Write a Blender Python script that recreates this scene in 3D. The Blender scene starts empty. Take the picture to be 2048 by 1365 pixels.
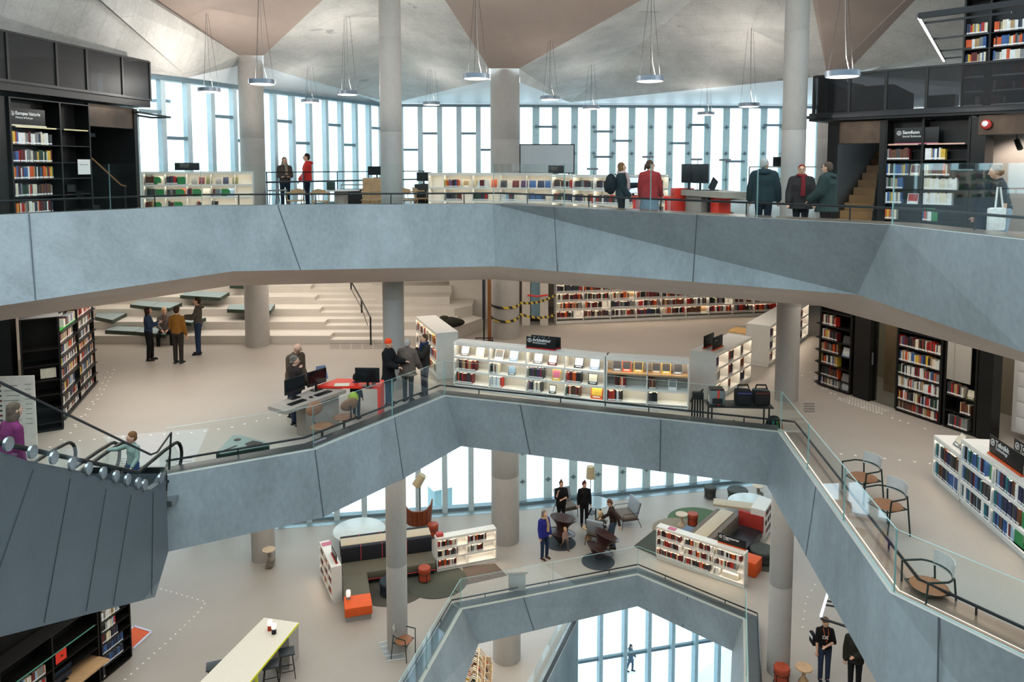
import bpy, bmesh, math, random
from mathutils import Vector as V, Matrix
random.seed(7)
PI = math.pi
sc = bpy.context.scene
col = sc.collection
# ---------------------------------------------------------------- camera model (photo 2048x1365)
F, CX, CY = 1500.0, 1024.0, 448.0
PT = math.radians(4.5)
E = 13.2                      # eye height above the main (lowest wide) floor
Z1, Z2, Z3, Z0 = 0.0, E - 5.92, E - 1.55, E - 17.7
def ray(px, py):
    u = (px - CX) / F; v = (CY - py) / F
    return V((u, math.cos(PT) + v * math.sin(PT), -math.sin(PT) + v * math.cos(PT)))
def gz(px, py, z):            # point of the place seen at a pixel, on the level z
    r = ray(px, py); t = (z - E) / r.z
    return V((r.x * t, r.y * t, z))
def gd(px, py, d):            # ... at the distance d
    r = ray(px, py); t = d / r.y
    return V((r.x * t, d, E + r.z * t))
def gx(px, py, x):            # ... on the plane X = x
    r = ray(px, py); t = x / r.x
    return V((x, r.y * t, E + r.z * t))
cam = bpy.data.cameras.new('camera'); co = bpy.data.objects.new('camera', cam); col.objects.link(co)
cam.sensor_width = 36; cam.lens = F / 2048 * 36
cam.shift_x = 0.0; cam.shift_y = (CY - 682.5) / 2048
cam.clip_end = 500
co.location = (0, 0, E); co.rotation_euler = (PI / 2 - PT, 0, 0)
sc.camera = co
# ---------------------------------------------------------------- materials
def lin(c):
    if isinstance(c, str):
        c = c.lstrip('#'); c = [int(c[i:i + 2], 16) / 255 for i in (0, 2, 4)]
        c = [(x / 12.92 if x <= .04045 else ((x + .055) / 1.055) ** 2.4) for x in c]
    return tuple(c)
_m = {}
def mat(name, c, rough=.55, metal=0.0, var=.08, scale=6.0, bump=0.0, spec=.4, sheen=0):
    if name in _m: return _m[name]
    m = bpy.data.materials.new(name); m.use_nodes = True; n = m.node_tree.nodes; l = m.node_tree.links
    b = n['Principled BSDF']; c = lin(c)
    tc = n.new('ShaderNodeTexCoord'); nz = n.new('ShaderNodeTexNoise'); nz.inputs['Scale'].default_value = scale
    nz.inputs['Detail'].default_value = 3
    l.new(tc.outputs['Object'], nz.inputs['Vector'])
    cr = n.new('ShaderNodeValToRGB'); e = cr.color_ramp.elements
    e[0].position = .3; e[1].position = .7
    e[0].color = [x * (1 - var) for x in c] + [1]; e[1].color = [min(1, x * (1 + var)) for x in c] + [1]
    l.new(nz.outputs['Fac'], cr.inputs['Fac']); l.new(cr.outputs['Color'], b.inputs['Base Color'])
    b.inputs['Roughness'].default_value = rough; b.inputs['Metallic'].default_value = metal
    b.inputs['Specular IOR Level'].default_value = spec
    if bump:
        bp = n.new('ShaderNodeBump'); bp.inputs['Strength'].default_value = bump; bp.inputs['Distance'].default_value = .01
        l.new(nz.outputs['Fac'], bp.inputs['Height']); l.new(bp.outputs['Normal'], b.inputs['Normal'])
    _m[name] = m; return m
def mat_emit(name, c, s):
    if name in _m: return _m[name]
    m = bpy.data.materials.new(name); m.use_nodes = True; n = m.node_tree.nodes; l = m.node_tree.links
    b = n['Principled BSDF']; c = lin(c)
    b.inputs['Base Color'].default_value = (*c, 1); b.inputs['Emission Color'].default_value = (*c, 1)
    nz = n.new('ShaderNodeTexNoise'); nz.inputs['Scale'].default_value = 2
    mr = n.new('ShaderNodeMapRange'); mr.inputs['To Min'].default_value = s * .95; mr.inputs['To Max'].default_value = s * 1.05
    l.new(nz.outputs['Fac'], mr.inputs['Value']); l.new(mr.outputs['Result'], b.inputs['Emission Strength'])
    _m[name] = m; return m
def mat_concrete(name, c, boards=0.0, stain=.0, var=.16):
    if name in _m: return _m[name]
    m = bpy.data.materials.new(name); m.use_nodes = True; n = m.node_tree.nodes; l = m.node_tree.links
    b = n['Principled BSDF']; c = V(lin(c)); b.inputs['Roughness'].default_value = .62; b.inputs['Specular IOR Level'].default_value = .35
    tc = n.new('ShaderNodeTexCoord'); mp = n.new('ShaderNodeMapping'); l.new(tc.outputs['Object'], mp.inputs['Vector'])
    mp.inputs['Scale'].default_value = (1, 1, .55)
    n1 = n.new('ShaderNodeTexNoise'); n1.inputs['Scale'].default_value = .7; n1.inputs['Detail'].default_value = 8; n1.inputs['Roughness'].default_value = .62
    n2 = n.new('ShaderNodeTexNoise'); n2.inputs['Scale'].default_value = 14; n2.inputs['Detail'].default_value = 4
    l.new(mp.outputs['Vector'], n1.inputs['Vector']); l.new(mp.outputs['Vector'], n2.inputs['Vector'])
    ad = n.new('ShaderNodeMath'); ad.operation = 'MULTIPLY_ADD'; ad.inputs[1].default_value = .35
    l.new(n2.outputs['Fac'], ad.inputs[0]); l.new(n1.outputs['Fac'], ad.inputs[2])
    cr = n.new('ShaderNodeValToRGB'); e = cr.color_ramp.elements
    e[0].position = .42; e[1].position = .88
    e[0].color = (*(c * (1 - var)), 1); e[1].color = (*(c * (1 + var)), 1)
    l.new(ad.outputs[0], cr.inputs['Fac']); out = cr.outputs['Color']
    if stain:
        n3 = n.new('ShaderNodeTexNoise'); n3.inputs['Scale'].default_value = .8; n3.inputs['Detail'].default_value = 6; n3.inputs['Distortion'].default_value = .6
        l.new(tc.outputs['Object'], n3.inputs['Vector'])
        r3 = n.new('ShaderNodeValToRGB'); r3.color_ramp.elements[0].position = .665; r3.color_ramp.elements[1].position = .70
        l.new(n3.outputs['Fac'], r3.inputs['Fac'])
        mx = n.new('ShaderNodeMix'); mx.data_type = 'RGBA'; mx.inputs[7].default_value = (*(c * .62), 1)
        ml = n.new('ShaderNodeMath'); ml.operation = 'MULTIPLY'; ml.inputs[1].default_value = stain
        l.new(r3.outputs['Color'], ml.inputs[0]); l.new(ml.outputs[0], mx.inputs[0]); l.new(out, mx.inputs[6]); out = mx.outputs[2]
    if boards:
        br = n.new('ShaderNodeTexBrick'); br.inputs['Scale'].default_value = 1; br.inputs['Mortar Size'].default_value = .008
        br.inputs['Brick Width'].default_value = 2.4; br.inputs['Row Height'].default_value = .6
        br.inputs['Color1'].default_value = (1, 1, 1, 1); br.inputs['Color2'].default_value = (.93, .93, .93, 1); br.inputs['Mortar'].default_value = (.72, .72, .72, 1)
        m2 = n.new('ShaderNodeMapping'); m2.inputs['Rotation'].default_value = (0, 0, boards); l.new(tc.outputs['Object'], m2.inputs['Vector']); l.new(m2.outputs['Vector'], br.inputs['Vector'])
        mx = n.new('ShaderNodeMix'); mx.data_type = 'RGBA'; mx.blend_type = 'MULTIPLY'; mx.inputs[0].default_value = .8
        l.new(out, mx.inputs[6]); l.new(br.outputs['Color'], mx.inputs[7]); out = mx.outputs[2]
    l.new(out, b.inputs['Base Color'])
    bp = n.new('ShaderNodeBump'); bp.inputs['Strength'].default_value = .25; bp.inputs['Distance'].default_value = .01
    l.new(ad.outputs[0], bp.inputs['Height']); l.new(bp.outputs['Normal'], b.inputs['Normal'])
    _m[name] = m; return m
def mat_glass(name, tint='#f4fbfa', refl=1.0, fr=1.45):
    if name in _m: return _m[name]
    m = bpy.data.materials.new(name); m.use_nodes = True; n = m.node_tree.nodes; l = m.node_tree.links
    n.remove(n['Principled BSDF']); o = n['Material Output']
    t = n.new('ShaderNodeBsdfTransparent'); t.inputs['Color'].default_value = (*lin(tint), 1)
    g = n.new('ShaderNodeBsdfGlossy'); g.inputs['Roughness'].default_value = .02; g.inputs['Color'].default_value = (.9, .95, 1, 1)
    fn = n.new('ShaderNodeFresnel'); fn.inputs['IOR'].default_value = fr
    ml = n.new('ShaderNodeMath'); ml.operation = 'MULTIPLY'; ml.inputs[1].default_value = refl
    mx = n.new('ShaderNodeMixShader'); l.new(fn.outputs[0], ml.inputs[0]); l.new(ml.outputs[0], mx.inputs[0])
    l.new(t.outputs[0], mx.inputs[1]); l.new(g.outputs[0], mx.inputs[2]); l.new(mx.outputs[0], o.inputs['Surface'])
    _m[name] = m; return m
def mat_frost(name, c='#ffffff', clear=.35):
    if name in _m: return _m[name]
    m = bpy.data.materials.new(name); m.use_nodes = True; n = m.node_tree.nodes; l = m.node_tree.links
    n.remove(n['Principled BSDF']); o = n['Material Output']
    t = n.new('ShaderNodeBsdfTranslucent'); t.inputs['Color'].default_value = (*lin(c), 1)
    tr = n.new('ShaderNodeBsdfTransparent')
    mx = n.new('ShaderNodeMixShader'); mx.inputs[0].default_value = clear
    l.new(t.outputs[0], mx.inputs[1]); l.new(tr.outputs[0], mx.inputs[2]); l.new(mx.outputs[0], o.inputs['Surface'])
    _m[name] = m; return m
def mat_mesh(name, c, scale=60, open_=.5):
    """fine woven wire: partly see-through sheet"""
    if name in _m: return _m[name]
    m = bpy.data.materials.new(name); m.use_nodes = True; n = m.node_tree.nodes; l = m.node_tree.links
    b = n['Principled BSDF']; b.inputs['Base Color'].default_value = (*lin(c), 1); b.inputs['Metallic'].default_value = .5; b.inputs['Roughness'].default_value = .45
    tc = n.new('ShaderNodeTexCoord'); vo = n.new('ShaderNodeTexVoronoi'); vo.inputs['Scale'].default_value = scale; vo.inputs['Randomness'].default_value = 0
    l.new(tc.outputs['Object'], vo.inputs['Vector'])
    gt = n.new('ShaderNodeMath'); gt.operation = 'GREATER_THAN'; gt.inputs[1].default_value = open_
    l.new(vo.outputs['Distance'], gt.inputs[0])
    sm = n.new('ShaderNodeMapRange'); sm.inputs['To Min'].default_value = .66; sm.inputs['To Max'].default_value = .72; l.new(gt.outputs[0], sm.inputs['Value']); l.new(sm.outputs['Result'], b.inputs['Alpha'])
    _m[name] = m; return m
# ---------------------------------------------------------------- mesh builder
class MB:
    def __init__(s): s.v = []; s.f = []; s.mi = []; s.sm = []; s.cur = 0; s.T = None
    def _add(s, vs, fs, smooth=False):
        b = len(s.v)
        for p in vs:
            p = V(p); s.v.append(s.T @ p if s.T else p)
        for f in fs: s.f.append([b + i for i in f]); s.mi.append(s.cur); s.sm.append(smooth)
        return s
    def poly(s, pts): return s._add(pts, [list(range(len(pts)))])
    def box(s, c, d, rz=0, M=None):
        hx, hy, hz = d[0] / 2, d[1] / 2, d[2] / 2
        vs = [V((x * hx, y * hy, z * hz)) for z in (-1, 1) for y in (-1, 1) for x in (-1, 1)]
        R = M if M else Matrix.Rotation(rz, 3, 'Z')
        vs = [R @ p + V(c) for p in vs]
        return s._add(vs, [(0, 2, 3, 1), (4, 5, 7, 6), (0, 1, 5, 4), (2, 6, 7, 3), (0, 4, 6, 2), (1, 3, 7, 5)])
    def bbox(s, c, d, bv=.01, M=None):           # softly chamfered box
        hx, hy, hz = d[0] / 2, d[1] / 2, d[2] / 2; b = min(bv, hx * .9, hy * .9, hz * .9)
        bm = bmesh.new(); bmesh.ops.create_cube(bm, size=1)
        for w in bm.verts: w.co = V((w.co.x * d[0], w.co.y * d[1], w.co.z * d[2]))
        bmesh.ops.bevel(bm, geom=bm.edges[:] + bm.verts[:], offset=b, segments=2, profile=.6, affect='EDGES')
        bm.verts.index_update()
        vs = [(M @ w.co if M else w.co) + V(c) for w in bm.verts]; fs = [[w.index for w in f.verts] for f in bm.faces]
        bm.free(); return s._add(vs, fs, True)
    def prism(s, pts, z0, z1):                    # polygon in plan
        n = len(pts); vs = [(p[0], p[1], z0) for p in pts] + [(p[0], p[1], z1) for p in pts]
        fs = [list(range(n))[::-1], list(range(n, 2 * n))] + [(i, (i + 1) % n, n + (i + 1) % n, n + i) for i in range(n)]
        return s._add(vs, fs)
    def bar(s, a, b, w=.03, h=None):              # square bar between two points
        a, b = V(a), V(b); d = b - a; L = d.length
        if L < 1e-6: return s
        q = d.to_track_quat('Y', 'Z').to_matrix()
        return s.box((a + b) / 2, (w, L, h or w), M=q)
    def tube(s, pts, r, n=8, cap=True):
        pts = [V(p) for p in pts]; rs = r if isinstance(r, (list, tuple)) else [r] * len(pts)
        vs = []; fs = []
        up = None
        for i, p in enumerate(pts):
            d = (pts[min(i + 1, len(pts) - 1)] - pts[max(i - 1, 0)])
            if d.length < 1e-9: d = V((0, 0, 1))
            d.normalize()
            if up is None: up = V((0, 0, 1)) if abs(d.z) < .9 else V((1, 0, 0))
            x = d.cross(up)
            if x.length < 1e-4: x = d.cross(V((0, 1, 0)))
            x.normalize(); y = x.cross(d).normalized(); up = y
            for k in range(n):
                a = 2 * PI * k / n; vs.append(p + (x * math.cos(a) + y * math.sin(a)) * rs[i])
        for i in range(len(pts) - 1):
            for k in range(n):
                fs.append((i * n + k, (i + 1) * n + k, (i + 1) * n + (k + 1) % n, i * n + (k + 1) % n))
        if cap:
            fs.append(list(range(n))); fs.append([(len(pts) - 1) * n + k for k in range(n)][::-1])
        return s._add(vs, fs, True)
    def lathe(s, prof, c=(0, 0, 0), n=32, sx=1, sy=1):   # profile [(r, z), ...]
        vs = []; fs = []; c = V(c); m = len(prof)
        for (r, z) in prof:
            for k in range(n):
                a = 2 * PI * k / n; vs.append(c + V((r * math.cos(a) * sx, r * math.sin(a) * sy, z)))
        for i in range(m - 1):
            for k in range(n): fs.append((i * n + k, i * n + (k + 1) % n, (i + 1) * n + (k + 1) % n, (i + 1) * n + k))
        if prof[0][0] > 1e-5: fs.append(list(range(n))[::-1])
        if prof[-1][0] > 1e-5: fs.append([(m - 1) * n + k for k in range(n)])
        return s._add(vs, fs, True)
    def cyl(s, c, r, h, n=24): return s.lathe([(r, 0), (r, h)], c, n)
    def ball(s, c, r, n=12, sc_=(1, 1, 1), M=None):
        vs = []; fs = []; m = n // 2 + 1
        for i in range(m):
            t = PI * i / (m - 1)
            for k in range(n):
                a = 2 * PI * k / n; p = V((math.sin(t) * math.cos(a) * r * sc_[0], math.sin(t) * math.sin(a) * r * sc_[1], math.cos(t) * r * sc_[2]))
                vs.append((M @ p if M else p) + V(c))
        for i in range(m - 1):
            for k in range(n): fs.append((i * n + k, (i + 1) * n + k, (i + 1) * n + (k + 1) % n, i * n + (k + 1) % n))
        return s._add(vs, fs, True)
    def slab(s, pts, th):                         # planar polygon in 3D given a thickness along its normal
        pts = [V(p) for p in pts]; nrm = V((0, 0, 0))
        for i in range(len(pts)):
            a, b = pts[i], pts[(i + 1) % len(pts)]; nrm += a.cross(b)
        nrm.normalize(); n = len(pts)
        vs = pts + [p - nrm * th for p in pts]
        return s._add(vs, [list(range(n)), list(range(n, 2 * n))[::-1]] + [(i, n + i, n + (i + 1) % n, (i + 1) % n) for i in range(n)])
    def build(s, name, m, parent=None, loc=None, rz=0):
        me = bpy.data.meshes.new(name); me.from_pydata([tuple(p) for p in s.v], [], s.f)
        for x in (m if isinstance(m, (list, tuple)) else [m]): me.materials.append(x)
        me.polygons.foreach_set('material_index', s.mi); me.polygons.foreach_set('use_smooth', s.sm)
        me.validate(); me.update()
        if any(s.sm):
            bm = bmesh.new(); bm.from_mesh(me); bmesh.ops.remove_doubles(bm, verts=bm.verts, dist=1e-5)
            bmesh.ops.recalc_face_normals(bm, faces=bm.faces)
            for e in bm.edges:
                if len(e.link_faces) == 2 and e.calc_face_angle(0) > .7: e.smooth = False
            bm.to_mesh(me); bm.free()
        else:
            bm = bmesh.new(); bm.from_mesh(me); bmesh.ops.recalc_face_normals(bm, faces=bm.faces); bm.to_mesh(me); bm.free()
        o = bpy.data.objects.new(name, me); col.objects.link(o)
        if parent: o.parent = parent
        if loc is not None: o.location = loc
        o.rotation_euler.z = rz
        return o
def mb(): return MB()
def tag(o, label=None, cat=None, group=None, kind=None):
    if label: o['label'] = label
    if cat: o['category'] = cat
    if group: o['group'] = group
    if kind: o['kind'] = kind
    return o
def thing(name, label, cat, loc=(0, 0, 0), rz=0, group=None):
    o = bpy.data.objects.new(name, None); col.objects.link(o); o.empty_display_size = .2
    o.location = loc; o.rotation_euler.z = rz
    return tag(o, label, cat, group)
def struct(o, label=None): 
    o['kind'] = 'structure'
    if label: o['label'] = label
    return o
def dup(o, loc, rz, label=None, group=None):
    def cp(x, par):
        c = x.copy(); col.objects.link(c)
        if par: c.parent = par
        for ch in list(KIDS.get(x.name, [])) or [k for k in bpy.data.objects if k.parent == x]: cp(ch, c)
        return c
    r = cp(o, None); r.location = loc; r.rotation_euler.z = rz
    if label: r['label'] = label
    if group: r['group'] = group
    return r
KIDS = {}
ORD = ['first', 'second', 'third', 'fourth', 'fifth', 'sixth', 'seventh', 'eighth', 'ninth', 'tenth']
def ordn(i): return ORD[i] if i < 10 else f'{i+1}' + {1: 'st', 2: 'nd', 3: 'rd'}.get((i + 1) % 10 if (i + 1) not in (11, 12, 13) else 0, 'th')
def text(s, size, m, parent, M, name='lettering', ext=.002, align='LEFT', bold=0):
    cu = bpy.data.curves.new(name, 'FONT'); cu.body = s; cu.size = size; cu.extrude = ext; cu.align_x = align; cu.offset = bold
    t = bpy.data.objects.new(name, cu); col.objects.link(t)
    dg = bpy.context.evaluated_depsgraph_get(); me = bpy.data.meshes.new_from_object(t.evaluated_get(dg))
    bpy.data.objects.remove(t); o = bpy.data.objects.new(name, me); col.objects.link(o)
    me.materials.clear(); me.materials.append(m); o.matrix_local = M
    if parent: o.parent = parent; o.matrix_local = M
    return o
def cat_rot(x, y, z):                             # matrix from axes
    m = Matrix.Identity(4)
    for i, a in enumerate((x, y, z)):
        for j in range(3): m[j][i] = a[j]
    return m
# ================================================================ shared materials
CON = mat_concrete('concrete_cool', '#858c8e', var=.26)
CONB = mat_concrete('concrete_column', '#9a958f', var=.12)
CONC = mat_concrete('concrete_board_marked', '#b9b7b2', boards=.5, stain=.85, var=.26)
CONS = mat_concrete('concrete_warm_bounce', '#c2b0a3', var=.1)  # chamfer concrete, with warm bounce from the floor below put into the colour
PLAS = mat('ceiling_plaster', '#a39288', .8, var=.03, scale=3)
SOF = mat('white_soffit', '#dfe5e8', .5, var=.02)
BLK = mat('black_steel', '#191817', .42, .3, var=.25, scale=3)
BLKM = mat('black_paint', '#131313', .5, var=.2)
WHT = mat('white_powder', '#dcdad6', .45, var=.02)
WHTS = mat('white_steel_shelf', '#d9d6cf', .5, var=.03)
LIP = mat_concrete('concrete_lip', '#a9a49c', var=.08)
RAIL = mat('dark_handrail', '#2b2c2e', .35, .6, var=.1)
GLS = mat_glass('balustrade_glass', '#fbfefd', .2)
GEDGE = mat('glass_edge', '#8cb0ad', .25, var=.03, spec=.6)
GLW = mat_glass('window_glass', '#f2f8f8', .5)
MUL = mat('mullion_grey', '#bccdd3', .4, .2, var=.04)
MULD = mat('mullion_dark', '#6d828b', .4, .2, var=.04)
FROST = mat_frost('frosted_glass', '#f4f9fa', .35)
def mat_floor():
    m = bpy.data.materials.new('terrazzo_floor'); m.use_nodes = True; n = m.node_tree.nodes; l = m.node_tree.links
    b = n['Principled BSDF']; b.inputs['Roughness'].default_value = .5; b.inputs['Specular IOR Level'].default_value = .3
    tc = n.new('ShaderNodeTexCoord'); n1 = n.new('ShaderNodeTexNoise'); n1.inputs['Scale'].default_value = .35; n1.inputs['Detail'].default_value = 6
    n2 = n.new('ShaderNodeTexNoise'); n2.inputs['Scale'].default_value = 30
    l.new(tc.outputs['Object'], n1.inputs['Vector']); l.new(tc.outputs['Object'], n2.inputs['Vector'])
    a = n.new('ShaderNodeMath'); a.operation = 'MULTIPLY_ADD'; a.inputs[1].default_value = .3
    l.new(n2.outputs['Fac'], a.inputs[0]); l.new(n1.outputs['Fac'], a.inputs[2])
    cr = n.new('ShaderNodeValToRGB'); e = cr.color_ramp.elements; e[0].position = .35; e[1].position = .95
    e[0].color = (*lin('#968d84'), 1); e[1].color = (*lin('#a69d93'), 1)
    l.new(a.outputs[0], cr.inputs['Fac']); l.new(cr.outputs['Color'], b.inputs['Base Color'])
    return m
FLR = mat_floor()
# ================================================================ slabs and parapets
def lerp(a, b, t): return a + (b - a) * t
def offset_line(pts, d):     # move a polyline sideways in plan (positive: away from the atrium, i.e. to the left of travel left->right = +Y)
    out = []
    for i, p in enumerate(pts):
        ns = []
        if i > 0: e = pts[i] - pts[i - 1]; ns.append(V((-e.y, e.x, 0)).normalized())
        if i < len(pts) - 1: e = pts[i + 1] - pts[i]; ns.append(V((-e.y, e.x, 0)).normalized())
        n = sum(ns, V((0, 0, 0))).normalized(); k = 1 / max(.35, n.dot(ns[0]))
        out.append(p + n * d * k)
    return out
def parapet(label, T, B, C, zfloor, lipw=.22, flw=None):
    """concrete edge beam: outer face T->B, lower chamfer B->C, top lip, inner face down to the floor"""
    I = offset_line(T, lipw)
    mbx = mb(); n = len(T)
    def strip(a, b, mi):
        mbx.cur = mi
        for i in range(len(a) - 1):
            mbx._add([a[i], a[i + 1], b[i + 1]], [(0, 1, 2)]); mbx._add([a[i], b[i + 1], b[i]], [(0, 1, 2)])
    strip(T, B, 0)
    if C: 
        mbx.cur = 1
        strip(B, C, 1)
    strip(I, T, 2)
    FI = offset_line(T, flw or lipw)
    strip([V((p.x, p.y, zfloor)) for p in FI], I, 2)
    return struct(mbx.build('parapet', [CON, CONS, LIP]), label), FI
def G(l, z): return [gz(x, y, z) for x, y in l]
T3 = G([(-420, 449), (0, 430), (405, 412), (985, 408), (1780, 450), (2048, 480), (2300, 508)], E - .98)
B3 = G([(-420, 672), (0, 612), (465, 543), (990, 533), (1715, 590), (2048, 705), (2300, 795)], E - 2.5)
B3[4] = gz(1715, 590, E - 2.36)
C3 = G([(-420, 710), (0, 642), (460, 572), (990, 559), (1640, 612), (2048, 725), (2300, 815)], E - 2.98)
_, I3 = parapet('concrete parapet of the top floor', T3, B3, C3, Z3, .22, .75)
T2 = G([(335, 952), (630, 900), (789, 835), (891, 793), (1556, 865), (1780, 1187), (2048, 1319), (2300, 1443)], E - 5.55)
B2 = G([(333, 1105), (647, 1035), (807, 958), (922, 893), (1533, 971), (1772, 1400), (2048, 1540), (2300, 1670)], E - 6.9)
_, I2 = parapet('concrete parapet of the middle floor', T2, B2, None, Z2)
T1 = G([(770, 1500), (925, 1220), (1275, 1151), (1486, 1240), (1490, 1500)], E - 12.85)
B1 = G([(860, 1560), (957, 1288), (1275, 1213), (1464, 1302), (1455, 1500)], E - 14.1)
_, I1 = parapet('concrete parapet of the lowest opening', T1, B1, None, Z1)
# floors (top faces) and slab undersides (ceilings of the level below)
def floorpoly(name, edge, z, mat_, back, label):
    from mathutils.geometry import tessellate_polygon
    pts = [V((p.x, p.y, z)) for p in edge] + [V((p[0], p[1], z)) for p in back]
    m = mb(); m._add(pts, [tuple(t) for t in tessellate_polygon([pts])])
    return struct(m.build(name, mat_), label)
floorpoly('floor', I3, Z3, FLR, [(26, 9), (26, 33.9), (14.5, 33.9), (-5.7, 32.7), (-14, 15.6), (-26, 14)], 'floor of the top level')
floorpoly('floor', I2, Z2, FLR, [(22, 6), (22, 31.4), (-22, 31.4), (-22, 13.0), (-6.0, 13.3)], 'floor of the middle level')
x1 = [p for p in I1]
m = mb()
m.poly([V((p.x, p.y, 0)) for p in x1] + [V((20, x1[-1].y, 0)), V((20, 32.9, 0)), V((12.5, 31.2, 0)), V((-.6, 28.2, 0)), V((-11.5, 26.5, 0)), V((-20, 25.1, 0)), V((-20, x1[0].y, 0))])
m.poly([V((-20, x1[0].y, 0)), V((-20, 3, 0)), V((x1[0].x, 3, 0)), V((x1[0].x, x1[0].y, 0))])
m.poly([V((20, x1[-1].y, 0)), V((x1[-1].x, x1[-1].y, 0)), V((x1[-1].x, 3, 0)), V((20, 3, 0))])
struct(m.build('floor', FLR), 'floor of the lounge level')
m = mb(); m.poly([(-20, 3, Z0), (-.6, 18, Z0), (2.2, 27.1, Z0), (2.2, 28, Z0), (-20, 28, Z0)])
struct(m.build('floor', FLR), 'floor of the level under the lounge')
WHC = mat('white_ceiling', '#d8d3cc', .8, var=.02)
floorpoly('ceiling', C3, C3[0].z, WHC, [(26, 10), (26, 33), (-26, 33), (-26, 14)], 'ceiling over the middle level')
floorpoly('ceiling', B2, B2[0].z, WHC, [(22, 6), (22, 31.3), (-22, 31.3), (-22, 12.9), (-6, 13)], 'ceiling over the lounge level')
m = mb(); zc = B1[0].z - .01
m.poly([V((p.x, p.y, zc)) for p in B1] + [V((20, B1[-1].y, zc)), V((20, 31, zc)), V((-20, 28.5, zc)), V((-20, B1[0].y, zc))])
struct(m.build('ceiling', WHC), 'ceiling over the lowest level')
# ================================================================ columns
def column(x, y, r, z0, z1, label):
    pr = [(r, 0)]; z = 0
    while z + 2.4 < z1 - z0: z += 2.4; pr += [(r, z - .01), (r - .006, z), (r, z + .01)]
    pr.append((r, z1 - z0))
    return struct(mb().lathe(pr, (0, 0, 0), 48).build('column', CONB, None, (x, y, z0)), label)
def cxy(px, d): p = gd(px, 330, d); return p.x, p.y
cols = [(506, 24.3, .385), (783, 19.6, .28), (1010, 25.5, .49), (1586, 18.6, .285)]
NM = ['wide left', 'slim middle', 'thick middle', 'slim right']
for (px, d, r), nm in zip(cols, NM):
    x, y = cxy(px, d)
    z_top = {506: 3.75, 783: 7.5, 1010: 3.55, 1586: 7.2}[px]
    column(x, y, r, Z3, E + z_top, f'{nm} round concrete column on the top level')
    column(x, y, r, Z2, E - 2.95, f'{nm} round concrete column on the middle level')
    column(x, y, r, Z1, E - 6.85, f'{nm} round concrete column on the lounge level')
x, y = cxy(1013, 25.7); column(x, y, .5, Z0, E - 14.05, 'thick round concrete column on the lowest level')
x, y = cxy(1660, 24.5); column(x, y, .42, Z3, E + 3.2, 'round concrete column behind the right mezzanine')
# ================================================================ folded concrete roof
def facets(lst, name, mt, label):
    m = mb()
    for f in lst:
        pts = [gd(*p) for p in f]
        for i in range(1, len(pts) - 1): m.poly([pts[0], pts[i], pts[i + 1]])
    return struct(m.build(name, mt), label)
AP1 = (798, -143, 17.45); AP2 = (1590, -172, 17.05)
A1, A2, A3, A4 = (478, 111, 23.95), (527, 111, 23.95), (526, 133, 24.6), (480, 131, 24.6)
K1, K2, K3, K4 = (978, 137, 25.0), (1038, 137, 25.0), (1040, 165, 25.9), (978, 160, 25.9)
N1, N2 = (1655, 152, 24.5), (1690, 148, 24.5)
LW0, LW1, LW2 = (376, 155, 22.6), (783, 207, 31.8), (1140, 205, 31.8)
facets([[A1, A2, AP1, (798, -330, 14.5), (-180, -330, 14.5), (10, -200, 16.4)],
        [K1, K2, AP2, (1590, -330, 14.8), (798, -330, 14.5), AP1],
        [N1, N2, (2019, -200, 16.1), (2140, -330, 14.4), (1590, -330, 14.8), AP2]], 'ceiling', PLAS, 'smooth beige underside facets of the folded roof')
facets([[A2, A3, LW1, AP1], [K1, K4, LW1, AP1], [K2, K3, LW2, AP2], [LW2, N1, AP2],
        [A1, A4, LW0, (201, 0, 18.6), (-25, -200, 15.6), (10, -200, 16.4)],
        [LW0, (201, 0, 18.6), (-25, -200, 15.6), (-700, -200, 12), (-700, 40, 13)],
        [N2, (2019, -200, 16.1), (2300, -160, 15), (2200, 40, 18), (1890, 75, 22), (1720, 152, 27)],
        [(1720, 152, 27), (1890, 75, 22), (2200, 40, 18), (2200, 180, 22), (1900, 175, 28)]],
       'ceiling', CONC, 'board-marked concrete facets of the folded roof')
zt = E + 2.6
LF0, LF1 = V((-13.5, 15.6, 0)), V((-5.6, 32.4, 0))          # left facade in plan
RF0, RF1 = V((-5.6, 32.4, 0)), V((14.5, 33.6, 0))
m = mb()
def up(p, z): return V((p.x, p.y, z))
edge = [gd(-700, 40, 13), gd(*LW0), gd(*A4), gd(*A3), gd(*LW1)]
m.poly([up(LF0, zt + .02), edge[0], edge[1], up(lerp(LF0, LF1, .45), zt + .02)])
m.poly([edge[1], edge[2], edge[3], up(lerp(LF0, LF1, .6), zt + .02)])
m.poly([edge[1], up(lerp(LF0, LF1, .6), zt + .02), up(lerp(LF0, LF1, .45), zt + .02)])
m.poly([edge[3], edge[4], up(LF1, zt + .02), up(lerp(LF0, LF1, .6), zt + .02)])
e2 = [gd(*LW1), gd(*K4), gd(*K3), gd(*LW2), gd(*N1), gd(*N2), gd(1720, 152, 27), gd(1900, 175, 28), gd(2200, 180, 22)]
m.poly([e2[0], e2[1], e2[2], e2[3], up(lerp(RF0, RF1, .4), zt + .02), up(RF0, zt + .02)])
m.poly([e2[3], e2[4], up(lerp(RF0, RF1, .9), zt + .02), up(lerp(RF0, RF1, .4), zt + .02)])
m.poly([e2[4], e2[5], e2[6], e2[7], e2[8], V((20, 22, zt)), V((20, 34, zt)), up(RF1, zt + .02), up(lerp(RF0, RF1, .9), zt + .02)])
struct(m.build('ceiling', SOF), 'pale flat soffit strip above the tall windows')
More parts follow.
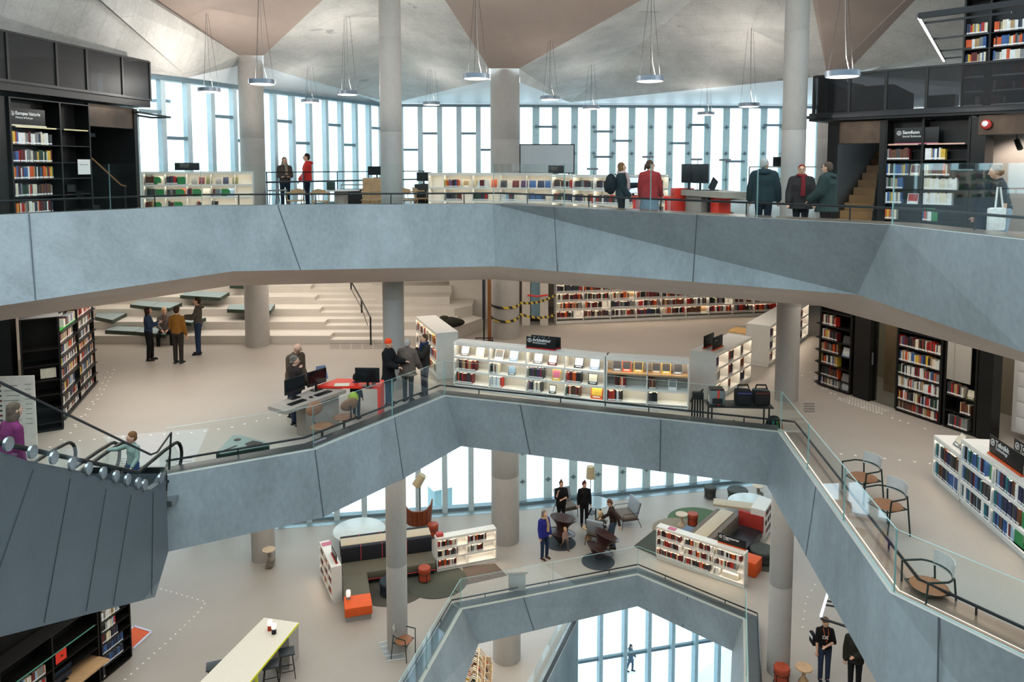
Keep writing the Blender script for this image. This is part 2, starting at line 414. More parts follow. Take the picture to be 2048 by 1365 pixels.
# ================================================================ facades
def facade(name, A, B, z0, z1, n, bars, label, frosted, mw=.16, md=.42, widths=None, mmat=None, skip=()):
    """vertical fins with glass between; bars: {bay: [z,...]} horizontal transoms"""
    A = V((A[0], A[1], 0)); B = V((B[0], B[1], 0)); d = (B - A); L = d.length; u = d / L; nr = V((-u.y, u.x, 0))
    ang = math.atan2(u.y, u.x)
    fr = mb()
    fr.box((A + B) / 2 + V((0, 0, z0 + .06)), (L, .3, .12), ang); fr.box((A + B) / 2 + V((0, 0, z1 - .06)), (L, .3, .12), ang)
    for bay, zs in bars.items():
        for z in zs:
            p = A + d * ((bay + .5) / n); fr.box(p + V((0, 0, z)), (L / n, .12, .1), ang)
    root = struct(fr.build(name, MULD), label)
    g = mb(); g.box((A + B) / 2 + nr * .12 + V((0, 0, (z0 + z1) / 2)), (L, .02, z1 - z0), ang); g.build('glass_pane', FROST if frosted else GLW, root)
    for i in range(n + 1):
        if i in skip: continue
        p = A + d * (i / n)
        f = mb(); f.box(p + V((0, 0, (z0 + z1) / 2)) - nr * (md / 2 - .1), (mw, md, z1 - z0), ang)
        f.build('mullion', mmat or MUL, root)
        if frosted:
            c = mb()
            k = z0 + .9
            while k < z1 - .3:
                c.box(p - nr * (md - .08) + V((0, 0, k)), (.2, .05, .035), ang); c.box(p - nr * (md - .08) + V((0, 0, k)), (.05, .05, .16), ang); k += 1.15
            c.build('glazing_clamp', MULD, root)
    return root
FMUL = mat('frosted_fin', '#bfd9df', .4, .0, var=.04)
facade('window_1', (LF0.x, LF0.y), (LF1.x, LF1.y), Z3, zt, 20, {i: ([Z3 + 3.1] if i % 3 == 1 else [Z3 + 2.35] if i % 3 == 2 else []) for i in range(20)}, 'tall window wall of the top level, left side', False, mw=.16, md=.2)
facade('window_2', (RF0.x, RF0.y), (.2, 32.7), Z3, zt, 7, {1: [Z3 + 2.2], 2: [Z3 + 2.9], 4: [Z3 + 2.9], 5: [Z3 + 2.2]}, 'tall window wall between the middle columns of the top level', False, mw=.22, md=.2)
facade('window_3', (.2, 32.7), (RF1.x, RF1.y), Z3, zt, 17, {1: [Z3 + 3.2], 4: [Z3 + 1.9, Z3 + 3.0], 5: [Z3 + 2.6], 8: [Z3 + 2.5], 9: [Z3 + 3.3], 11: [Z3 + 1.7], 13: [Z3 + 3.3]}, 'frosted window wall of the top level, right side', True, mw=.3, md=.1, mmat=FMUL)
facade('window_4', (-11.5, 26.4), (-.6, 28.1), 0, E - 6.9, 11, {}, 'clear window wall of the lounge level', False, mw=.2, md=.35)
facade('window_5', (-.6, 28.1), (12.5, 31.1), 0, E - 6.9, 13, {}, 'frosted window wall of the lounge level', True, mw=.34, md=.1, mmat=FMUL)
# low facade
facade('window_6', (2.4, 27.3), (10.2, 29.2), Z0 - 7.5, E - 14.1, 8, {i: [Z0 - 1.3] for i in range(8)}, 'window wall of the lowest level', False, mw=.14, md=.3, mmat=mat('mullion_blue_grey', '#a9c3cc', .4, .2))
# ground outside
SNOW = mat('pale_outdoor_paving', '#eef0f2', .9, var=.03, scale=.5)
m = mb(); m.poly([(-60, 28.01, Z0 - 12.3), (60, 28.01, Z0 - 12.3), (60, 120, Z0 - 12.3), (-60, 120, Z0 - 12.3)])
struct(m.build('ground', SNOW), 'pale paved square outside')
# ================================================================ balustrades
def balustrade(label, line, z0, h, inset, step, rail_inset=None, rail_h=None, rails=True):
    ln = offset_line(line, inset)
    root = thing('glass_balustrade', label, 'balustrade', (ln[0].x, ln[0].y, z0))
    o = V((ln[0].x, ln[0].y, z0))
    for i in range(len(ln) - 1):
        a, b = ln[i], ln[i + 1]; L = (b - a).length; n = max(1, round(L / step)); u = (b - a) / L
        for k in range(n):
            p = a + u * (L * k / n + .008) ; q = a + u * (L * (k + 1) / n - .008)
            g = mb(); c = (p + q) / 2 - o; c.z = h / 2 + .003
            g.box(c, ((q - p).length, .018, h), math.atan2(u.y, u.x)); g.mi = [1, 1, 0, 0, 1, 1]; g.build('glass_panel', [GLS, GEDGE], root)
    if rails:
        r = offset_line(line, rail_inset)
        t = mb(); t.tube([V((p.x, p.y, z0 + rail_h)) - o for p in r], .022, 8); hr = t.build('handrail', RAIL, root)
        for i in range(len(r) - 1):
            a, b = r[i], r[i + 1]; L = (b - a).length; n = max(1, round(L / 2.0))
            for k in range(n):
                p = a + (b - a) * ((k + .5) / n); base = V((p.x, p.y, 0)) - V((o.x, o.y, 0))
                q = mb(); q.tube([base + V((0, 0, -.1)), base + V((0, 0, rail_h))], .014, 6); q.build('post', RAIL, root)
    return root
balustrade('glass balustrade along the top floor parapet', T3, T3[0].z, 1.0, .05, 2.4, .5, .25)
balustrade('glass balustrade along the middle floor parapet', T2, T2[0].z, .85, .06, 2.2, .42, .12)
balustrade('glass balustrade around the lowest opening', T1, T1[0].z, .9, .06, 2.6, .4, .1)
# ================================================================ books and bookcases
PAL = {'dark red': '#5e1a1c', 'red': '#a8261f', 'orange': '#c9531f', 'cream': '#d8cdb6', 'white': '#dcdbd6', 'grey': '#7d7c79', 'dark grey': '#3b3b3d',
       'black': '#1b1b1d', 'navy': '#222b47', 'blue': '#34588a', 'pale blue': '#8fa9bd', 'dark green': '#1f3d2c', 'green': '#2f7d45', 'olive': '#6c6a3f',
       'brown': '#5d3a26', 'tan': '#a98a63', 'yellow': '#cda63a', 'purple': '#4c2f57', 'teal': '#2c6a72', 'pink': '#b8607a'}
BM = {k: mat('book_' + k.replace(' ', '_'), v, .55, var=.1, scale=9) for k, v in PAL.items()}
PAGE = mat('book_pages', '#d9cfbb', .8, var=.06, scale=40)
LABEL = mat('spine_label', '#e9e8e4', .6, var=.02)
BKEYS = list(PAL)
MIX = dict(
    dark='dark red,black,dark grey,navy,brown,dark green,grey,black,dark grey,purple,red,cream',
    warm='dark red,red,brown,brown,tan,orange,dark grey,cream,black,brown,dark red,grey',
    mixed='red,white,cream,blue,black,grey,dark red,orange,dark green,white,navy,yellow,dark grey,tan,cream',
    light='white,cream,white,grey,cream,pale blue,red,black,tan,dark red,white',
    tech='navy,blue,black,dark grey,dark red,pale blue,dark green,blue,black,white,teal,navy,brown',
    blue='navy,navy,blue,navy', white='white,white,cream', fict='dark red,black,red,cream,dark grey,brown,black,grey,white,dark red,orange',
    yel='yellow,tan,cream,orange,brown,red,cream,yellow')
MIX = {k: v.split(',') for k, v in MIX.items()}
BOOKS = []          # (pixel size, matrix, w, h, d, colour, label, group)
def book_boxes(m, w, h, d, ci, M, label=True):
    """cover boards, spine, page block, spine label; local frame: spine faces -y, x is the thickness, z up, origin at bottom centre of spine"""
    m.T = M; t = .003
    m.cur = ci; m.box((-w / 2 + t / 2, d / 2, h / 2), (t, d, h)); m.box((w / 2 - t / 2, d / 2, h / 2), (t, d, h)); m.box((0, t / 2, h / 2), (w - 2 * t, t, h))
    m.cur = 1; m.box((0, d / 2, h / 2), (w - 2 * t - .0004, d - 2 * t - .004, h - .008))
    if label: m.cur = 2; m.box((0, -.0004, .03), (w * .9, .0006, .034))
    m.T = None; m.cur = 0
def add_book(M, w, h, d, colr, label, group):
    p = M @ V((0, 0, 0)); dist = max(2, p.y)
    BOOKS.append([F * h / dist, M, w, h, d, colr, label, group])
def finish_books(nmax=300):
    BOOKS.sort(key=lambda b: -b[0])
    for (s, M, w, h, d, c, lb, g) in BOOKS[:nmax]:
        m = mb(); t = .003
        m.box((-w / 2 + t / 2, d / 2, h / 2), (t, d, h)); m.box((w / 2 - t / 2, d / 2, h / 2), (t, d, h)); m.box((0, t / 2, h / 2), (w - 2 * t, t, h))
        o = m.build('book', BM[c]); o.matrix_world = M; tag(o, lb, 'book', g)
        m = mb(); m.box((0, d / 2, h / 2), (w - 2 * t - .0004, d - 2 * t - .004, h - .008)); m.build('page_block', PAGE, o)
        m = mb(); m.box((0, -.0004, .027), (w * .9, .0006, .026)); m.build('spine_label', LABEL, o)
    m = mb()
    for (s, M, w, h, d, c, lb, g) in BOOKS[nmax:]:
        b0 = len(m.mi); book_boxes(m, w, h, d, 3 + BKEYS.index(c), M)
    if m.v:
        o = m.build('books', [PAGE, PAGE, LABEL] + [BM[k] for k in BKEYS])
        tag(o, 'the many smaller books filling the other shelves on all levels', 'books', None, 'stuff')
class Case:
    def __init__(s, name, label, A, B, H, D, cols, levels, m, base=.08, top=True, strips=0.0, cat='bookcase', thick=.03, back=True, over=0.0, group=None, colw=None, shelfmat=None, sidem=None, lip=0):
        A = V(A); B = V(B); s.A = A; u = (B - A); u.z = 0; s.W = u.length; u.normalize(); s.u = u
        s.ang = math.atan2(u.y, u.x); s.H = H; s.D = D; s.levels = levels
        s.root = thing(name, label, cat, A, s.ang, group); s.M = Matrix.Translation(A) @ Matrix.Rotation(s.ang, 4, 'Z')
        t = thick; W = s.W
        cw = colw or [1 / cols] * cols; xs = [0]
        for q in cw: xs.append(xs[-1] + q * W)
        s.xs = xs
        for i, x in enumerate(xs):
            q = mb(); q.box((min(max(x, t / 2), W - t / 2), D / 2, H / 2 + base / 2), (t, D, H - base)); q.build('side_panel', sidem or m, s.root)
        if base: q = mb(); q.box((W / 2, D / 2 + .01, base / 2), (W - .02, D - .04, base)); q.build('base', m, s.root)
        if back: q = mb(); q.box((W / 2, D - .008, H / 2), (W - .01, .014, H - .01)); q.build('back_panel', m, s.root)
        if top: q = mb(); q.box((W / 2, D / 2, H + .012), (W + over * 2, D + over * 2, .024)); q.build('top_panel', m, s.root)
        s.t = t
        for z in levels:
            for i in range(len(xs) - 1):
                q = mb(); q.box(((xs[i] + xs[i + 1]) / 2, D / 2 - .003 - lip / 2, z - .011), (xs[i + 1] - xs[i] - t * .5, D - .015 + lip, .022)); q.build('shelf', shelfmat or m, s.root)
        if strips:
            em = mat_emit('led_strip', '#fff3e2', strips) if strips < 100 else LED
            zs = sorted(levels)[1:] + [H]
            for z in zs:
                q = mb(); q.box((W / 2, .06, z - .028), (W - 2 * t, .03, .006)); q.build('light_strip', em, s.root)
                q = mb(); q.box((W / 2, .006, z - .03), (W - 2 * t, .01, .05)); q.build('valance', m, s.root)
    def row(s, c, lev, mix, fill=(0, 1), h=(.2, .26), desc='', group='', w=(.018, .042), face=None, dep=.16, name='', seed=None, lean=True):
        """stand a row of books in bay c on shelf lev; fill = used part of the bay"""
        r = random.Random(seed if seed is not None else hash((round(s.A.x, 2), round(s.A.y, 2), c, lev)) & 0xffff)
        z = s.levels[lev]; x0 = s.xs[c] + s.t; x1 = s.xs[c + 1] - s.t; L = x1 - x0
        x = x0 + L * fill[0] + .004; xe = x0 + L * fill[1]; k = 0
        run = 0; cc = None; hh = 0
        while True:
            bw = r.uniform(*w)
            if x + bw > xe - .004: break
            if run <= 0: run = r.choice([1, 1, 1, 1, 2, 3]); cc = r.choice(MIX[mix]); hh = r.uniform(*h)
            run -= 1; hb = hh + r.uniform(-.004, .004)
            M = s.M @ Matrix.Translation((x + bw / 2, .025 + r.uniform(0, .015), z + .0005))
            add_book(M, bw, hb, min(dep, s.D - .06), cc, f'{cc} book, {ordn(k)} from left, {desc}', group or 'books in ' + name)
            x += bw + .0012; k += 1
        return x
    def face_book(s, c, lev, fx, w, h, colr, label, tilt=.28, art=None, stand=None, dy=.04):
        z = s.levels[lev]; x = s.xs[c] + s.t + (s.xs[c + 1] - s.xs[c] - 2 * s.t) * fx
        display_book(s.M @ Matrix.Translation((x, dy, z + .001)), w, h, colr, label, tilt, art, stand)
def display_book(M, w, h, colr, label, tilt=.28, art=None, stand=None):
    """a book (or magazine) standing face-out, leaning back on a small easel"""
    R = M @ Matrix.Rotation(-tilt, 4, 'X')
    m = mb(); m.cur = 0; m.box((0, .006, h / 2), (w, .003, h)); m.box((0, .022, h / 2), (w, .003, h)); m.box((-w / 2 + .0015, .014, h / 2), (.003, .014, h)); 
    m.cur = 1; m.box((0, .014, h / 2), (w - .008, .0125, h - .008))
    o = m.build('display_book', [BM[colr], PAGE]); o.matrix_world = R; tag(o, label, 'book', 'books shown face-out')
    if art:
        q = mb(); r = random.Random(label)
        q.box((0, .0042, h * .6), (w * .86, .001, h * .66)); q.build('cover_picture', BM[art], o)
        q = mb(); q.box((0, .0042, h * .16), (w * .6, .001, h * .08)); q.build('cover_title', LABEL, o)
    if stand:
        q = mb(); dy = math.sin(tilt) * h
        q.box((0, .03, h * .45), (w * .9, .006, h * .9)); q.build('easel', BM[stand], o)
    return o
def bookend(M, w, h, colr='green', label='green bookend'):
    q = mb(); q.poly([(-.08, 0, 0), (.08, 0, 0), (.08, 0, h * .8), (.05, 0, h), (-.08, 0, h)]); q.cur = 0
    m = mb(); m.slab([(-w / 2, 0, 0), (w / 2, 0, 0), (w / 2, 0, h * .75), (w * .3, 0, h), (-w / 2, 0, h)], .003); m.box((0, .06, .0015), (w, .12, .003))
    o = m.build('bookend', BM[colr]); o.matrix_world = M; return tag(o, label, 'bookend', 'green bookends')
def sign(M, w, h, title, sub, label, strip='orange', bm=None, sm=None, tm=None, icon=True, fs=None, back=False, flip=False):
    """flat black sign board standing on a coloured strip; front faces local -y"""
    r = thing('shelf_sign', label, 'sign'); r.matrix_world = M
    q = mb(); q.bbox((0, 0, h / 2 + .03), (w, .012, h), .002); q.build('board', bm or BLKM, r)
    if strip: q = mb(); q.box((0, .0, .015), (w, .07, .03)); q.build('base_strip', BM.get(strip) or sm, r)
    T = tm or LABEL; fs = fs or h * .26
    x0 = -w / 2 + w * .04
    ax = Matrix(((1, 0, 0, 0), (0, 0, -1, 0), (0, 1, 0, 0), (0, 0, 0, 1)))
    if icon:
        q = mb(); q.tube([(math.cos(a) * fs * .42, -.0066, math.sin(a) * fs * .42) for a in [i * PI / 10 for i in range(21)]], fs * .06, 4, False)
        q.box((0, -.0066, 0), (fs * .1, .002, fs * .5)); q.box((0, -.0066, 0), (fs * .45, .002, fs * .1)); o = q.build('pictogram', T, r); o.location = (x0 + fs * .5, 0, h * .66 + .03)
    text(title, fs, T, r, Matrix.Translation((x0 + fs * 1.2, -.0068, h * .6 + .03)) @ ax, 'title_text', bold=fs * .015)
    text(sub, fs * .62, T, r, Matrix.Translation((x0 + fs * 1.2, -.0068, h * .38 + .03)) @ ax, 'subtitle_text')
    return r
# ================================================================ people
SKIN = {'fair': mat('skin_fair', '#c99a80', .5, var=.05, scale=12), 'tan': mat('skin_tan', '#b5805f', .5, var=.05, scale=12), 'pale': mat('skin_pale', '#d6ab94', .5, var=.05, scale=12)}
_cl = {}
def cloth(hexc):
    if hexc not in _cl: _cl[hexc] = mat('cloth_' + hexc.strip('#'), hexc, .85, var=.14, scale=14, bump=.25, spec=.2)
    return _cl[hexc]
def ring(m, c, rx, ry, M3, n=18):
    return [c + M3 @ V((math.cos(2 * PI * k / n) * rx, math.sin(2 * PI * k / n) * ry, 0)) for k in range(n)]
def loft(m, secs, n=18):        # secs: (centre, rx, ry, rot3)
    vs = []; fs = []
    for (c, rx, ry, M3) in secs: vs += ring(m, V(c), rx, ry, M3, n)
    for i in range(len(secs) - 1):
        for k in range(n): fs.append((i * n + k, i * n + (k + 1) % n, (i + 1) * n + (k + 1) % n, (i + 1) * n + k))
    fs.append(list(range(n))[::-1]); fs.append([(len(secs) - 1) * n + k for k in range(n)])
    m._add(vs, fs, True)
def cone(m, a, ra, b, rb, n=12):
    a, b = V(a), V(b); m.tube([a, b], [ra, rb], n); m.ball(a, ra * .998, n); m.ball(b, rb * .998, n)
def voxel(o, size, smooth=2):
    md = o.modifiers.new('remesh', 'REMESH'); md.mode = 'VOXEL'; md.voxel_size = size; md.use_smooth_shade = True
    if smooth: s2 = o.modifiers.new('smooth', 'SMOOTH'); s2.iterations = smooth; s2.factor = .5
    dg = bpy.context.evaluated_depsgraph_get(); me = bpy.data.meshes.new_from_object(o.evaluated_get(dg))
    o.modifiers.clear(); old = o.data; o.data = me; bpy.data.meshes.remove(old)
    for p in me.polygons: p.use_smooth = True
    return o
def vec(az, el):               # az: 0 = forward (-y), 90 = to the person's left (+x); el: 0 = level, -90 = straight down
    a, e = math.radians(az), math.radians(el); return V((math.sin(a) * math.cos(e), -math.cos(a) * math.cos(e), math.sin(e)))
STAND = dict(L=(8, -86), R=(-8, -86))
def person(label, loc, face, h=1.74, top='#222', legs='#1c2433', shoes='#1a1a1a', hair='#3a2a1e', hairstyle='short', skin='fair', sleeve=1.0, coat=0.0, puff=0.0,
           armL=((70, -80), (20, -75)), armR=((-70, -80), (-20, -75)), lean=0, legL=((0, -88), (180, -89)), legR=((0, -88), (180, -89)), head=(0, 0),
           fat=1.0, scarf=None, collar=None, hood=None, skirt=None, child=False, sit=False, glasses=False, dz=0, group=None, shirt=None, vox=.013, lanyard=None):
    s = h / 1.75; root = thing('person', label, 'person', loc, math.radians(face), group)
    k = 1.0; hs = 1.0
    if child: hs = 1.45 if h < 1.0 else 1.25
    hipz = .93 * s
    # legs first: their reach sets the pelvis height
    def leg(sgn, spec):
        hp = V((sgn * .09 * s, 0, hipz)); kn = hp + vec(*spec[0]) * .43 * s; an = kn + vec(*spec[1]) * .42 * s; return [hp, kn, an]
    LL, RR = leg(1, legL), leg(-1, legR)
    low = min(LL[2].z, RR[2].z) - .08 * s
    off = V((0, 0, -low + dz))
    if sit: off = V((0, 0, dz))
    for l in (LL, RR):
        for i in range(3): l[i] = l[i] + off
    P = V((0, 0, hipz)) + off
    R3 = Matrix.Rotation(math.radians(lean), 3, 'X')        # positive: bend forward (towards -y)
    def tp(x, y, z): return P + R3 @ V((x * s, y * s, (z - .93) * s))
    hz = 1.75 - .125 * hs
    nb = tp(0, .01, 1.46); sh = {1: tp(.16 * fat, .012, 1.375), -1: tp(-.16 * fat, .012, 1.375)}
    hy, hp_ = head
    H3 = R3 @ Matrix.Rotation(math.radians(hy), 3, 'Z') @ Matrix.Rotation(math.radians(hp_), 3, 'X')
    hc = nb + R3 @ V((0, -.015 * s, .15 * s * (1 if not child else 1.1)))
    hc = hc + H3 @ V((0, -.01 * s, 0))
    r = .098 * s * hs
    # ---- skin body: one continuous surface
    b = mb(); S3 = Matrix.Rotation(0, 3, 'Z')
    secs = [(P + V((0, 0, -.06 * s)), .13 * s * fat, .09 * s * fat, S3), (P + V((0, 0, .03 * s)), .155 * s * fat, .105 * s * fat, S3), (tp(0, 0, 1.1), .13 * s * fat, .092 * s * fat, R3),
            (tp(0, .0, 1.28), .158 * s * fat, .105 * s * fat, R3), (tp(0, .01, 1.385), .14 * s, .085 * s, R3), (tp(0, .012, 1.45), .075 * s, .06 * s, R3)]
    loft(b, secs)
    cone(b, nb - R3 @ V((0, 0, .02 * s)), .058 * s, hc - R3 @ V((0, 0, .05 * s)), .052 * s)
    b.ball(hc, r, 18, (.80, .96, 1.18), H3); b.ball(hc + H3 @ V((0, -.035 * s * hs, -.062 * s * hs)), .058 * s * hs, 12, (.95, .95, .95), H3)   # jaw
    b.tube([hc + H3 @ V((0, -r * .95, .01 * s)), hc + H3 @ V((0, -r * 1.17, -.02 * s * hs)), hc + H3 @ V((0, -r * .95, -.03 * s * hs))], [.008 * s, .016 * s * hs, .009 * s], 8)
    for sg in (1, -1): b.ball(hc + H3 @ V((sg * r * .83, .01, -.005)), .024 * s * hs, 8, (.4, .8, 1.2), H3)
    arms = {}
    for sg, spec in ((1, armL), (-1, armR)):
        a = sh[sg]; e = a + R3 @ (vec(*spec[0]) * .285 * s); w = e + R3 @ (vec(*spec[1]) * .25 * s); arms[sg] = (a, e, w)
        cone(b, a, .05 * s, e, .04 * s); cone(b, nb + R3 @ V((0, 0, -.03 * s)), .055 * s, a, .045 * s); cone(b, e, .04 * s, w, .027 * s)
        d = (w - e).normalized(); side = d.cross(V((0, 0, 1)));
        if side.length < .2: side = V((sg, 0, 0))
        side.normalize(); nrm = side.cross(d).normalized()
        # hand: palm, four curled fingers, thumb
        pal = w + d * .05 * s; Mp = Matrix(((side.x, d.x, nrm.x), (side.y, d.y, nrm.y), (side.z, d.z, nrm.z)))
        b.ball(pal, .046 * s, 10, (.85, 1.05, .45), Mp)
        for f in range(4):
            o0 = pal + side * (.027 - f * .018) * s + d * .035 * s; ln = (.07, .078, .074, .058)[f] * s
            b.tube([o0, o0 + d * ln * .5 - nrm * .008 * s, o0 + d * ln * .85 - nrm * .028 * s], [.0105 * s, .0098 * s, .008 * s], 6)
        b.tube([pal + side * .03 * s, pal + side * .058 * s + d * .02 * s, pal + side * .066 * s + d * .05 * s], [.013 * s, .012 * s, .009 * s], 6)
    for (hp, kn, an) in (LL, RR):
        cone(b, hp, .078 * s * fat, kn, .05 * s); cone(b, kn, .05 * s, an, .034 * s)
        d = V((0, -1, 0)); b.tube([an, an + V((0, -.06 * s, -.05 * s)), an + V((0, -.13 * s, -.06 * s))], [.034 * s, .03 * s, .024 * s], 8)
    body = voxel(b.build('body', SKIN[skin], root), max(.0085, vox * .75 * s), 2)
    # ---- face marks
    q = mb()
    for sg in (1, -1): q.ball(hc + H3 @ V((sg * .034 * s * hs, -r * .93, .018 * s * hs)), .0095 * s * hs, 8, (1.2, .5, .8), H3)
    q.build('eyes', mat('eye_dark', '#20160f', .3), root)
    q = mb(); q.ball(hc + H3 @ V((0, -r * .96, -.058 * s * hs)), .02 * s * hs, 8, (1, .35, .28), H3); q.build('mouth', mat('lips', '#8e4a42', .5), root)
    # ---- top
    g = .016 * s + puff
    if top:
        t = mb(); f = fat
        zb = .90 - coat
        secs = []
        if coat > .15: secs += [(P + V((0, 0, -coat * s)), (.17 * f + .03) * s + g, (.125 * f + .03) * s + g, S3)]
        secs += [(P + V((0, 0, -min(coat, .1) * s - .02 * s)), .16 * s * f + g, .108 * s * f + g, S3), (P + V((0, 0, .06 * s)), .155 * s * f + g, .105 * s * f + g, S3), (tp(0, 0, 1.12), .142 * s * f + g, .1 * s * f + g, R3),
                (tp(0, 0, 1.28), .162 * s * f + g, .11 * s * f + g, R3), (tp(0, .01, 1.375), .145 * s * f + g, .09 * s + g, R3), (tp(0, .012, 1.44), .1 * s + g * .6, .075 * s + g * .5, R3), (tp(0, .014, 1.49), .066 * s + g * .3, .062 * s + g * .3, R3)]
        loft(t, secs)
        for sg in (1, -1):
            a, e, w = arms[sg]; cone(t, a, .052 * s + g, e, .045 * s + g); cone(t, nb + R3 @ V((0, .005 * s, -.045 * s)), .06 * s + g, a, .046 * s + g)
            if sleeve > .5: cone(t, e, .045 * s + g, e + (w - e) * (sleeve - .06), .036 * s + g * .8)
        voxel(t.build('jacket' if (coat or puff) else 'top', cloth(top), root), vox * s, 2)
    # ---- legs
    if legs:
        t = mb(); g2 = .014 * s
        loft(t, [(P + V((0, 0, -.1 * s)), .15 * s * fat + g2, .1 * s * fat + g2, S3), (P, .16 * s * fat + g2, .108 * s * fat + g2, S3), (P + V((0, 0, .1 * s)), .148 * s * fat + g2, .1 * s * fat + g2, S3)])
        for (hp, kn, an) in (LL, RR):
            cone(t, hp, .083 * s * fat + g2, kn, .056 * s + g2); cone(t, kn, .056 * s + g2, an + V((0, 0, .02 * s)), .045 * s + g2)
        voxel(t.build('trousers', cloth(legs), root), vox * s, 2)
    if skirt:
        t = mb(); loft(t, [(P + V((0, 0, -.38 * s)), .24 * s, .19 * s, S3), (P + V((0, 0, -.1 * s)), .2 * s, .15 * s, S3), (P + V((0, 0, .08 * s)), .165 * s, .12 * s, S3)]); t.build('skirt', cloth(skirt), root)
    if shoes:
        for (hp, kn, an) in (LL, RR):
            t = mb(); fl = an.z - .08 * s
            cone(t, an + V((0, .02 * s, -.01 * s)), .045 * s, an + V((0, -.0 * s, -.03 * s)), .045 * s); 
            t.ball((an.x, an.y - .045 * s, fl + .035 * s), .052 * s, 14, (.82, 2.4, .66)); t.box((an.x, an.y - .05 * s, fl + .012 * s), (.085 * s, .26 * s, .024 * s))
            voxel(t.build('shoe', cloth(shoes), root), .012 * s, 2)
    # ---- hair
    t = mb()
    def hb(x, y, z, rr, sc_=(1, 1, 1)): t.ball(hc + H3 @ V((x * s * hs, y * s * hs, z * s * hs)), rr * s * hs, 14, sc_, H3)
    if hairstyle == 'beanie':
        hb(0, .012, .05, .098, (.9, 1.05, 1.0)); hb(0, .012, .02, .1, (.9, 1.06, .3))
    elif hairstyle == 'bald':
        hb(0, .05, -.005, .085, (.98, .75, .55))
    else:
        hb(0, .022, .04, .098, (.88, 1.0, .98)); hb(0, .045, .0, .09, (.95, .8, 1.05))
        if hairstyle in ('bob', 'long'):
            n = .02 if hairstyle == 'bob' else .1
            hb(0, .04, -.05 - n / 2, .095, (1.02, .72, 1.1 + n * 4)); hb(.07, .0, -.03 - n / 3, .045, (.5, 1.0, 1.8)); hb(-.07, .0, -.03 - n / 3, .045, (.5, 1.0, 1.8))
        if hairstyle == 'bun': hb(0, .02, .145, .045)
        if hairstyle == 'pony': hb(0, .12, -.0, .04); hb(0, .14, -.07, .034, (.9, .9, 1.6))
        if hairstyle == 'curly':
            rr_ = random.Random(5)
            for _ in range(16): hb(rr_.uniform(-.075, .075), rr_.uniform(-.01, .1), rr_.uniform(-.05, .1), .042)
    if hairstyle != 'none': voxel(t.build('hat' if hairstyle == 'beanie' else 'hair', cloth(hair), root), .0125 * s * hs, 1)
    if scarf:
        t = mb(); c0 = nb + R3 @ V((0, -.01 * s, .02 * s))
        t.tube([c0 + R3 @ V((math.cos(a) * .085 * s, math.sin(a) * .085 * s, math.sin(2 * a) * .012 * s)) for a in [i * PI / 8 for i in range(17)]], .04 * s, 10)
        t.tube([c0 + R3 @ V((.03 * s, -.11 * s, 0)), c0 + R3 @ V((.04 * s, -.17 * s, -.2 * s)), c0 + R3 @ V((.03 * s, -.17 * s, -.45 * s))], [.04 * s, .05 * s, .055 * s], 10)
        t.build('scarf', cloth(scarf), root)
    if hood:
        t = mb(); t.tube([nb + R3 @ V((math.cos(a) * .1 * s, .05 * s + math.sin(a) * .08 * s, .0 - .03 * s * math.sin(a))) for a in [i * PI / 8 - .2 for i in range(0, 10)]], .05 * s, 10); t.build('hood', cloth(hood), root)
    if glasses:
        t = mb()
        for sg in (1, -1):
            c = hc + H3 @ V((sg * .034 * s * hs, -r * 1.06, .018 * s * hs)); t.tube([c + H3 @ V((math.cos(a) * .024 * s, 0, math.sin(a) * .018 * s)) for a in [i * PI / 6 for i in range(13)]], .003, 4)
            t.tube([c + H3 @ V((sg * .024 * s, 0, 0)), hc + H3 @ V((sg * r * .84, 0, .018 * s))], .0025, 4)
        t.build('glasses', BLKM, root)
    if lanyard:
        t = mb(); y0 = -.135 * s
        t.tube([nb + V((.06 * s, -.05 * s, 0)), nb + V((.05 * s, y0 - .01, -.12 * s)), nb + V((0, y0 - .03 * s, -.33 * s)), nb + V((-.05 * s, y0 - .01, -.12 * s)), nb + V((-.06 * s, -.05 * s, 0))], .008 * s, 6); t.build('lanyard', cloth(lanyard), root)
    root['h'] = 1
    del root['h']
    return root, dict(hc=hc, nb=nb, arms=arms, P=P, R3=R3, s=s)
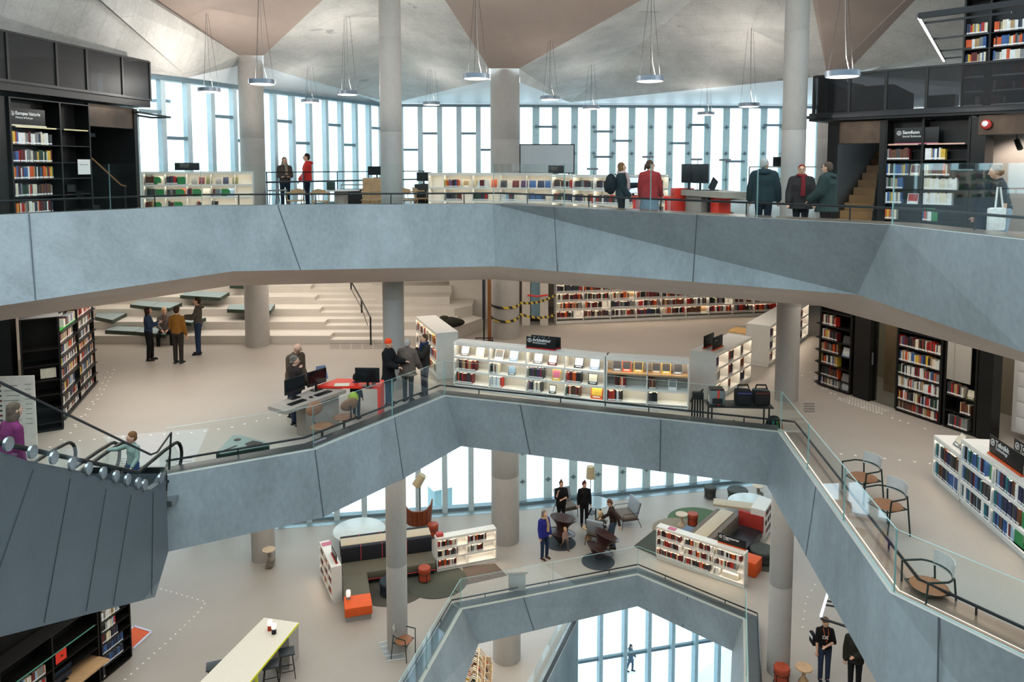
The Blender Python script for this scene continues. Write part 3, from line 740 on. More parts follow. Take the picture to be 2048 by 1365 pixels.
# ================================================================ furniture builders (local frame: front faces -y, base at z = 0)
OAK = mat('pale_oak', '#b8946c', .5, var=.12, scale=5); GREYW = mat('grey_oiled_wood', '#9a8e82', .55, var=.08, scale=4)
LEA = mat('brown_leather', '#8a5f45', .45, var=.1, scale=10, bump=.2); REDP = mat('signal_red_lacquer', '#e0331f', .45, var=.02)
SCR = mat('dark_screen', '#0c0e12', .15, var=.02, spec=.6); CHR = mat('brushed_metal', '#a7aaac', .3, .9, var=.04)
GREYP = mat('grey_plastic', '#8a8580', .5, var=.04); GRN = mat('dark_green_paint', '#22352d', .5, var=.06)
LED = mat_emit('warm_led', '#fff0dc', 24.0); LAMPW = mat_emit('lamp_diffuser', '#fff4e6', 4.0)
def office_chair(loc, rz, label, c=LEA):
    r = thing('office_chair', label, 'chair', loc, rz)
    q = mb(); q.ball((0, 0, .47), .24, 20, (1.02, .95, .2)); q.build('seat', c, r)
    q = mb(); q.ball((0, .24, .80), .2, 20, (1.1, .2, .72), Matrix.Rotation(-.12, 3, 'X')); q.build('backrest', c, r)
    q = mb(); q.tube([(0, .1, .44), (0, .3, .5), (0, .29, .78)], .018, 8); q.build('back_support', RAIL, r)
    q = mb(); q.tube([(0, 0, .12), (0, 0, .44)], .028, 10); q.build('column', RAIL, r)
    for k in range(5):
        a = 2 * PI * k / 5; q = mb(); q.tube([(0, 0, .12), (.28 * math.cos(a), .28 * math.sin(a), .07)], [.025, .016], 8); q.ball((.28 * math.cos(a), .28 * math.sin(a), .031), .03, 8); q.build('leg', RAIL, r)
    return r
def wood_armchair(loc, rz, label, group=None):
    r = thing('wooden_armchair', label, 'chair', loc, rz, group)
    q = mb(); q.bbox((0, 0, .43), (.5, .46, .035), .015); q.build('seat', OAK, r)
    pts = [(.29 * math.sin(a), .02 + .27 * -math.cos(a) * -1, .69) for a in [-1.75 + i * 3.5 / 12 for i in range(13)]]
    q = mb(); q.tube(pts, .022, 8); q.build('arm_rail', OAK, r)
    q = mb()
    bp = [(.24 * math.sin(a), .03 + .25 * math.cos(a), 0) for a in [-.9 + i * 1.8 / 8 for i in range(9)]]
    for i in range(8):
        (x0, y0, _), (x1_, y1_, _) = bp[i], bp[i + 1]; h0 = .82 - .05 * abs(i - 4) / 4; h1 = .82 - .05 * abs(i - 3) / 4
        q.slab([(x0, y0, .66), (x1_, y1_, .66), (x1_, y1_, h1), (x0, y0, h0)], .02)
    q.build('backrest', OAK, r)
    q = mb()
    for x in (-.12, 0, .12): q.tube([(x, .2, .44), (x * 1.1, .27, .68)], .012, 6)
    q.build('spindles', OAK, r)
    for x in (-1, 1):
        q = mb(); q.tube([(x * .2, -.18, .42), (x * .24, -.22, 0)], [.018, .013], 8); q.build('leg', OAK, r)
        q = mb(); q.tube([(x * .2, .18, .42), (x * .24, .24, 0)], [.018, .013], 8); q.build('leg', OAK, r)
        q = mb(); q.tube([(x * .24, -.1, .43), (x * .28, -.12, .69)], .013, 8); q.build('arm_post', OAK, r)
    return r
def monitor(loc, rz, label, w=.54, h=.32, lift=.14, screen=None):
    r = thing('monitor', label, 'monitor', loc, rz)
    q = mb(); q.bbox((0, 0, lift + h / 2), (w, .035, h), .006); q.build('housing', BLKM, r)
    q = mb(); q.box((0, -.0185, lift + h / 2), (w - .02, .002, h - .025)); q.build('screen', screen or SCR, r)
    q = mb(); q.bar((0, .03, .01), (0, .03, lift + h * .5), .05, .03); q.bbox((0, .02, .008), (.24, .18, .016), .004); q.build('stand', RAIL, r)
    return r
def keyboard(loc, rz, label):
    q = mb(); q.bbox((0, 0, .01), (.44, .14, .02), .004)
    for i in range(4):
        for k in range(12): q.box((-.19 + k * .034, -.045 + i * .03, .022), (.027, .024, .006))
    o = q.build('keyboard', BLKM, None, loc, rz); return tag(o, label, 'keyboard')
def bar_stool(loc, rz, label, seat=None, frame=None, h=.68, group=None):
    r = thing('bar_stool', label, 'stool', loc, rz, group)
    q = mb(); q.bbox((0, 0, h), (.4, .36, .045), .02); q.build('seat', seat or BLKM, r)
    q = mb(); q.bar((-.15, -.13, h * .3), (.15, -.13, h * .3), .016); q.bar((-.15, .13, h * .3), (.15, .13, h * .3), .016); q.build('footrest', frame or BLKM, r)
    for x in (-1, 1):
        for y in (-1, 1): q = mb(); q.tube([(x * .13, y * .11, h - .02), (x * .2, y * .18, 0)], .013, 6); q.build('leg', frame or BLKM, r)
    return r
def pendant(px, py, wpx, ay, label):
    d = 900 / wpx; p = gd(px, py, d); r_ = .3; h = .105
    r = thing('pendant_lamp', label, 'lamp', p, 0, None)
    q = mb(); q.lathe([(r_ * .97, -.0), (r_, -.0), (r_, h), (r_ * .4, h + .004), (0, h + .004)], (0, 0, -h * .5), 40); q.build('shade', mat('lamp_grey', '#77808a', .4, .4, var=.03), r)
    q = mb(); q.lathe([(0, -.012), (r_ * .8, -.012), (r_ * .965, -.002), (0, .0)], (0, 0, -h * .5 + .004), 40); q.build('diffuser', LAMPW, r)
    zt_ = gd(px, ay, d).z - p.z
    q = mb()
    for k in range(3):
        a = 2 * PI * k / 3 + .4; q.tube([(r_ * .85 * math.cos(a), r_ * .85 * math.sin(a), h * .5), (.03 * math.cos(a), .03 * math.sin(a), zt_)], .0035, 4)
    q.build('suspension_wire', RAIL, r)
    q = mb(); q.tube([(.12, 0, h * .5), (.06, 0, h * .5 + .25), (.02, 0, h * .5 + .8), (.0, 0, zt_)], .006, 5); q.build('power_cord', GREYP, r)
    return r
def on_line(px, P0, P1):
    r = ray(px, 330); k = r.x / r.y; d = P1 - P0
    t = (k * P0.y - P0.x) / (d.x - k * d.y); return P0 + d * t
# ================================================================ TOP LEVEL
lamps = [(524, 164, 51, -30, 'bright disc pendant lamp hanging in front of the wide left column'), (418, 180, 43, 27, 'disc pendant lamp second from the left, left of the wide column'),
 (322, 203, 36, 53, 'leftmost disc pendant lamp, beside the black mezzanine corner'), (695, 186, 41, -30, 'disc pendant lamp hanging left of the slim middle column'),
 (620, 202, 35, 100, 'small disc pendant lamp above the person in the red jacket'), (953, 153, 53, -30, 'large disc pendant lamp hanging at the left edge of the thick column'),
 (863, 207, 34, 80, 'small disc pendant lamp right of the slim middle column'), (1100, 196, 39, 57, 'disc pendant lamp just right of the thick column'),
 (1182, 215, 34, 95, 'small disc pendant lamp above the gap beside the white screen'), (1300, 158, 55, -30, 'large disc pendant lamp over the person in the red cardigan'),
 (1412, 227, 33, 102, 'lowest hanging disc pendant lamp, over the two monitors'), (1498, 210, 40, 10, 'disc pendant lamp left of the slim right column'),
 (1685, 148, 65, -40, 'largest disc pendant lamp, in front of the right mezzanine')]
for l in lamps: pendant(*l)
# ---- left black block: case, mezzanine, stair
LP0 = gd(0, 330, 15.8); LP1 = gd(270, 330, 20.1); LP0.z = LP1.z = 0
def lpt(px, z=Z3, off=0):
    p = on_line(px, LP0, LP1); u = (LP1 - LP0).normalized(); p = p + V((-u.y, u.x, 0)) * off; p.z = z; return p
lu = (LP1 - LP0).normalized(); ln_ = V((-lu.y, lu.x, 0)); la = math.atan2(lu.y, lu.x)
c = Case('bookcase', 'tall black steel bookcase with the Europas historie sign', lpt(24), lpt(184), 2.98, .4, 2, [.09, .47, .86, 1.24, 1.61, 2.0, 2.39], BLK, .09, colw=[.6, .4], thick=.045)
nm = 'Europas historie case'
for lev, (mx, f) in {5: ('mixed', .86), 4: ('mixed', .86), 3: ('mixed', .86), 2: ('dark', .83), 1: ('mixed', .82), 0: ('dark', .8)}.items():
    c.row(0, lev, mx, (0, f), (.23, .29), f'{ordn(5-lev)} shelf of left bay, {nm}', 'books in the ' + nm, w=(.025, .05))
for i, b in enumerate((0, 1)):
    q = mb(); x0, x1_ = c.xs[b], c.xs[b + 1]; q.box(((x0 + x1_) / 2, .0, 2.375), ((x1_ - x0) * .8, .012, .03)); q.build('label_strip', mat('cream_strip', '#d8cba0', .6), c.root)
sign(c.M @ Matrix.Translation((c.xs[0] + .55, .06, 2.392)), 1.0, .36, 'Europas historie', 'History of Europe', 'black sign reading Europas historie on the tall black bookcase', 'cream', fs=.105)
q = mb(); q.slab([(0, 0, 0), (.42, 0, 0), (.42, 0, .36), (0, .0, .36)], .002); o = q.build('paper_notice', LABEL); o.matrix_world = c.M @ Matrix.Translation((c.xs[1] + .45, -.03, 1.32)); tag(o, 'white paper notice hung on the empty bay of the black bookcase', 'notice')
text('Velkommen', .06, BM['grey'], o, Matrix(((1, 0, 0, .05), (0, 0, -1, -.001), (0, 1, 0, .22), (0, 0, 0, 1))), 'notice_text', .0003)
# mezzanine
mz = thing('mezzanine', 'black steel mezzanine with mesh railing over the left bookcase', 'mezzanine', lpt(-60, E + 1.55))
def lloc(p): return p - mz.location
W_l = (lpt(292) - lpt(-60)).length
MB45 = Matrix.Rotation(la, 4, 'Z')
q = mb(); q.T = MB45; q.box((W_l / 2, 1.7, .11), (W_l, 3.8, .22)); q.build('deck', BLKM, mz)
q = mb(); q.T = MB45; q.box((W_l / 2, -.22, .2), (W_l, .06, .06)); q.build('edge_trim', RAIL, mz)
MESH = mat_mesh('black_wire_mesh', '#0d0f12', 95, .44)
q = mb(); q.T = MB45; q.box((W_l / 2, -.2, .72), (W_l, .012, .96)); q.box((W_l, 1.4, .72), (.012, 3.2, .96)); q.build('mesh_panel', MESH, mz)
q = mb(); q.T = MB45; q.bar((0, -.2, 1.22), (W_l, -.2, 1.22), .05); q.bar((W_l, -.2, 1.22), (W_l, 3, 1.22), .05); q.build('top_rail', BLKM, mz)
for px in (8, 106, 166, 237, 292):
    p = lpt(px) - lpt(-60); q = mb(); q.T = MB45; x = p.length; q.bar((x, -.2, .2), (x, -.2, 1.22), .06); q.build('post', BLKM, mz)
q = mb(); q.T = MB45; x0 = (lpt(150) - lpt(-60)).length; x1_ = (lpt(245) - lpt(-60)).length
q.slab([(0, .8, .2), (x0, .8, .2), (x1_, .8, .2), (x1_, .8, 1.04), (x0, .8, 1.0), (0, .8, .55)], .06); q.build('stair_screen', BLKM, mz)
# panel above the stair, stair well
BRW = mat('patinated_steel', '#4b3c30', .4, .5, var=.3, scale=2.5)
pn = mb(); a, b = lpt(184, 0), lpt(272, 0)
pn.box((a + b) / 2 + V((0, 0, Z3 + 2.78)) + ln_ * .1, ((b - a).length, .1, .56), la)
pn.box(lpt(275, Z3 + 1.52, 1.3), (.14, 2.6, 3.04), la); pn.box((lpt(120, Z3 + 1.5, 1.9) + lpt(272, Z3 + 1.5, 1.9)) / 2 + V((0, 0, .06)), ((b - a).length + 1.2, .05, 3.12), la)
pn.box((lpt(-40, Z3 + 1.5, .1) + lpt(20, Z3 + 1.5, .1)) / 2, ((lpt(20) - lpt(-40)).length, .1, 3.0), la)
w_ = struct(pn.build('wall_left', BLK), 'black steel wall around the left stair')
q = mb(); q.box((a + b) / 2 + V((0, 0, Z3 + 2.78)) + ln_ * .04, ((b - a).length, .02, .54), la); q.build('panel', BRW, w_)
st = thing('stairs', 'dark steel stairs rising behind the left handrail', 'stairs', lpt(250, Z3, .15), la)
for i in range(6):
    q = mb(); q.box((-.35 - i * .27, .55, .09 + .18 * i), (.27, 1.0, .18 + .0)); q.build('step', BLK, st)
q = mb(); q.tube([(.25, .03, .98), (.05, .03, 1.02), (-1.0, .03, 1.72)], .022, 8); q.build('handrail', mat('brass_rail', '#a57e52', .35, .6), st)
q = mb(); q.tube([(.2, .03, 0), (.2, .03, .98)], .03, 8); q.build('newel_post', RAIL, st)
lf = thing('led_light_frame', 'black projecting light frame at the corner of the left mezzanine', 'lamp', lpt(272, E + 1.4), la)
for y in (-.1, .5): q = mb(); q.bar((0, y, 0), (1.9, y + .3, -.02), .05); q.build('bar', BLKM, lf)
q = mb(); q.bar((1.9, .2, -.02), (1.9, .8, -.02), .05); q.build('bar', BLKM, lf)
# ---- right black block
RP0 = gd(1610, 330, 19.5); RP1 = gd(2048, 330, 16.06); RP0.z = RP1.z = 0
def rpt(px, z=Z3, off=0):
    p = on_line(px, RP0, RP1); u = (RP1 - RP0).normalized(); p = p + V((-u.y, u.x, 0)) * off; p.z = z; return p
ru = (RP1 - RP0).normalized(); rn = V((-ru.y, ru.x, 0)); ra = math.atan2(ru.y, ru.x); MR = Matrix.Rotation(ra, 4, 'Z')
c = Case('bookcase', 'tall black steel bookcase with the Samfunn sign', rpt(1768), rpt(1938), 2.62, .4, 2, [.25, .63, .98, 1.3, 1.67, 2.03], BLK, .1, colw=[.46, .54], thick=.05)
nm = 'Samfunn case'; gp = 'books in the Samfunn case'
for b, lev, mx, f in ((0, 4, 'warm', (0, .72)), (0, 3, 'mixed', (0, .7)), (0, 2, 'mixed', (0, .55)), (0, 1, 'mixed', (0, .55)), (0, 0, 'mixed', (0, .4)),
                      (1, 4, 'mixed', (0, .5)), (1, 3, 'warm', (0, .63)), (1, 2, 'white', (0, .8)), (1, 1, 'white', (0, .74)), (1, 0, 'mixed', (0, .25))):
    c.row(b, lev, mx, f, (.24, .28), f'{ordn(4-lev)} shelf of {"left" if b == 0 else "right"} bay, Samfunn case', gp, w=(.03, .055))
for b in (0, 1):
    q = mb(); x0, x1_ = c.xs[b], c.xs[b + 1]; q.box(((x0 + x1_) / 2, -.01, 2.03), ((x1_ - x0) * .8, .012, .035)); q.build('label_strip', mat('pink_strip', '#c9a08c', .6), c.root)
sign(c.M @ Matrix.Translation((c.xs[0] + .68, .05, 2.032)), .95, .36, 'Samfunn', 'Social Sciences', 'dark sign reading Samfunn on the right black bookcase', 'pink', fs=.11)
c.face_book(0, 3, .85, .2, .27, 'cream', 'cream book face-out on the second shelf beside the Samfunn books', art='dark red')
c.face_book(0, 1, .82, .24, .26, 'white', 'white book face-out on the fourth shelf of the Samfunn case', art='red')
bookend(c.M @ Matrix.Translation((c.xs[0] + 1.05, .05, .252)), .3, .3, 'green', 'green bookend low in the Samfunn case beside the glass')
m2 = thing('mezzanine', 'black steel mezzanine with mesh railing over the right stair', 'mezzanine', rpt(1622, E + 1.1))
Wr = (rpt(2120) - rpt(1622)).length
q = mb(); q.T = MR; q.box((Wr / 2, 1.9, .1), (Wr, 4.2, .2)); q.build('deck', BLKM, m2)
q = mb(); q.T = MR; q.box((Wr / 2, -.22, .1), (Wr + .3, .08, .08)); q.build('edge_trim', RAIL, m2)
q = mb(); q.T = MR; q.box((Wr / 2 + .1, -.18, .66), (Wr - .2, .012, .9)); q.box((.12, 1.4, .66), (.012, 3.1, .9)); q.build('mesh_panel', MESH, m2)
q = mb(); q.T = MR; q.bar((.1, -.18, 1.12), (Wr, -.18, 1.12), .05); q.bar((.1, -.18, 1.12), (.1, 3, 1.12), .05); q.build('top_rail', BLKM, m2)
for px in (1630, 1700, 1772, 1852):
    x = (rpt(px) - rpt(1622)).length; q = mb(); q.T = MR; q.bar((x, -.18, .2), (x, -.18, 1.12), .06); q.build('post', BLKM, m2)
q = mb(); q.T = MR; x0 = (rpt(1688) - rpt(1622)).length; x1_ = (rpt(1766) - rpt(1622)).length; x2_ = (rpt(1806) - rpt(1622)).length
q.slab([(.15, .5, .2), (x2_, .5, .2), (x2_, .5, .6), (x1_, .5, .86), (x0, .5, .86), (x0, .5, .7), (.15, .5, 1.08)], .06); q.build('stair_screen', BLKM, m2)
q = mb(); q.T = MR; q.box((x2_ + .5, 1.0, .35), (.6, .3, .42)); q.build('planter_box', BLKM, m2)
pn = mb(); a, b = rpt(1653, 0), rpt(1767, 0)
pn.box((a + b) / 2 + V((0, 0, Z3 + 2.35)) + rn * .1, ((b - a).length, .1, .56), ra)
pn.box(rpt(1664, Z3 + 1.3, 2.2), (.26, 4.4, 2.6), ra); pn.box(rpt(1764, Z3 + 1.3, .3), (.16, .6, 2.6), ra)
pn.box((rpt(1640, Z3 + 1.3, 4.4) + rpt(1790, Z3 + 1.3, 4.4)) / 2, (4.2, .06, 2.6), ra)
for px in (1955,): pn.box(rpt(px, Z3 + 1.3, .3), (.28, .7, 2.6), ra)
a2, b2 = rpt(1955, 0), rpt(2130, 0)
pn.box((a2 + b2) / 2 + V((0, 0, Z3 + 2.42)) + rn * .0, ((b2 - a2).length, .1, .44), ra)
w_ = struct(pn.build('wall_right', BLK), 'black steel wall around the right stair')
q = mb(); q.box((a + b) / 2 + V((0, 0, Z3 + 2.35)) + rn * .04, ((b - a).length, .02, .54), ra); q.box((a2 + b2) / 2 + V((0, 0, Z3 + 2.42)) - rn * .06, ((b2 - a2).length, .02, .42), ra); q.build('panel', BRW, w_)
q = mb(); q.box((a2 + b2) / 2 + V((0, 0, Z3 + 1.2)) + rn * 1.6, ((b2 - a2).length + 1.5, .1, 2.4), ra)
struct(q.build('wall_grey', mat('grey_wall_panel', '#8b8179', .6, var=.04)), 'warm grey wall in the niche at right')
st = thing('stairs', 'wooden stairs climbing beside the Samfunn bookcase', 'stairs', on_line(1716, RP0, RP1) + V((0, .15, Z3)), -.51)
WOODS = mat('oak_step', '#8a6238', .45, var=.15, scale=4)
for i in range(13):
    q = mb(); q.box((0, .15 + i * .26, .1 + .19 * i), (.8, .28, .2)); q.build('step', WOODS, st)
q = mb(); q.tube([(-.52, -.1, .95), (-.5, 2.4, 2.75)], .022, 8); q.build('handrail', mat('brass_rail', '#a57e52', .35, .6), st)
al = thing('fire_bell', 'red and white round fire bell above the grey niche', 'bell', rpt(1972, E + .88, -.1), ra)
q = mb(); q.ball((0, -.05, 0), .11, 16, (1, .6, 1)); q.build('dome', mat('bell_red', '#b3322a', .4), al)
q = mb(); q.ball((-.01, -.09, .01), .07, 12, (1, .5, 1)); q.build('cap', LABEL, al)
sp = thing('spotlight', 'black track spotlight in the grey niche at right', 'lamp', rpt(2012, E + .55, .8), ra)
q = mb(); q.tube([(0, 0, 0), (.1, -.1, -.2)], .06, 12); q.build('head', BLKM, sp); q = mb(); q.tube([(0, 0, 0), (0, 0, .18)], .012, 6); q.bar((-.5, 0, .18), (.6, 0, .18), .04); q.build('track', BLKM, sp)
# upper bookcase on the mezzanine
c = Case('bookcase', 'tall black bookcase full of books standing on the right mezzanine', rpt(1900, E + 1.3, .55), rpt(2110, E + 1.3, .55), 2.45, .35, 2, [.02, .335, .67, 1.0, 1.33, 1.66], BLK, .02, colw=[.27, .73], thick=.04)
for lev in range(6):
    for b in (0, 1):
        c.row(b, lev, 'dark' if lev < 3 else 'mixed', (.02, 1 if lev > 2 else .93), (.2, .26), f'{ordn(5-lev)} shelf of {"left" if b == 0 else "right"} bay, mezzanine bookcase', 'books on the mezzanine', w=(.02, .045))
q = mb(); q.box((rpt(1900, E + 3.6, 1.0) + rpt(2140, E + 3.6, 1.0)) / 2 + V((0, 0, .4)), ((rpt(2140) - rpt(1900)).length, .1, 1.2), ra); struct(q.build('wall_right', BLKM), 'black wall above the mezzanine bookcase')
lf = thing('led_light_frame', 'black frame with a glowing light bar beside the mezzanine bookcase', 'lamp', gd(1838, 32, 12.5))
def rel(p): return p - lf.location
pa, pb = gd(1838, 32, 12.5), gd(1889, 122, 17.6)
q = mb(); q.bar(rel(pa) + V((0, 0, -.03)), rel(lerp(pa, pb, .97)) + V((0, 0, -.03)), .035, .02); q.build('light_bar', mat_emit('led_bar', '#fff2e2', 9), lf)
q = mb(); q.bar(rel(pa), rel(pb), .05, .05); q.build('bar', BLKM, lf)
for t in (0.0, .12, .43, .72, .93):
    p = rel(lerp(pa, pb, t)); e = on_line(1905 if t else 2200, RP0 - rn * (0 if t else 0), RP1)
    L = 2.6 * (1 - t * .8) if t else 5; q = mb(); q.bar(p, p + ru * L * (.55 if t else 1), .035 if t else .09); q.build('bar', BLKM, lf)
# ---- low cases by the windows
def lowcase(label, A, B, H, lv, cols, name, nmx, strips=100, colw=None, D=.42):
    return Case('low_bookcase', label, A, B, H, D, len(colw) if colw else cols, lv, WHTS, .07, strips=strips, thick=.025, colw=colw, back=True, cat='bookcase')
def pxw(l): t = l[-1] - l[0]; return [(l[i + 1] - l[i]) / t for i in range(len(l) - 1)]
pl = [262, 285, 326, 369, 418, 467, 505]
a, b = gd(262, 345, 21.6), gd(505, 345, 22.4); a.z = b.z = Z3
c = lowcase('low white bookcase below the windows, left of the wide column', a, b, 1.33, [.07, .25, .62, .98], 0, '', 0, colw=pxw(pl))
g = 'books in the low case left of the wide column'
for b_, lev, mx, f in ((1, 3, 'dark', (.05, .5)), (2, 3, 'dark', (.05, .65)), (0, 3, 'mixed', (0, .4)), (1, 2, 'dark', (.02, .6)), (2, 2, 'dark', (.05, .5)), (3, 2, 'dark', (0, .2)), (4, 2, 'light', (.05, .45)), (1, 1, 'warm', (.02, .5)), (2, 1, 'dark', (.1, .4)), (3, 1, 'mixed', (.3, .6)), (4, 1, 'dark', (0, .3))):
    c.row(b_, lev, mx, f, (.2, .25), f'{ordn(3-lev)} shelf, {ordn(b_)} bay, low case left of column', g, w=(.022, .05))
for b_, lev, fx, cl in ((1, 3, .62, 'green'), (2, 3, .8, 'green'), (1, 2, .78, 'green'), (2, 2, .7, 'green'), (3, 2, .42, 'green'), (4, 2, .62, 'green'), (1, 1, .6, 'green'), (2, 1, .6, 'green')):
    bookend(c.M @ Matrix.Translation((c.xs[b_] + (c.xs[b_ + 1] - c.xs[b_]) * fx, .06, c.levels[lev] + .001)), .24, .22, cl, f'green bookend, {ordn(b_)} bay, {ordn(3-lev)} shelf, low case left of column')
for i, (fx, cl) in enumerate(((.05, 'grey'), (.2, 'dark red'), (.35, 'olive'), (.55, 'grey'), (.7, 'navy'), (.9, 'olive'))):
    x = c.xs[3] + (c.xs[5] - c.xs[3]) * fx + .15
    display_book(c.M @ Matrix.Translation((x, .06, .985)), .16, .22, cl, f'{cl} book face-out, {ordn(i)} from left on the top display shelf', .4, stand='black')
for i, (b_, lev, fx, cl) in enumerate(((2, 2, .93, 'orange'), (3, 2, .85, 'cream'), (4, 2, .85, 'pale blue'), (1, 3, .88, 'cream'))):
    c.face_book(b_, lev, fx, .2, .25, cl, f'{cl} book face-out, {ordn(b_)} bay, low case left of column', .35)
sign(c.M @ Matrix.Translation((c.xs[2] + .6, .2, 1.36)), .68, .22, 'Filosofi', 'Philosophy', 'black sign reading Filosofi on the low case left of the wide column', None, tm=BM['grey'], icon=False, fs=.09)
pl = [856, 888, 946, 1001, 1053, 1103]
a, b = gd(856, 345, 23.2), gd(1103, 345, 22.6); a.z = b.z = Z3
c = lowcase('low white bookcase in front of the thick column', a, b, 1.28, [.08, .46, .86], 0, '', 0, colw=pxw(pl))
g = 'books in the low case before the thick column'
for b_, lev, mx, f in ((1, 2, 'mixed', (0, .62)), (2, 2, 'mixed', (.1, .65)), (1, 1, 'dark', (.05, .65)), (2, 1, 'dark', (0, .65)), (3, 1, 'light', (0, .75)), (4, 1, 'blue', (.05, .8)), (3, 0, 'warm', (.2, .9)), (4, 0, 'mixed', (.1, .8)), (1, 0, 'dark', (.1, .6))):
    c.row(b_, lev, mx, f, (.2, .25), f'{ordn(2-lev)} shelf, {ordn(b_)} bay, low case before column', g, w=(.022, .05))
for i, (fx, cl) in enumerate(((.02, 'dark grey'), (.25, 'dark red'), (.42, 'purple'), (.58, 'blue'), (.74, 'navy'), (.88, 'blue'))):
    display_book(c.M @ Matrix.Translation((c.xs[3] + (c.xs[5] - c.xs[3]) * fx + .08, .06, .865)), .2, .22, cl, f'{cl} book face-out, {ordn(i)} on display before the thick column', .3)
c.face_book(1, 2, .78, .2, .24, 'cream', 'cream book face-out in the second bay before the thick column', art='tan'); c.face_book(2, 2, .8, .17, .25, 'orange', 'orange book face-out in the third bay before the thick column')
pl = [1103, 1148, 1190, 1240]
a, b = gd(1103, 345, 22.5), gd(1240, 345, 20.6); a.z = b.z = Z3
c = lowcase('low white bookcase behind the woman with the backpack', a, b, 1.24, [.08, .46, .86], 0, '', 0, colw=pxw(pl))
for b_ in range(3):
    for lev in range(3): c.row(b_, lev, 'dark', (.05, .95), (.2, .25), f'{ordn(2-lev)} shelf, {ordn(b_)} bay, case behind the backpack', 'books in the case behind the backpack', w=(.02, .045))
sign(c.M @ Matrix.Translation((.02, .2, 1.27)), .68, .23, 'Filosofi', 'Philosophy', 'black sign reading Filosofi on the low case before the white screen', None, tm=BM['grey'], fs=.085)
pl = [1252, 1275, 1302, 1338]
a, b = gd(1252, 345, 20.9), gd(1338, 345, 22.2); a.z = b.z = Z3
c = lowcase('low white bookcase behind the person in the red cardigan', a, b, 1.24, [.08, .46, .86], 0, '', 0, colw=pxw(pl))
for b_ in range(3):
    for lev in range(3): c.row(b_, lev, 'dark', (.1, .8), (.2, .25), f'{ordn(2-lev)} shelf, {ordn(b_)} bay, case behind red cardigan', 'books in the case behind the cardigan', w=(.02, .045))
# ---- whiteboard screen
p = gd(1094, 318, 27); r = thing('projection_screen', 'large white screen with a black frame beside the thick column', 'screen', (p.x, p.y, Z3))
q = mb(); q.bbox((0, .03, p.z - Z3), (1.98, .06, 1.06), .01); q.build('frame', BLKM, r)
q = mb(); q.box((0, -.004, p.z - Z3), (1.9, .004, .98)); q.build('surface', mat('screen_grey', '#b9c2c6', .6, var=.02), r)
for x in (-.8, .8): q = mb(); q.bar((x, .05, 0), (x, .05, p.z - Z3 - .5), .05); q.box((x, .05, .02), (.06, .6, .04)); q.build('leg', BLKM, r)
# ---- window counter, stools, table, chairs
p0, p1 = gd(528, 362, 24.6), gd(860, 362, 30.5); d = p1 - p0; an = math.atan2(d.y, d.x); L = V((d.x, d.y, 0)).length
r = thing('window_counter', 'long dark counter with a rail below the left windows', 'counter', (p0.x, p0.y, Z3), an)
q = mb(); q.bbox((L / 2, 0, .98), (L, .4, .05), .005); q.build('top', RAIL, r)
q = mb(); q.tube([(0, .3, 1.3), (L, .3, 1.3)], .02, 6); q.build('rail', RAIL, r)
for k in range(6): q = mb(); q.bar((.2 + k * (L - .4) / 5, .15, 0), (.2 + k * (L - .4) / 5, .15, 1.3), .03); q.build('post', RAIL, r)
for i, (px, lb) in enumerate(((549, 'grey bar stool beside the wide left column'), (562, 'grey bar stool second from the wide left column'))):
    p = gd(px, 395, 24.3 + i * .3); bar_stool((p.x, p.y, Z3), .3, lb, GREYP, RAIL, .72)
p = gd(682, 378, 24.5); r = thing('round_table', 'round white table with a slatted wooden drum base', 'table', (p.x, p.y, Z3))
q = mb(); q.lathe([(0, .7), (.6, .7), (.62, .715), (.6, .735), (0, .735)], (0, 0, 0), 40); q.build('top', WHT, r)
q = mb(); q.lathe([(.22, 0), (.22, .7)], (.0, 0, 0), 24); q.build('drum_base', GREYW, r)
p2 = gd(662, 372, 24.4); q = mb(); q.bbox((0, 0, .14), (.24, .2, .28), .01); o = q.build('plant_pot', GRN, None, (p2.x, p2.y, Z3 + .736)); tag(o, 'dark green square pot on the round white table', 'pot')
for px, d_, rz, lb in ((592, 23.6, .5, 'leftmost wooden armchair by the round table'), (640, 23.2, .1, 'wooden armchair with its back to the round table front'), (742, 24, -2.0, 'wooden armchair right of the round table'), (765, 25.2, -1.4, 'wooden armchair left of the slim middle column'), (815, 24.2, -.3, 'wooden armchair right of the slim middle column'), (843, 25, -1.2, 'rightmost wooden armchair beside the low bookcase')):
    p = gd(px, 400, d_); wood_armchair((p.x, p.y, Z3), rz + PI, lb)
p = gd(757, 380, 26); r = thing('cabinet', 'wooden cabinet behind the slim middle column with a dark screen on it', 'cabinet', (p.x, p.y, Z3))
q = mb(); q.bbox((0, 0, .55), (1.0, .5, 1.1), .01); q.build('body', OAK, r)
for z in (.3, .8): q = mb(); q.box((0, -.256, z), (.92, .012, .42)); q.build('door', OAK, r)
monitor((p.x - .05, p.y, Z3 + 1.1), 0, 'dark screen standing on the wooden cabinet', .62, .3, .1)
p = gd(705, 385, 26.5); r = thing('trolley', 'metal framed trolley with dark boxes behind the round table', 'trolley', (p.x, p.y, Z3))
q = mb()
for x in (-.4, .4): q.tube([(x, 0, .1), (x, 0, .85)], .02, 8)
q.tube([(-.4, 0, .85), (.4, 0, .85)], .02, 8); q.build('frame', CHR, r)
q = mb(); q.bbox((.0, .1, .4), (.7, .4, .6), .01); q.build('box', BLKM, r)
for x in (-.4, .4): q = mb(); q.ball((x, 0, .05), .05, 10, (.5, 1, 1)); q.build('wheel', RAIL, r)
p = gd(848, 350, 25.5); monitor((p.x, p.y, Z3 + .9), .2, 'small screen at the left end of the thick column bookcase', .5, .3, .1)
q = mb(); q.bbox((0, 0, .45), (.6, .5, .9), .01); tag(q.build('side_cabinet', BLKM, None, (p.x, p.y, Z3)), 'black side cabinet under the small screen', 'cabinet')
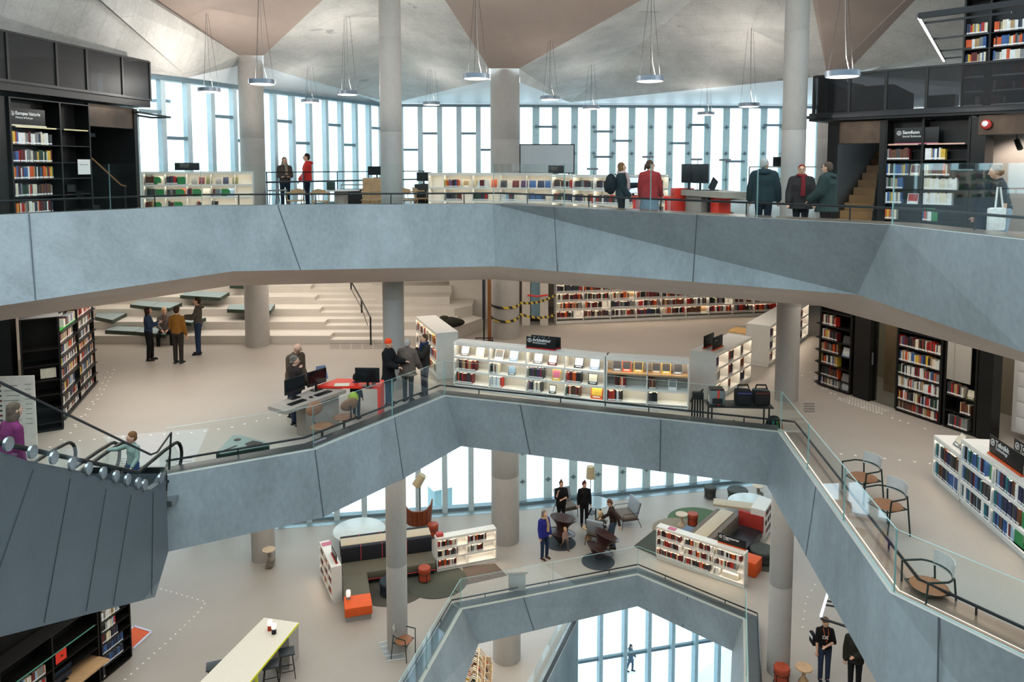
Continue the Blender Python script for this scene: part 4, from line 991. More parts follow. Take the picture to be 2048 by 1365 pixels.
# ---- red information desk
pa, pb = gd(1362, 380, 17.6), gd(1447, 391, 15.9); pa.z = pb.z = Z3; d = pb - pa; an = math.atan2(d.y, d.x); L = d.length
r = thing('desk', 'grey wooden desk with red ends on the top level', 'desk', pa, an)
q = mb(); q.prism([(0, 0), (L, .0), (L, .6), (0, .95)], .84, .97); q.build('desktop', GREYW, r)
q = mb(); q.bbox((.38, .35, .42), (.7, .5, .84), .01); q.build('panel', GREYW, r)
q = mb(); q.bbox((L - .62, .3, .42), (.42, .3, .84), .005); q.build('panel', REDP, r)
for x in (-.02,): q = mb(); q.bar((L - .75, .1, 0), (L - .75, .1, .84), .06); q.build('leg', BLKM, r)
p = gd(1350, 390, 17.8); r2 = thing('red_cabinet', 'bright red drawer cabinet at the left end of the desk', 'cabinet', (p.x, p.y, Z3), an)
q = mb(); q.bbox((0, .2, .5), (.24, .5, 1.0), .005); q.build('body', REDP, r2); q = mb(); q.box((0, -.055, .85), (.2, .01, .2)); q.build('drawer', REDP, r2); q = mb(); q.box((0, -.064, .85), (.06, .012, .015)); q.build('handle', RAIL, r2)
pc, pd = gd(1262, 398, 19), gd(1340, 400, 18.6); pc.z = pd.z = Z3; r2 = thing('red_table', 'red table top between the two people in front of the bookcase', 'table', pc, math.atan2((pd - pc).y, (pd - pc).x))
q = mb(); q.bbox(((pd - pc).length / 2, .3, .73), ((pd - pc).length, .7, .06), .005); q.build('top', REDP, r2)
for x in (.08, (pd - pc).length - .1): q = mb(); q.bbox((x, .3, .35), (.06, .6, .7), .003); q.build('leg', REDP, r2)
SCRW = mat_emit('bright_screen', '#c9d2ee', .9)
p = gd(1270, 378, 18.9); monitor((p.x, p.y + .25, Z3 + .761), 0, 'lit touch screen on the red table between the two people', .42, .42, .06, SCRW)
for px, d_, rz, lb in ((1381, 17.4, 2.85, 'left of the two dark monitors on the grey desk'), (1404, 17.0, 2.75, 'right of the two dark monitors on the grey desk')):
    p = gd(px, 380, d_); monitor((p.x, p.y + .15, Z3 + .971), rz, lb, .36, .44, .16)
p = gd(1424, 383, 16.9); q = mb(); q.bar((0, 0, .01), (.15, .05, .25), .02, .2); q.bbox((0, 0, .008), (.3, .2, .016), .004); tag(q.build('tablet_stand', RAIL, None, (p.x, p.y + .1, Z3 + .971), .3), 'tilted tablet stand at the right end of the desk', 'stand')
p = gd(1446, 400, 16.9); office_chair((p.x, p.y, Z3 + .0), 2.6, 'brown office chair behind the red and grey desk')
pa = gd(1500, 396, 16.9); r = thing('side_table', 'narrow pale table behind the man in the dark jacket', 'table', (pa.x - .1, pa.y, Z3))
q = mb(); q.bbox((0, 0, .78), (1.0, .5, .04), .004); q.build('top', GREYW, r)
for x in (-.45, .45): q = mb(); q.bar((x, 0, 0), (x, 0, .77), .04); q.build('leg', RAIL, r)
# disc floor lamps by the frosted windows
for px, py, lb in ((1185, 340, 'disc floor lamp by the frosted window, left of the backpack'), (1296, 316, 'disc floor lamp behind the head of the red cardigan person'), (1393, 321, 'disc floor lamp by the window above the monitors'), (1450, 322, 'disc floor lamp by the window above the office chair')):
    p = gd(px, py, 27.5); r = thing('floor_lamp', lb, 'lamp', (p.x, p.y, Z3))
    q = mb(); q.lathe([(0, 0), (.21, 0), (.22, .07), (0, .07)], (0, 0, p.z - Z3), 28); q.build('shade', mat('lamp_shade_grey', '#7d7f88', .5), r)
    q = mb(); q.tube([(.05, 0, .02), (.05, 0, p.z - Z3)], .012, 6); q.build('pole', RAIL, r); q = mb(); q.cyl((.05, 0, 0), .14, .02, 20); q.build('base', RAIL, r)
# metal rack by the slim right column
pa = gd(1510, 360, 19); r = thing('metal_rack', 'thin grey metal rack behind the man in the dark jacket', 'rack', (pa.x, pa.y, Z3))
q = mb(); q.bar((-.15, 0, 0), (-.15, 0, 1.5), .03); q.bar((1.6, 0, 0), (1.6, 0, 1.5), .03); q.bar((-.15, 0, 1.5), (1.6, 0, 1.5), .03); q.bar((-.15, 0, 1.2), (1.6, 0, 1.2), .03); q.bar((-.15, 0, .7), (1.6, 0, .7), .03); q.build('frame', GREYP, r)
q = mb(); q.box((.55, .02, 1.62), (.2, .02, .26)); q.build('sign_panel', RAIL, r)
for i in range(6):
    add_book(Matrix.Translation((pa.x + .7 + i * .045, pa.y - .1, Z3 + 1.215)), .04, .24, .17, ('green', 'green', 'cream', 'dark red', 'red', 'black')[i], f'{("green", "green", "cream", "dark red", "red", "black")[i]} book, {ordn(i)} on the metal rack by the column', 'books on the metal rack')
# ---- people on the top level
def P3(px, d): p = gd(px, 330, d); return (p.x, p.y, Z3)
def PP(*a, **k): return person(*a, **k)
PP('person in a brown padded jacket and scarf with folded arms by the window', P3(569, 26.6), 25, 1.84, '#4a3c38', '#1c2735', hair='#6b5238', hairstyle='bob', scarf='#8b7c68', puff=.02, coat=.04, armL=((20, -70), (-60, -5)), armR=((-20, -70), (60, -5)))
PP('person in a bright red padded jacket by the window', P3(614, 26.6), -70, 1.97, '#c22a22', '#16202c', hair='#2c2019', puff=.025, coat=.05, hood='#c22a22', glasses=True, armL=((10, -70), (10, -50)), armR=((-20, -75), (0, -55)))
PP('woman in a dark coat with a pale scarf pointing at the screen', P3(1243, 17.6), 75, 1.62, '#1d2b30', '#15181c', hair='#6a4a2c', hairstyle='bob', scarf='#b99a98', coat=.1, puff=.02, armL=((0, -55), (0, 5)), armR=((0, -75), (10, -50)))
p = P3(1222, 17.6); r = thing('backpack', 'dark backpack on the back of the woman by the screen', 'bag', (p[0], p[1], Z3 + .88))
q = mb(); q.ball((0, 0, .22), .2, 14, (.7, .9, 1.25)); q.build('pack', cloth('#171c22'), r); q = mb(); q.ball((-.1, 0, .12), .11, 10, (.5, .9, .9)); q.build('front_pocket', cloth('#171c22'), r); q = mb(); q.tube([(.08, -.1, .45), (.2, -.1, .42), (.18, -.1, .1)], .018, 6); q.build('strap', cloth('#171c22'), r)
PP('person in a red cardigan with a ponytail, seen from behind', P3(1300, 17.2), 165, 1.67, '#8e2c2b', '#15161a', hair='#4a3529', hairstyle='pony', coat=.14, puff=.015, skirt='#63737c', fat=1.12, head=(-60, 0), glasses=True, armL=((60, -80), (0, -70)), armR=((-50, -75), (-10, -60)))
PP('grey haired man in a dark hooded jacket, seen from behind', P3(1529, 15.6), 160, 1.70, '#1f2d31', '#151c26', hair='#9c9c98', coat=.14, puff=.04, hood='#1f2d31', fat=1.15, head=(-40, 0), armL=((70, -75), (30, -75)), armR=((-70, -75), (-30, -75)))
PP('woman with short red hair and a long dark red scarf', P3(1604, 15.3), -20, 1.57, '#2a2423', '#191a20', hair='#7a2c1a', scarf='#6d1a1e', coat=.2, puff=.03, fat=1.15, glasses=True, armL=((60, -75), (10, -60)), armR=((-60, -75), (-10, -60)))
PP('person in a dark green quilted winter coat beside the stairs', P3(1656, 14.6), -135, 1.62, '#26322f', '#2a2220', hair='#4d3c33', coat=.24, puff=.045, hood='#26322f', fat=1.2, glasses=True, armL=((60, -70), (10, -40)), armR=((-60, -70), (-10, -40)))
PP('woman with black hair in dark clothes leaning to the other woman', P3(1980, 12.3), 150, 1.48, '#1b1d24', '#1a2133', hair='#121212', hairstyle='long', lean=8, coat=.05, puff=.01)
PP('woman in a black t-shirt and pale jeans leaning over to talk', P3(2012, 12.0), -110, 1.58, '#1f2024', '#8b97a4', hair='#8a5f3a', hairstyle='curly', sleeve=.0, lean=12, fat=1.08, scarf=None)
p = P3(1998, 11.75); r = thing('tote_bag', 'white canvas tote bag hanging between the two women', 'bag', (p[0], p[1], Z3 + .52), .3)
q = mb(); q.bbox((0, 0, .18), (.3, .1, .36), .03); q.build('bag', cloth('#d9d6cf'), r)
q = mb(); q.tube([(-.08, -.04, .34), (-.03, -.02, .68), (.03, -.02, .68), (.08, -.04, .34)], .014, 6); q.build('handle', cloth('#d9d6cf'), r)
# ================================================================ MIDDLE LEVEL
def z2(px, py): return gz(px, py, Z2)
def h2(px, py, h): return gz(px, py, Z2 + h)
TIER = mat('white_tier', '#c9c2b8', .6, var=.03, scale=2)
WALLW = mat('white_wall', '#cfc8bf', .7, var=.02)
# ---- seating steps
R_, W_ = .265, .955
Y0 = 24.5
m = mb()
for k in range(1, 8):
    y = Y0 + (k - 1) * W_; zt_ = Z2 + k * R_; xl = -6.04 - .41 * (k - 1); xr = -3.8 - .4 * (k - 1)
    m.prism([(-15, y), (xl, y), (xl, 31), (-15, 31)], Z2, zt_)
    xe = 1.2 if k > 3 else (-.5 if k > 1 else -2.6)
    xe = {1: -3.0, 2: -1.95, 3: -2.05}.get(k, -2.3)
    m.prism([(xr, y), (xe, y), (xe + (.6 if k == 3 else 0), y + .7), (xe + .6, 31), (xr, 31)], Z2, zt_)
    for j in (0, 1):
        yy = y + j * W_ / 2; m.prism([(xl + .002, yy), (xr - .002, yy), (xr - .002, 31), (xl + .002, 31)], Z2, Z2 + (k - 1 + (j + 1) / 2) * R_)
ts = struct(m.build('seating_steps', TIER), 'white amphitheatre steps at the back of the middle level')
b = [h2(880, 645, .42), h2(965, 634, .42), h2(964, 640, .42), h2(906, 657, .42)]
q = mb(); q.prism([(p.x, p.y) for p in (h2(872, 662, .42), h2(906, 657, .42), h2(966, 636, .42), h2(930, 628, .42), h2(872, 640, .42))], Z2, Z2 + .42); struct(q.build('bench', TIER), 'low white bench at the right end of the seating steps')
w0 = mb(); w0.box((-6.5, 31.1, Z2 + 1.6), (17.5, .2, 3.2)); w0.box((8, 31.3, Z2 + 1.5), (14, .2, 3)); w0.box((-1.2, 28.6, Z2 + 1.5), (2.4, .2, 3.0)); w0.box((-15.1, 24, Z2 + 1.5), (.2, 14, 3))
struct(w0.build('wall_back', WALLW), 'white walls at the back of the middle level')
CUSH = mat('cushion_green', '#2f3b30', .5, var=.05); CUSH_SHEEN = mat('cushion_top_sheen', '#8fa1a3', .4, var=.03)  # dark green cushions; the grazing reflection on top is painted as a paler layer
cush = [(1, [(210, 661), (228, 652), (286, 655), (268, 664)], 'green seat cushion on the lowest step, left of the standing woman'),
        (1, [(268.5, 664), (286.5, 655), (340, 658), (330, 670)], 'green seat cushion on the lowest step under the seated man'),
        (2, [(190, 634), (194, 623), (253, 627), (225, 641)], 'green seat cushion on the second step beside the black bookcase'),
        (2, [(326, 640), (334, 632), (412, 636), (382, 646)], 'green seat cushion on the second step behind the seated man'),
        (3, [(260, 609.5), (277, 602), (319, 604), (300, 614)], 'dark cushion on the third step, left half of the pair'),
        (3, [(300.5, 614), (319.5, 604), (364, 606), (339, 617)], 'dark cushion on the third step, right half of the pair'),
        (3, [(454, 619), (459, 610), (550, 609), (541, 622)], 'cushion on the third step behind the wide column'),
        (4, [(360, 591), (377, 582), (459, 585), (440, 596)], 'large green cushion on the fourth step above the back-turned man'),
        (5, [(459, 571), (464, 566), (492, 566), (490, 572)], 'dark cushion on the fifth step beside the wide column')]
for k, pts, lb in cush:
    zt_ = Z2 + k * R_
    P_ = [gz(x, y, zt_ + .12) for x, y in pts]
    c0 = sum(P_, V((0, 0, 0))) / len(P_); c0.z = zt_ + .001
    q = mb(); q.prism([(p.x - c0.x, p.y - c0.y) for p in P_], 0, .12); o = q.build('seat_cushion', CUSH, None, c0); q = mb(); q.prism([((p.x - c0.x) * .985, (p.y - c0.y) * .985) for p in P_], .12, .125); q.build('top_sheen', CUSH_SHEEN, o); tag(o, lb, 'cushion', 'cushions on the seating steps')
p = gd(722, 690, 24.4); r = thing('handrail', 'black metal handrail going up the middle of the seating steps', 'handrail', (p.x, p.y - .1, Z2))
def hr(px, py, d): return gd(px, py, d) - r.location
a0, a1, a2_ = hr(741, 636, 24.35), hr(723, 600, 26.3), hr(702, 563, 28.2)
q = mb(); q.tube([a0 + V((0, 0, -.12)), a0, a1, a2_], .028, 8); q.tube([a0 + V((-.1, 0, -.25)), a1 + V((-.0, 0, -.3)), a2_ + V((0, 0, -.3))], .012, 6); q.build('rail', RAIL, r)
for a, k in ((a0, 0), (a1, 2), (a2_, 4)): q = mb(); q.bar(a, V((a.x, a.y, k * R_ + (.001 if k == 0 else .15))), .05); q.build('post', RAIL, r)
p = gd(900, 637, 25.2); tag(MB().ball((0, 0, .15), .35, 16, (1.1, .8, .5)).ball((.25, .1, .12), .25, 12, (1, .8, .5)).ball((-.2, 0, .22), .22, 12, (1, 1, .7)).build('coat_pile', cloth('#2b2a22'), None, (p.x, p.y, Z2 + .43)), 'pile of dark coats lying on the low white bench', 'coats')
# ---- back room: partition, banner, wheeled board
q = mb(); p0, p1 = gd(1046, 600, 29), gd(1110, 600, 28.6)
for px in (1052, 1088): p = gd(px, 600, 27.5); q.box((p.x, p.y, Z2 + 1.5), (.3, .3, 3))
struct(q.build('trim_1', WALLW), 'white wall ends beside the thick column')
p = gd(1073, 640, 28.2); r = thing('banner', 'pale blue banner with a red tape behind the thick column', 'banner', (p.x, p.y, Z2))
q = mb(); q.box((0, 0, 1.1), (.42, .02, 1.9)); q.build('cloth', mat('banner_blue', '#9cc3d4', .6, var=.05), r); q = mb(); q.box((0, .03, .05), (.5, .3, .1)); q.build('base', RAIL, r)
p = gd(1074, 592, 27.2); tag(MB().tube([(-.35, 0, .02), (0, 0, -.02), (.4, 0, .03)], .035, 6).build('red_tape', mat('tape_red', '#e0403a', .5), None, p), 'red barrier tape stretched across the doorway by the banner', 'tape')
p = gd(968, 668, 24.6); r = thing('wheeled_board', 'tall dark board on a wheeled frame left of the thick column', 'board', (p.x, p.y, Z2))
q = mb(); q.bbox((0, 0, 1.6), (.09, .5, 1.5), .01); q.build('panel', mat('board_dark', '#23282e', .4), r)
q = mb(); q.bar((0, -.2, .1), (0, -.2, .9), .04); q.bar((0, .2, .1), (0, .2, .9), .04); q.bar((-.3, -.2, .12), (.3, -.2, .12), .03); q.bar((-.3, .2, .12), (.3, .2, .12), .03); q.build('frame', RAIL, r)
for x in (-.28, .28):
    for y in (-.2, .2): q = mb(); q.ball((x, y, .045), .045, 8, (.6, 1, 1)); q.build('wheel', RAIL, r)
q = mb(); q.bbox((0, 0, 1.05), (.12, .1, 2.1), .01); p = gd(979, 664, 25.0); tag(q.build('wooden_post', mat('orange_wood', '#8a5a32', .6), None, (p.x, p.y, Z2)), 'narrow orange brown post standing against the thick column', 'post')
TAPE = bpy.data.materials.new('hazard_tape'); TAPE.use_nodes = True
_n = TAPE.node_tree.nodes; _l = TAPE.node_tree.links; _w = _n.new('ShaderNodeTexWave'); _w.inputs['Scale'].default_value = 1.6; _w.wave_profile = 'SIN'; _w.bands_direction = 'DIAGONAL'
_t = _n.new('ShaderNodeTexCoord'); _l.new(_t.outputs['Object'], _w.inputs['Vector']); _r = _n.new('ShaderNodeValToRGB'); _r.color_ramp.interpolation = 'CONSTANT'; _r.color_ramp.elements[0].color = (.02, .02, .02, 1); _r.color_ramp.elements[1].position = .45; _r.color_ramp.elements[1].color = (*lin('#c9ae3c'), 1)
_l.new(_w.outputs['Fac'], _r.inputs['Fac']); _l.new(_r.outputs['Color'], _n['Principled BSDF'].inputs['Base Color'])
cx_, cy_ = cxy(1010, 25.5)
for ya, yb, yc, lb in ((612, 617, 590, 'upper black and yellow hazard tape around the thick column'), (635, 645, 630, 'lower black and yellow hazard tape around the thick column')):
    pts = []
    for i in range(9):
        a = PI + PI * i / 8; pts.append(V((cx_ + .52 * math.cos(a), cy_ + .52 * math.sin(a), 0)))
    zs = [gd(1000, lerp(ya, yb, math.sin(PI * i / 8) * .9), 25).z for i in range(9)]
    e = gd(1112, yc, 27.4); P_ = [V((p.x, p.y, z)) for p, z in zip(pts, zs)]; P_ += [lerp(P_[-1], e, t) + V((0, 0, -.12 * math.sin(PI * t))) for t in (.25, .5, .75, 1)]
    q = mb()
    for i in range(len(P_) - 1): q._add([P_[i] + V((0, 0, -.045)), P_[i + 1] + V((0, 0, -.045)), P_[i + 1] + V((0, 0, .045)), P_[i] + V((0, 0, .045))], [(0, 1, 2, 3)])
    tag(q.build('hazard_tape', TAPE), lb, 'tape')
# ---- white lit bookcases
WL = mat_emit('led_shelf', '#fff4e6', 14)
def wcase(label, A, B, H, lv, colw, D=.42, cols=3, strips=100, **k):
    A = V((A.x, A.y, Z2)); B = V((B.x, B.y, Z2))
    return Case('white_bookcase', label, A, B, H, D, len(colw) if colw else cols, lv, WHTS, .1, strips=strips, thick=.03, colw=colw, **k)
A_, B_ = z2(907, 776), z2(1209, 814)
c = wcase('long white lit bookcase with the Arkitektur sign', A_, B_, 1.22, [.15, .5, .86], [.25] * 4); g = 'books in the Arkitektur bookcase'
for b, lev, mx, f in ((0, 1, 'warm', (.12, .62)), (0, 0, 'fict', (.05, .52)), (1, 1, 'light', (.0, .25)), (1, 0, 'light', (.0, .32)), (2, 1, 'dark', (.05, .45)), (2, 0, 'dark', (.05, .4)), (3, 1, 'fict', (.02, .4)), (3, 0, 'dark', (.02, .38))):
    c.row(b, lev, mx, f, (.24, .29), f'{ordn(2-lev)} shelf, {ordn(b)} bay, Arkitektur case', g, w=(.02, .04), dep=.2)
n_ = 0
for b, fx, cl, st in ((0, .25, 'grey', 'green'), (0, .7, 'cream', None), (1, .2, 'white', 'green'), (1, .62, 'pale blue', None), (2, .25, 'grey', 'green'), (2, .65, 'dark red', 'green'), (3, .3, 'dark grey', None), (3, .72, 'pale blue', 'green')):
    c.face_book(b, 2, fx, .24, .28, cl, f'{cl} magazine face-out on the top shelf, {ordn(b)} bay, {"left" if fx < .5 else "right"}, Arkitektur case', .42, art='white' if cl != 'white' else 'grey', stand=st, dy=.1); n_ += 1
c.face_book(1, 1, .6, .2, .26, 'grey', 'grey book face-out on the second shelf, second bay, Arkitektur case', art='pale blue'); c.face_book(2, 1, .78, .22, .28, 'yellow', 'yellow book face-out on the second shelf, third bay, Arkitektur case', art='pink')
c.face_book(3, 1, .7, .24, .28, 'dark grey', 'dark grey book face-out on the second shelf, fourth bay, Arkitektur case', art='cream'); c.face_book(2, 0, .68, .18, .22, 'black', 'small black framed book on the bottom shelf, third bay, Arkitektur case', art='white')
c.face_book(3, 0, .8, .3, .32, 'orange', 'large orange book face-out on the bottom shelf, fourth bay, Arkitektur case', art='yellow')
sign(c.M @ Matrix.Translation((c.xs[2] + .36, .13, 1.245)), .8, .27, 'Arkitektur', 'Architecture', 'front black sign reading Arkitektur on the white bookcase', 'red', fs=.115)
sign(c.M @ Matrix.Translation((c.xs[2] + .42, .33, 1.245)), .8, .27, 'Arkitektur', 'Architecture', 'rear black sign standing just behind the Arkitektur sign', 'red', fs=.115)
A_, B_ = z2(1211, 814), z2(1377, 825)
c = wcase('white lit bookcase with an open display top right of Arkitektur', A_, B_, 1.22, [.15, .5], [.5] * 2, top=True)
q = mb(); q.box((c.W / 2, .2, .845), (c.W - .06, .4, .04)); q.build('display_shelf', OAK, c.root)
c.levels = [.15, .5, .866]
for b, lev, mx, f in ((0, 1, 'warm', (.2, .5)), (0, 0, 'fict', (.02, .42)), (1, 1, 'warm', (.02, .2)), (1, 0, 'dark', (.02, .25))): c.row(b, lev, mx, f, (.24, .29), f'{ordn(2-lev)} shelf, {"left" if b == 0 else "right"} bay, display case', 'books in the display bookcase', w=(.02, .04), dep=.2)
for b, fx, cl in ((0, .25, 'grey'), (0, .5, 'orange'), (0, .8, 'yellow'), (1, .2, 'tan'), (1, .45, 'yellow'), (1, .75, 'grey')): c.face_book(b, 2, fx, .22, .27, cl, f'{cl} book face-out on the wooden display, {"left" if b == 0 else "right"} bay, {"left" if fx < .3 else "middle" if fx < .6 else "right"}', .35, art='dark grey', stand='black', dy=.12)
c.face_book(1, 1, .62, .2, .27, 'white', 'white book face-out on the second shelf of the display case', art='grey')
A_, B_ = z2(1430, 805), z2(1502, 762)
c = wcase('white bookcase with an orange sign base behind the camera bags', A_, B_, 1.2, [.12, .48, .84], [1 / 3] * 3, D=.68); g = 'books in the bookcase behind the camera bags'
for b in range(3):
    for lev in range(3):
        if (b, lev) != (2, 0) or True: c.row(b, lev, ('warm', 'fict', 'dark')[(b + lev) % 3], (.02, (.55, .45, .35, .5)[(b * 2 + lev) % 4]), (.24, .28), f'{ordn(2-lev)} shelf, {ordn(b)} bay, case behind camera bags', g, w=(.025, .045), dep=.2)
for i in (0, 1):
    s_ = sign(c.M @ Matrix.Translation((.55 + .05 * i, .2 + i * .26, 1.225)), .62, .3, 'Kunst', 'Art', ('front' if i == 0 else 'rear') + ' dark sign on an orange strip above the camera bags', 'orange', fs=.07, tm=BM['grey'], icon=False)
A_, B_ = z2(1538, 735), z2(1616, 675)
c = wcase('white bookcase partly hidden by the slim right column', A_, B_, 1.2, [.12, .48, .84], [.25] * 4, D=.7)
for b in range(4):
    for lev in range(3): c.row(b, lev, 'dark', (.05, .4), (.24, .28), f'{ordn(2-lev)} shelf, {ordn(b)} bay, case by slim column', 'books in the bookcase behind the slim column', w=(.025, .045), dep=.2)
p = h2(1512, 665, .85); q = mb(); q.bbox((0, 0, .42), (.75, .6, .84), .005); o = q.build('display_plinth', WHTS, None, (p.x - .4, p.y + .2, Z2), c.ang); tag(o, 'white display plinth with a wooden top beside the far bookcase', 'plinth'); q = mb(); q.box((0, 0, .855), (.75, .6, .03)); q.build('top', mat('honey_wood', '#c79a5a', .5, var=.08), o)
# back wall bookcase
A_, B_ = z2(1112, 649), z2(1556, 631); lv = [.2 + .33 * k for k in range(6)]
c = wcase('long white lit bookcase along the back wall', A_, B_, 2.25, lv, pxw([1112, 1164, 1216, 1267, 1316.5, 1366, 1412, 1461, 1506, 1556]), D=.35)
for b in range(9):
    for lev in range(6): c.row(b, lev, ('fict', 'warm', 'fict', 'dark')[(b + lev) % 4], (.02, .97 if (b * 7 + lev * 3) % 5 else .72), (.22, .28), f'{ordn(5-lev)} shelf, {ordn(b)} bay, back wall case', 'books in the back wall bookcase', w=(.02, .05), dep=.2)
for b, lev, cl in ((2, 2, 'cream'), (4, 1, 'white'), (5, 0, 'cream'), (7, 0, 'white')): c.face_book(b, lev, .82, .26, .29, cl, f'{cl} book on a green stand, {ordn(b)} bay of the back wall bookcase', .2, art='tan', stand='green')
# left small cases
A_, B_ = gd(832, 700, 22.6), gd(873, 700, 20.3)
c = wcase('white lit bookcase beside the slim middle column', A_, B_, 1.28, [.12, .5, .88], [.5, .5], D=.62); g = 'books in the bookcase by the slim middle column'
for b in (0, 1):
    for lev in range(3): c.row(b, lev, 'mixed', (.05, .9), (.22, .28), f'{ordn(2-lev)} shelf, {ordn(b)} bay, case by middle column', g, w=(.02, .045), dep=.2)
for b, lev, cl in ((1, 1, 'green'), (1, 0, 'green')): bookend(c.M @ Matrix.Translation((c.xs[b + 1] - .12, .06, c.levels[lev] + .001)), .24, .24, cl, f'green bookend on the {ordn(2-lev)} shelf of the case by the middle column')
# ---- black bookcases, left
A_, B_ = z2(127, 842), z2(193, 766)
c = Case('bookcase', 'tall black bookcase full of books beside the seating steps', A_, B_, 2.55, .4, 2, [.06, .31, .6, .94, 1.24, 1.5, 1.79, 2.07], BLK, .05, colw=[.5, .5], thick=.04, lip=.06); g = 'books in the tall left bookcase'
for b in (0, 1):
    for lev in range(8): c.row(b, lev, 'light' if lev in (0, 7) else 'mixed', (.0, (1, .95, .8, .97)[(lev + b) % 4]) if lev < 7 or b else (.3, 1), (.19, .235), f'{ordn(7-lev)} shelf, {"near" if b == 0 else "far"} bay, left tall case', g, w=(.016, .034))
q = mb(); q.box((c.W * .25, .1, 2.09), (c.W * .44, .16, .02)); q.box((c.W * .75, .1, 2.36), (c.W * .4, .16, .02)); q.build('green_strip', mat('vivid_green', '#2fa53a', .5), c.root)
sign(c.M @ Matrix.Translation((c.W * .25, .2, 2.1)), 1.0, .3, 'Skjønnlitteratur', 'Fiction', 'black sign on a green shelf of the tall left bookcase', None, fs=.1, icon=False)
A2, B2_ = gd(40, 700, 16.0), gd(121, 700, 16.4); A2.z = B2_.z = Z2
c = Case('bookcase', 'empty black bookcase with angled shelves beside the full one', A2, B2_, 2.55, .55, 1, [.2, .54, .84, 1.17, 1.51, 1.87], BLK, .05, thick=.04)
q = mb(); q.bbox((c.W - .25, .15, 1.17 + .12), (.3, .2, .22), .003); o = q.build('book_box', BM['cream'], None, None); o.matrix_world = c.M @ Matrix.Translation((0, .05, .013)); tag(o, 'cream box of books on the third shelf of the empty bookcase', 'box')
w0 = mb(); w0.box((-14.6, 17.2, Z2 + 1.5), (6.0, .2, 3.0)); struct(w0.build('wall_left', BLK), 'black steel wall left of the middle level bookcases')
p = gd(30, 760, 14.6); r = thing('info_board', 'white information board behind the escalator at the left edge', 'sign', (p.x, p.y, Z2), .12)
q = mb(); q.bbox((0, 0, .88), (.72, .03, 1.72), .004); q.build('panel', mat('board_beige', '#cfc2b4', .6), r)
for i in range(9):
    q = mb(); q.box((-.28, -.017, 1.55 - i * .1), (.05, .002, .04)); q.build('red_marker' if i % 3 == 0 else 'marker', BM['dark red'] if i % 3 == 0 else BM['dark grey'], r)
    q = mb(); q.box((-.08 + .02 * (i % 3), -.017, 1.55 - i * .1), (.26 + .04 * (i % 2), .002, .014)); q.box((.24, -.017, 1.57 - i * .1), (.12, .002, .012)); q.build('text_line', BM['grey'], r)
# ---- black wall of bookcases, right
BL0, BL1 = V((8.15, 20.1, Z2)), V((10.1, 15.86, Z2))
def bpt(px, off=0):
    p = on_line(px, V((BL0.x, BL0.y, 0)), V((BL1.x, BL1.y, 0))); u = (BL1 - BL0).normalized(); p = p + V((-u.y, u.x, 0)) * off; p.z = Z2; return p
bu = (BL1 - BL0).normalized(); bn = V((-bu.y, bu.x, 0)); ba = math.atan2(bu.y, bu.x)
c = Case('bookcase', 'tall black bookcase left of the glass door', bpt(1650), bpt(1716), 2.5, .4, 1, [.06, .3, .63, .96, 1.3, 1.68, 2.05], BLK, .05, thick=.05, lip=.05); g = 'books left of the glass door'
for lev, f in enumerate(((0, .62), (0, .62), (0, .58), (0, .62), (0, .55), (0, .5))): c.row(0, lev, 'warm' if lev % 2 else 'mixed', f, (.2, .27), f'{ordn(5-lev)} shelf, black case left of glass door', g, w=(.018, .036))
for lev, cl, lb in ((0, 'grey', 'framed grey book face-out at the bottom right of the case left of the door'), (3, 'pale blue', 'blue lit book face-out in the case left of the glass door')): c.face_book(0, lev, .84, .26, .24, cl, lb, art='white')
for lev, cl in ((4, 'dark grey'), (1, 'grey')): c.face_book(0, lev, .84, .24, .2, cl, f'{cl} book face-out on the {ordn(5-lev)} shelf left of the glass door')
for lev in range(6):
    q = mb(); q.slab([(-.02, .02, c.levels[lev] - .02), (-.02, .4, c.levels[lev] - .02), (-.24, .3, c.levels[lev] - .02), (-.22, .1, c.levels[lev] - .02)], .02); q.build('side_shelf', BLK, c.root)
    if lev in (2, 3, 4): display_book(c.M @ Matrix.Translation((-.06, .2, c.levels[lev] + .002)) @ Matrix.Rotation(-PI / 2, 4, 'Z'), .28, .24, 'pale blue', f'pale blue book on the {ordn(5-lev)} end shelf left of the door', .1, art='white')
dr = mb(); a, b = bpt(1722), bpt(1754); dr.box((a + b) / 2 + bn * .15 + V((0, 0, 1.3)), ((b - a).length, .3, 2.6), ba); a, b = bpt(1754), bpt(1805); dr.box((a + b) / 2 + bn * .1 + V((0, 0, 2.35)), ((b - a).length, .12, .5), ba)
dr = struct(dr.build('door_1', BLK), 'black steel frame of the glass door')
q = mb(); q.box((a + b) / 2 + bn * .12 + V((0, 0, 1.06)), ((b - a).length, .015, 2.1), ba); q.build('glass_pane', mat_glass('door_glass', '#d9dcd8', .5), dr)
q = mb(); pm = a + bu * .05; q.bar(pm + bn * .04 + V((0, 0, .95)), pm + bn * .04 + V((0, 0, 1.25)), .03); q.build('door_handle', CHR, dr)
q = mb(); q.box((a + b) / 2 + bn * 2.2 + V((0, 0, 1.3)), (4, .1, 2.6), ba); struct(q.build('wall_room', mat('room_wall', '#8d8370', .7, var=.05)), 'wall of the room behind the glass door')
p = (a + b) / 2 + bn * 1.4 - bu * .55; q = mb(); q.bbox((0, 0, .95), (.6, .5, 1.9), .01); tag(q.build('wardrobe', OAK, None, (p.x, p.y, Z2), ba), 'pale wooden cupboard seen through the glass door', 'cupboard')
c = Case('bookcase', 'tall black bookcase packed with books right of the glass door', bpt(1808), bpt(1903), 2.5, .4, 1, [.06, .3, .62, .93, 1.25, 1.6, 1.98], BLK, .05, thick=.05); g = 'books right of the glass door'
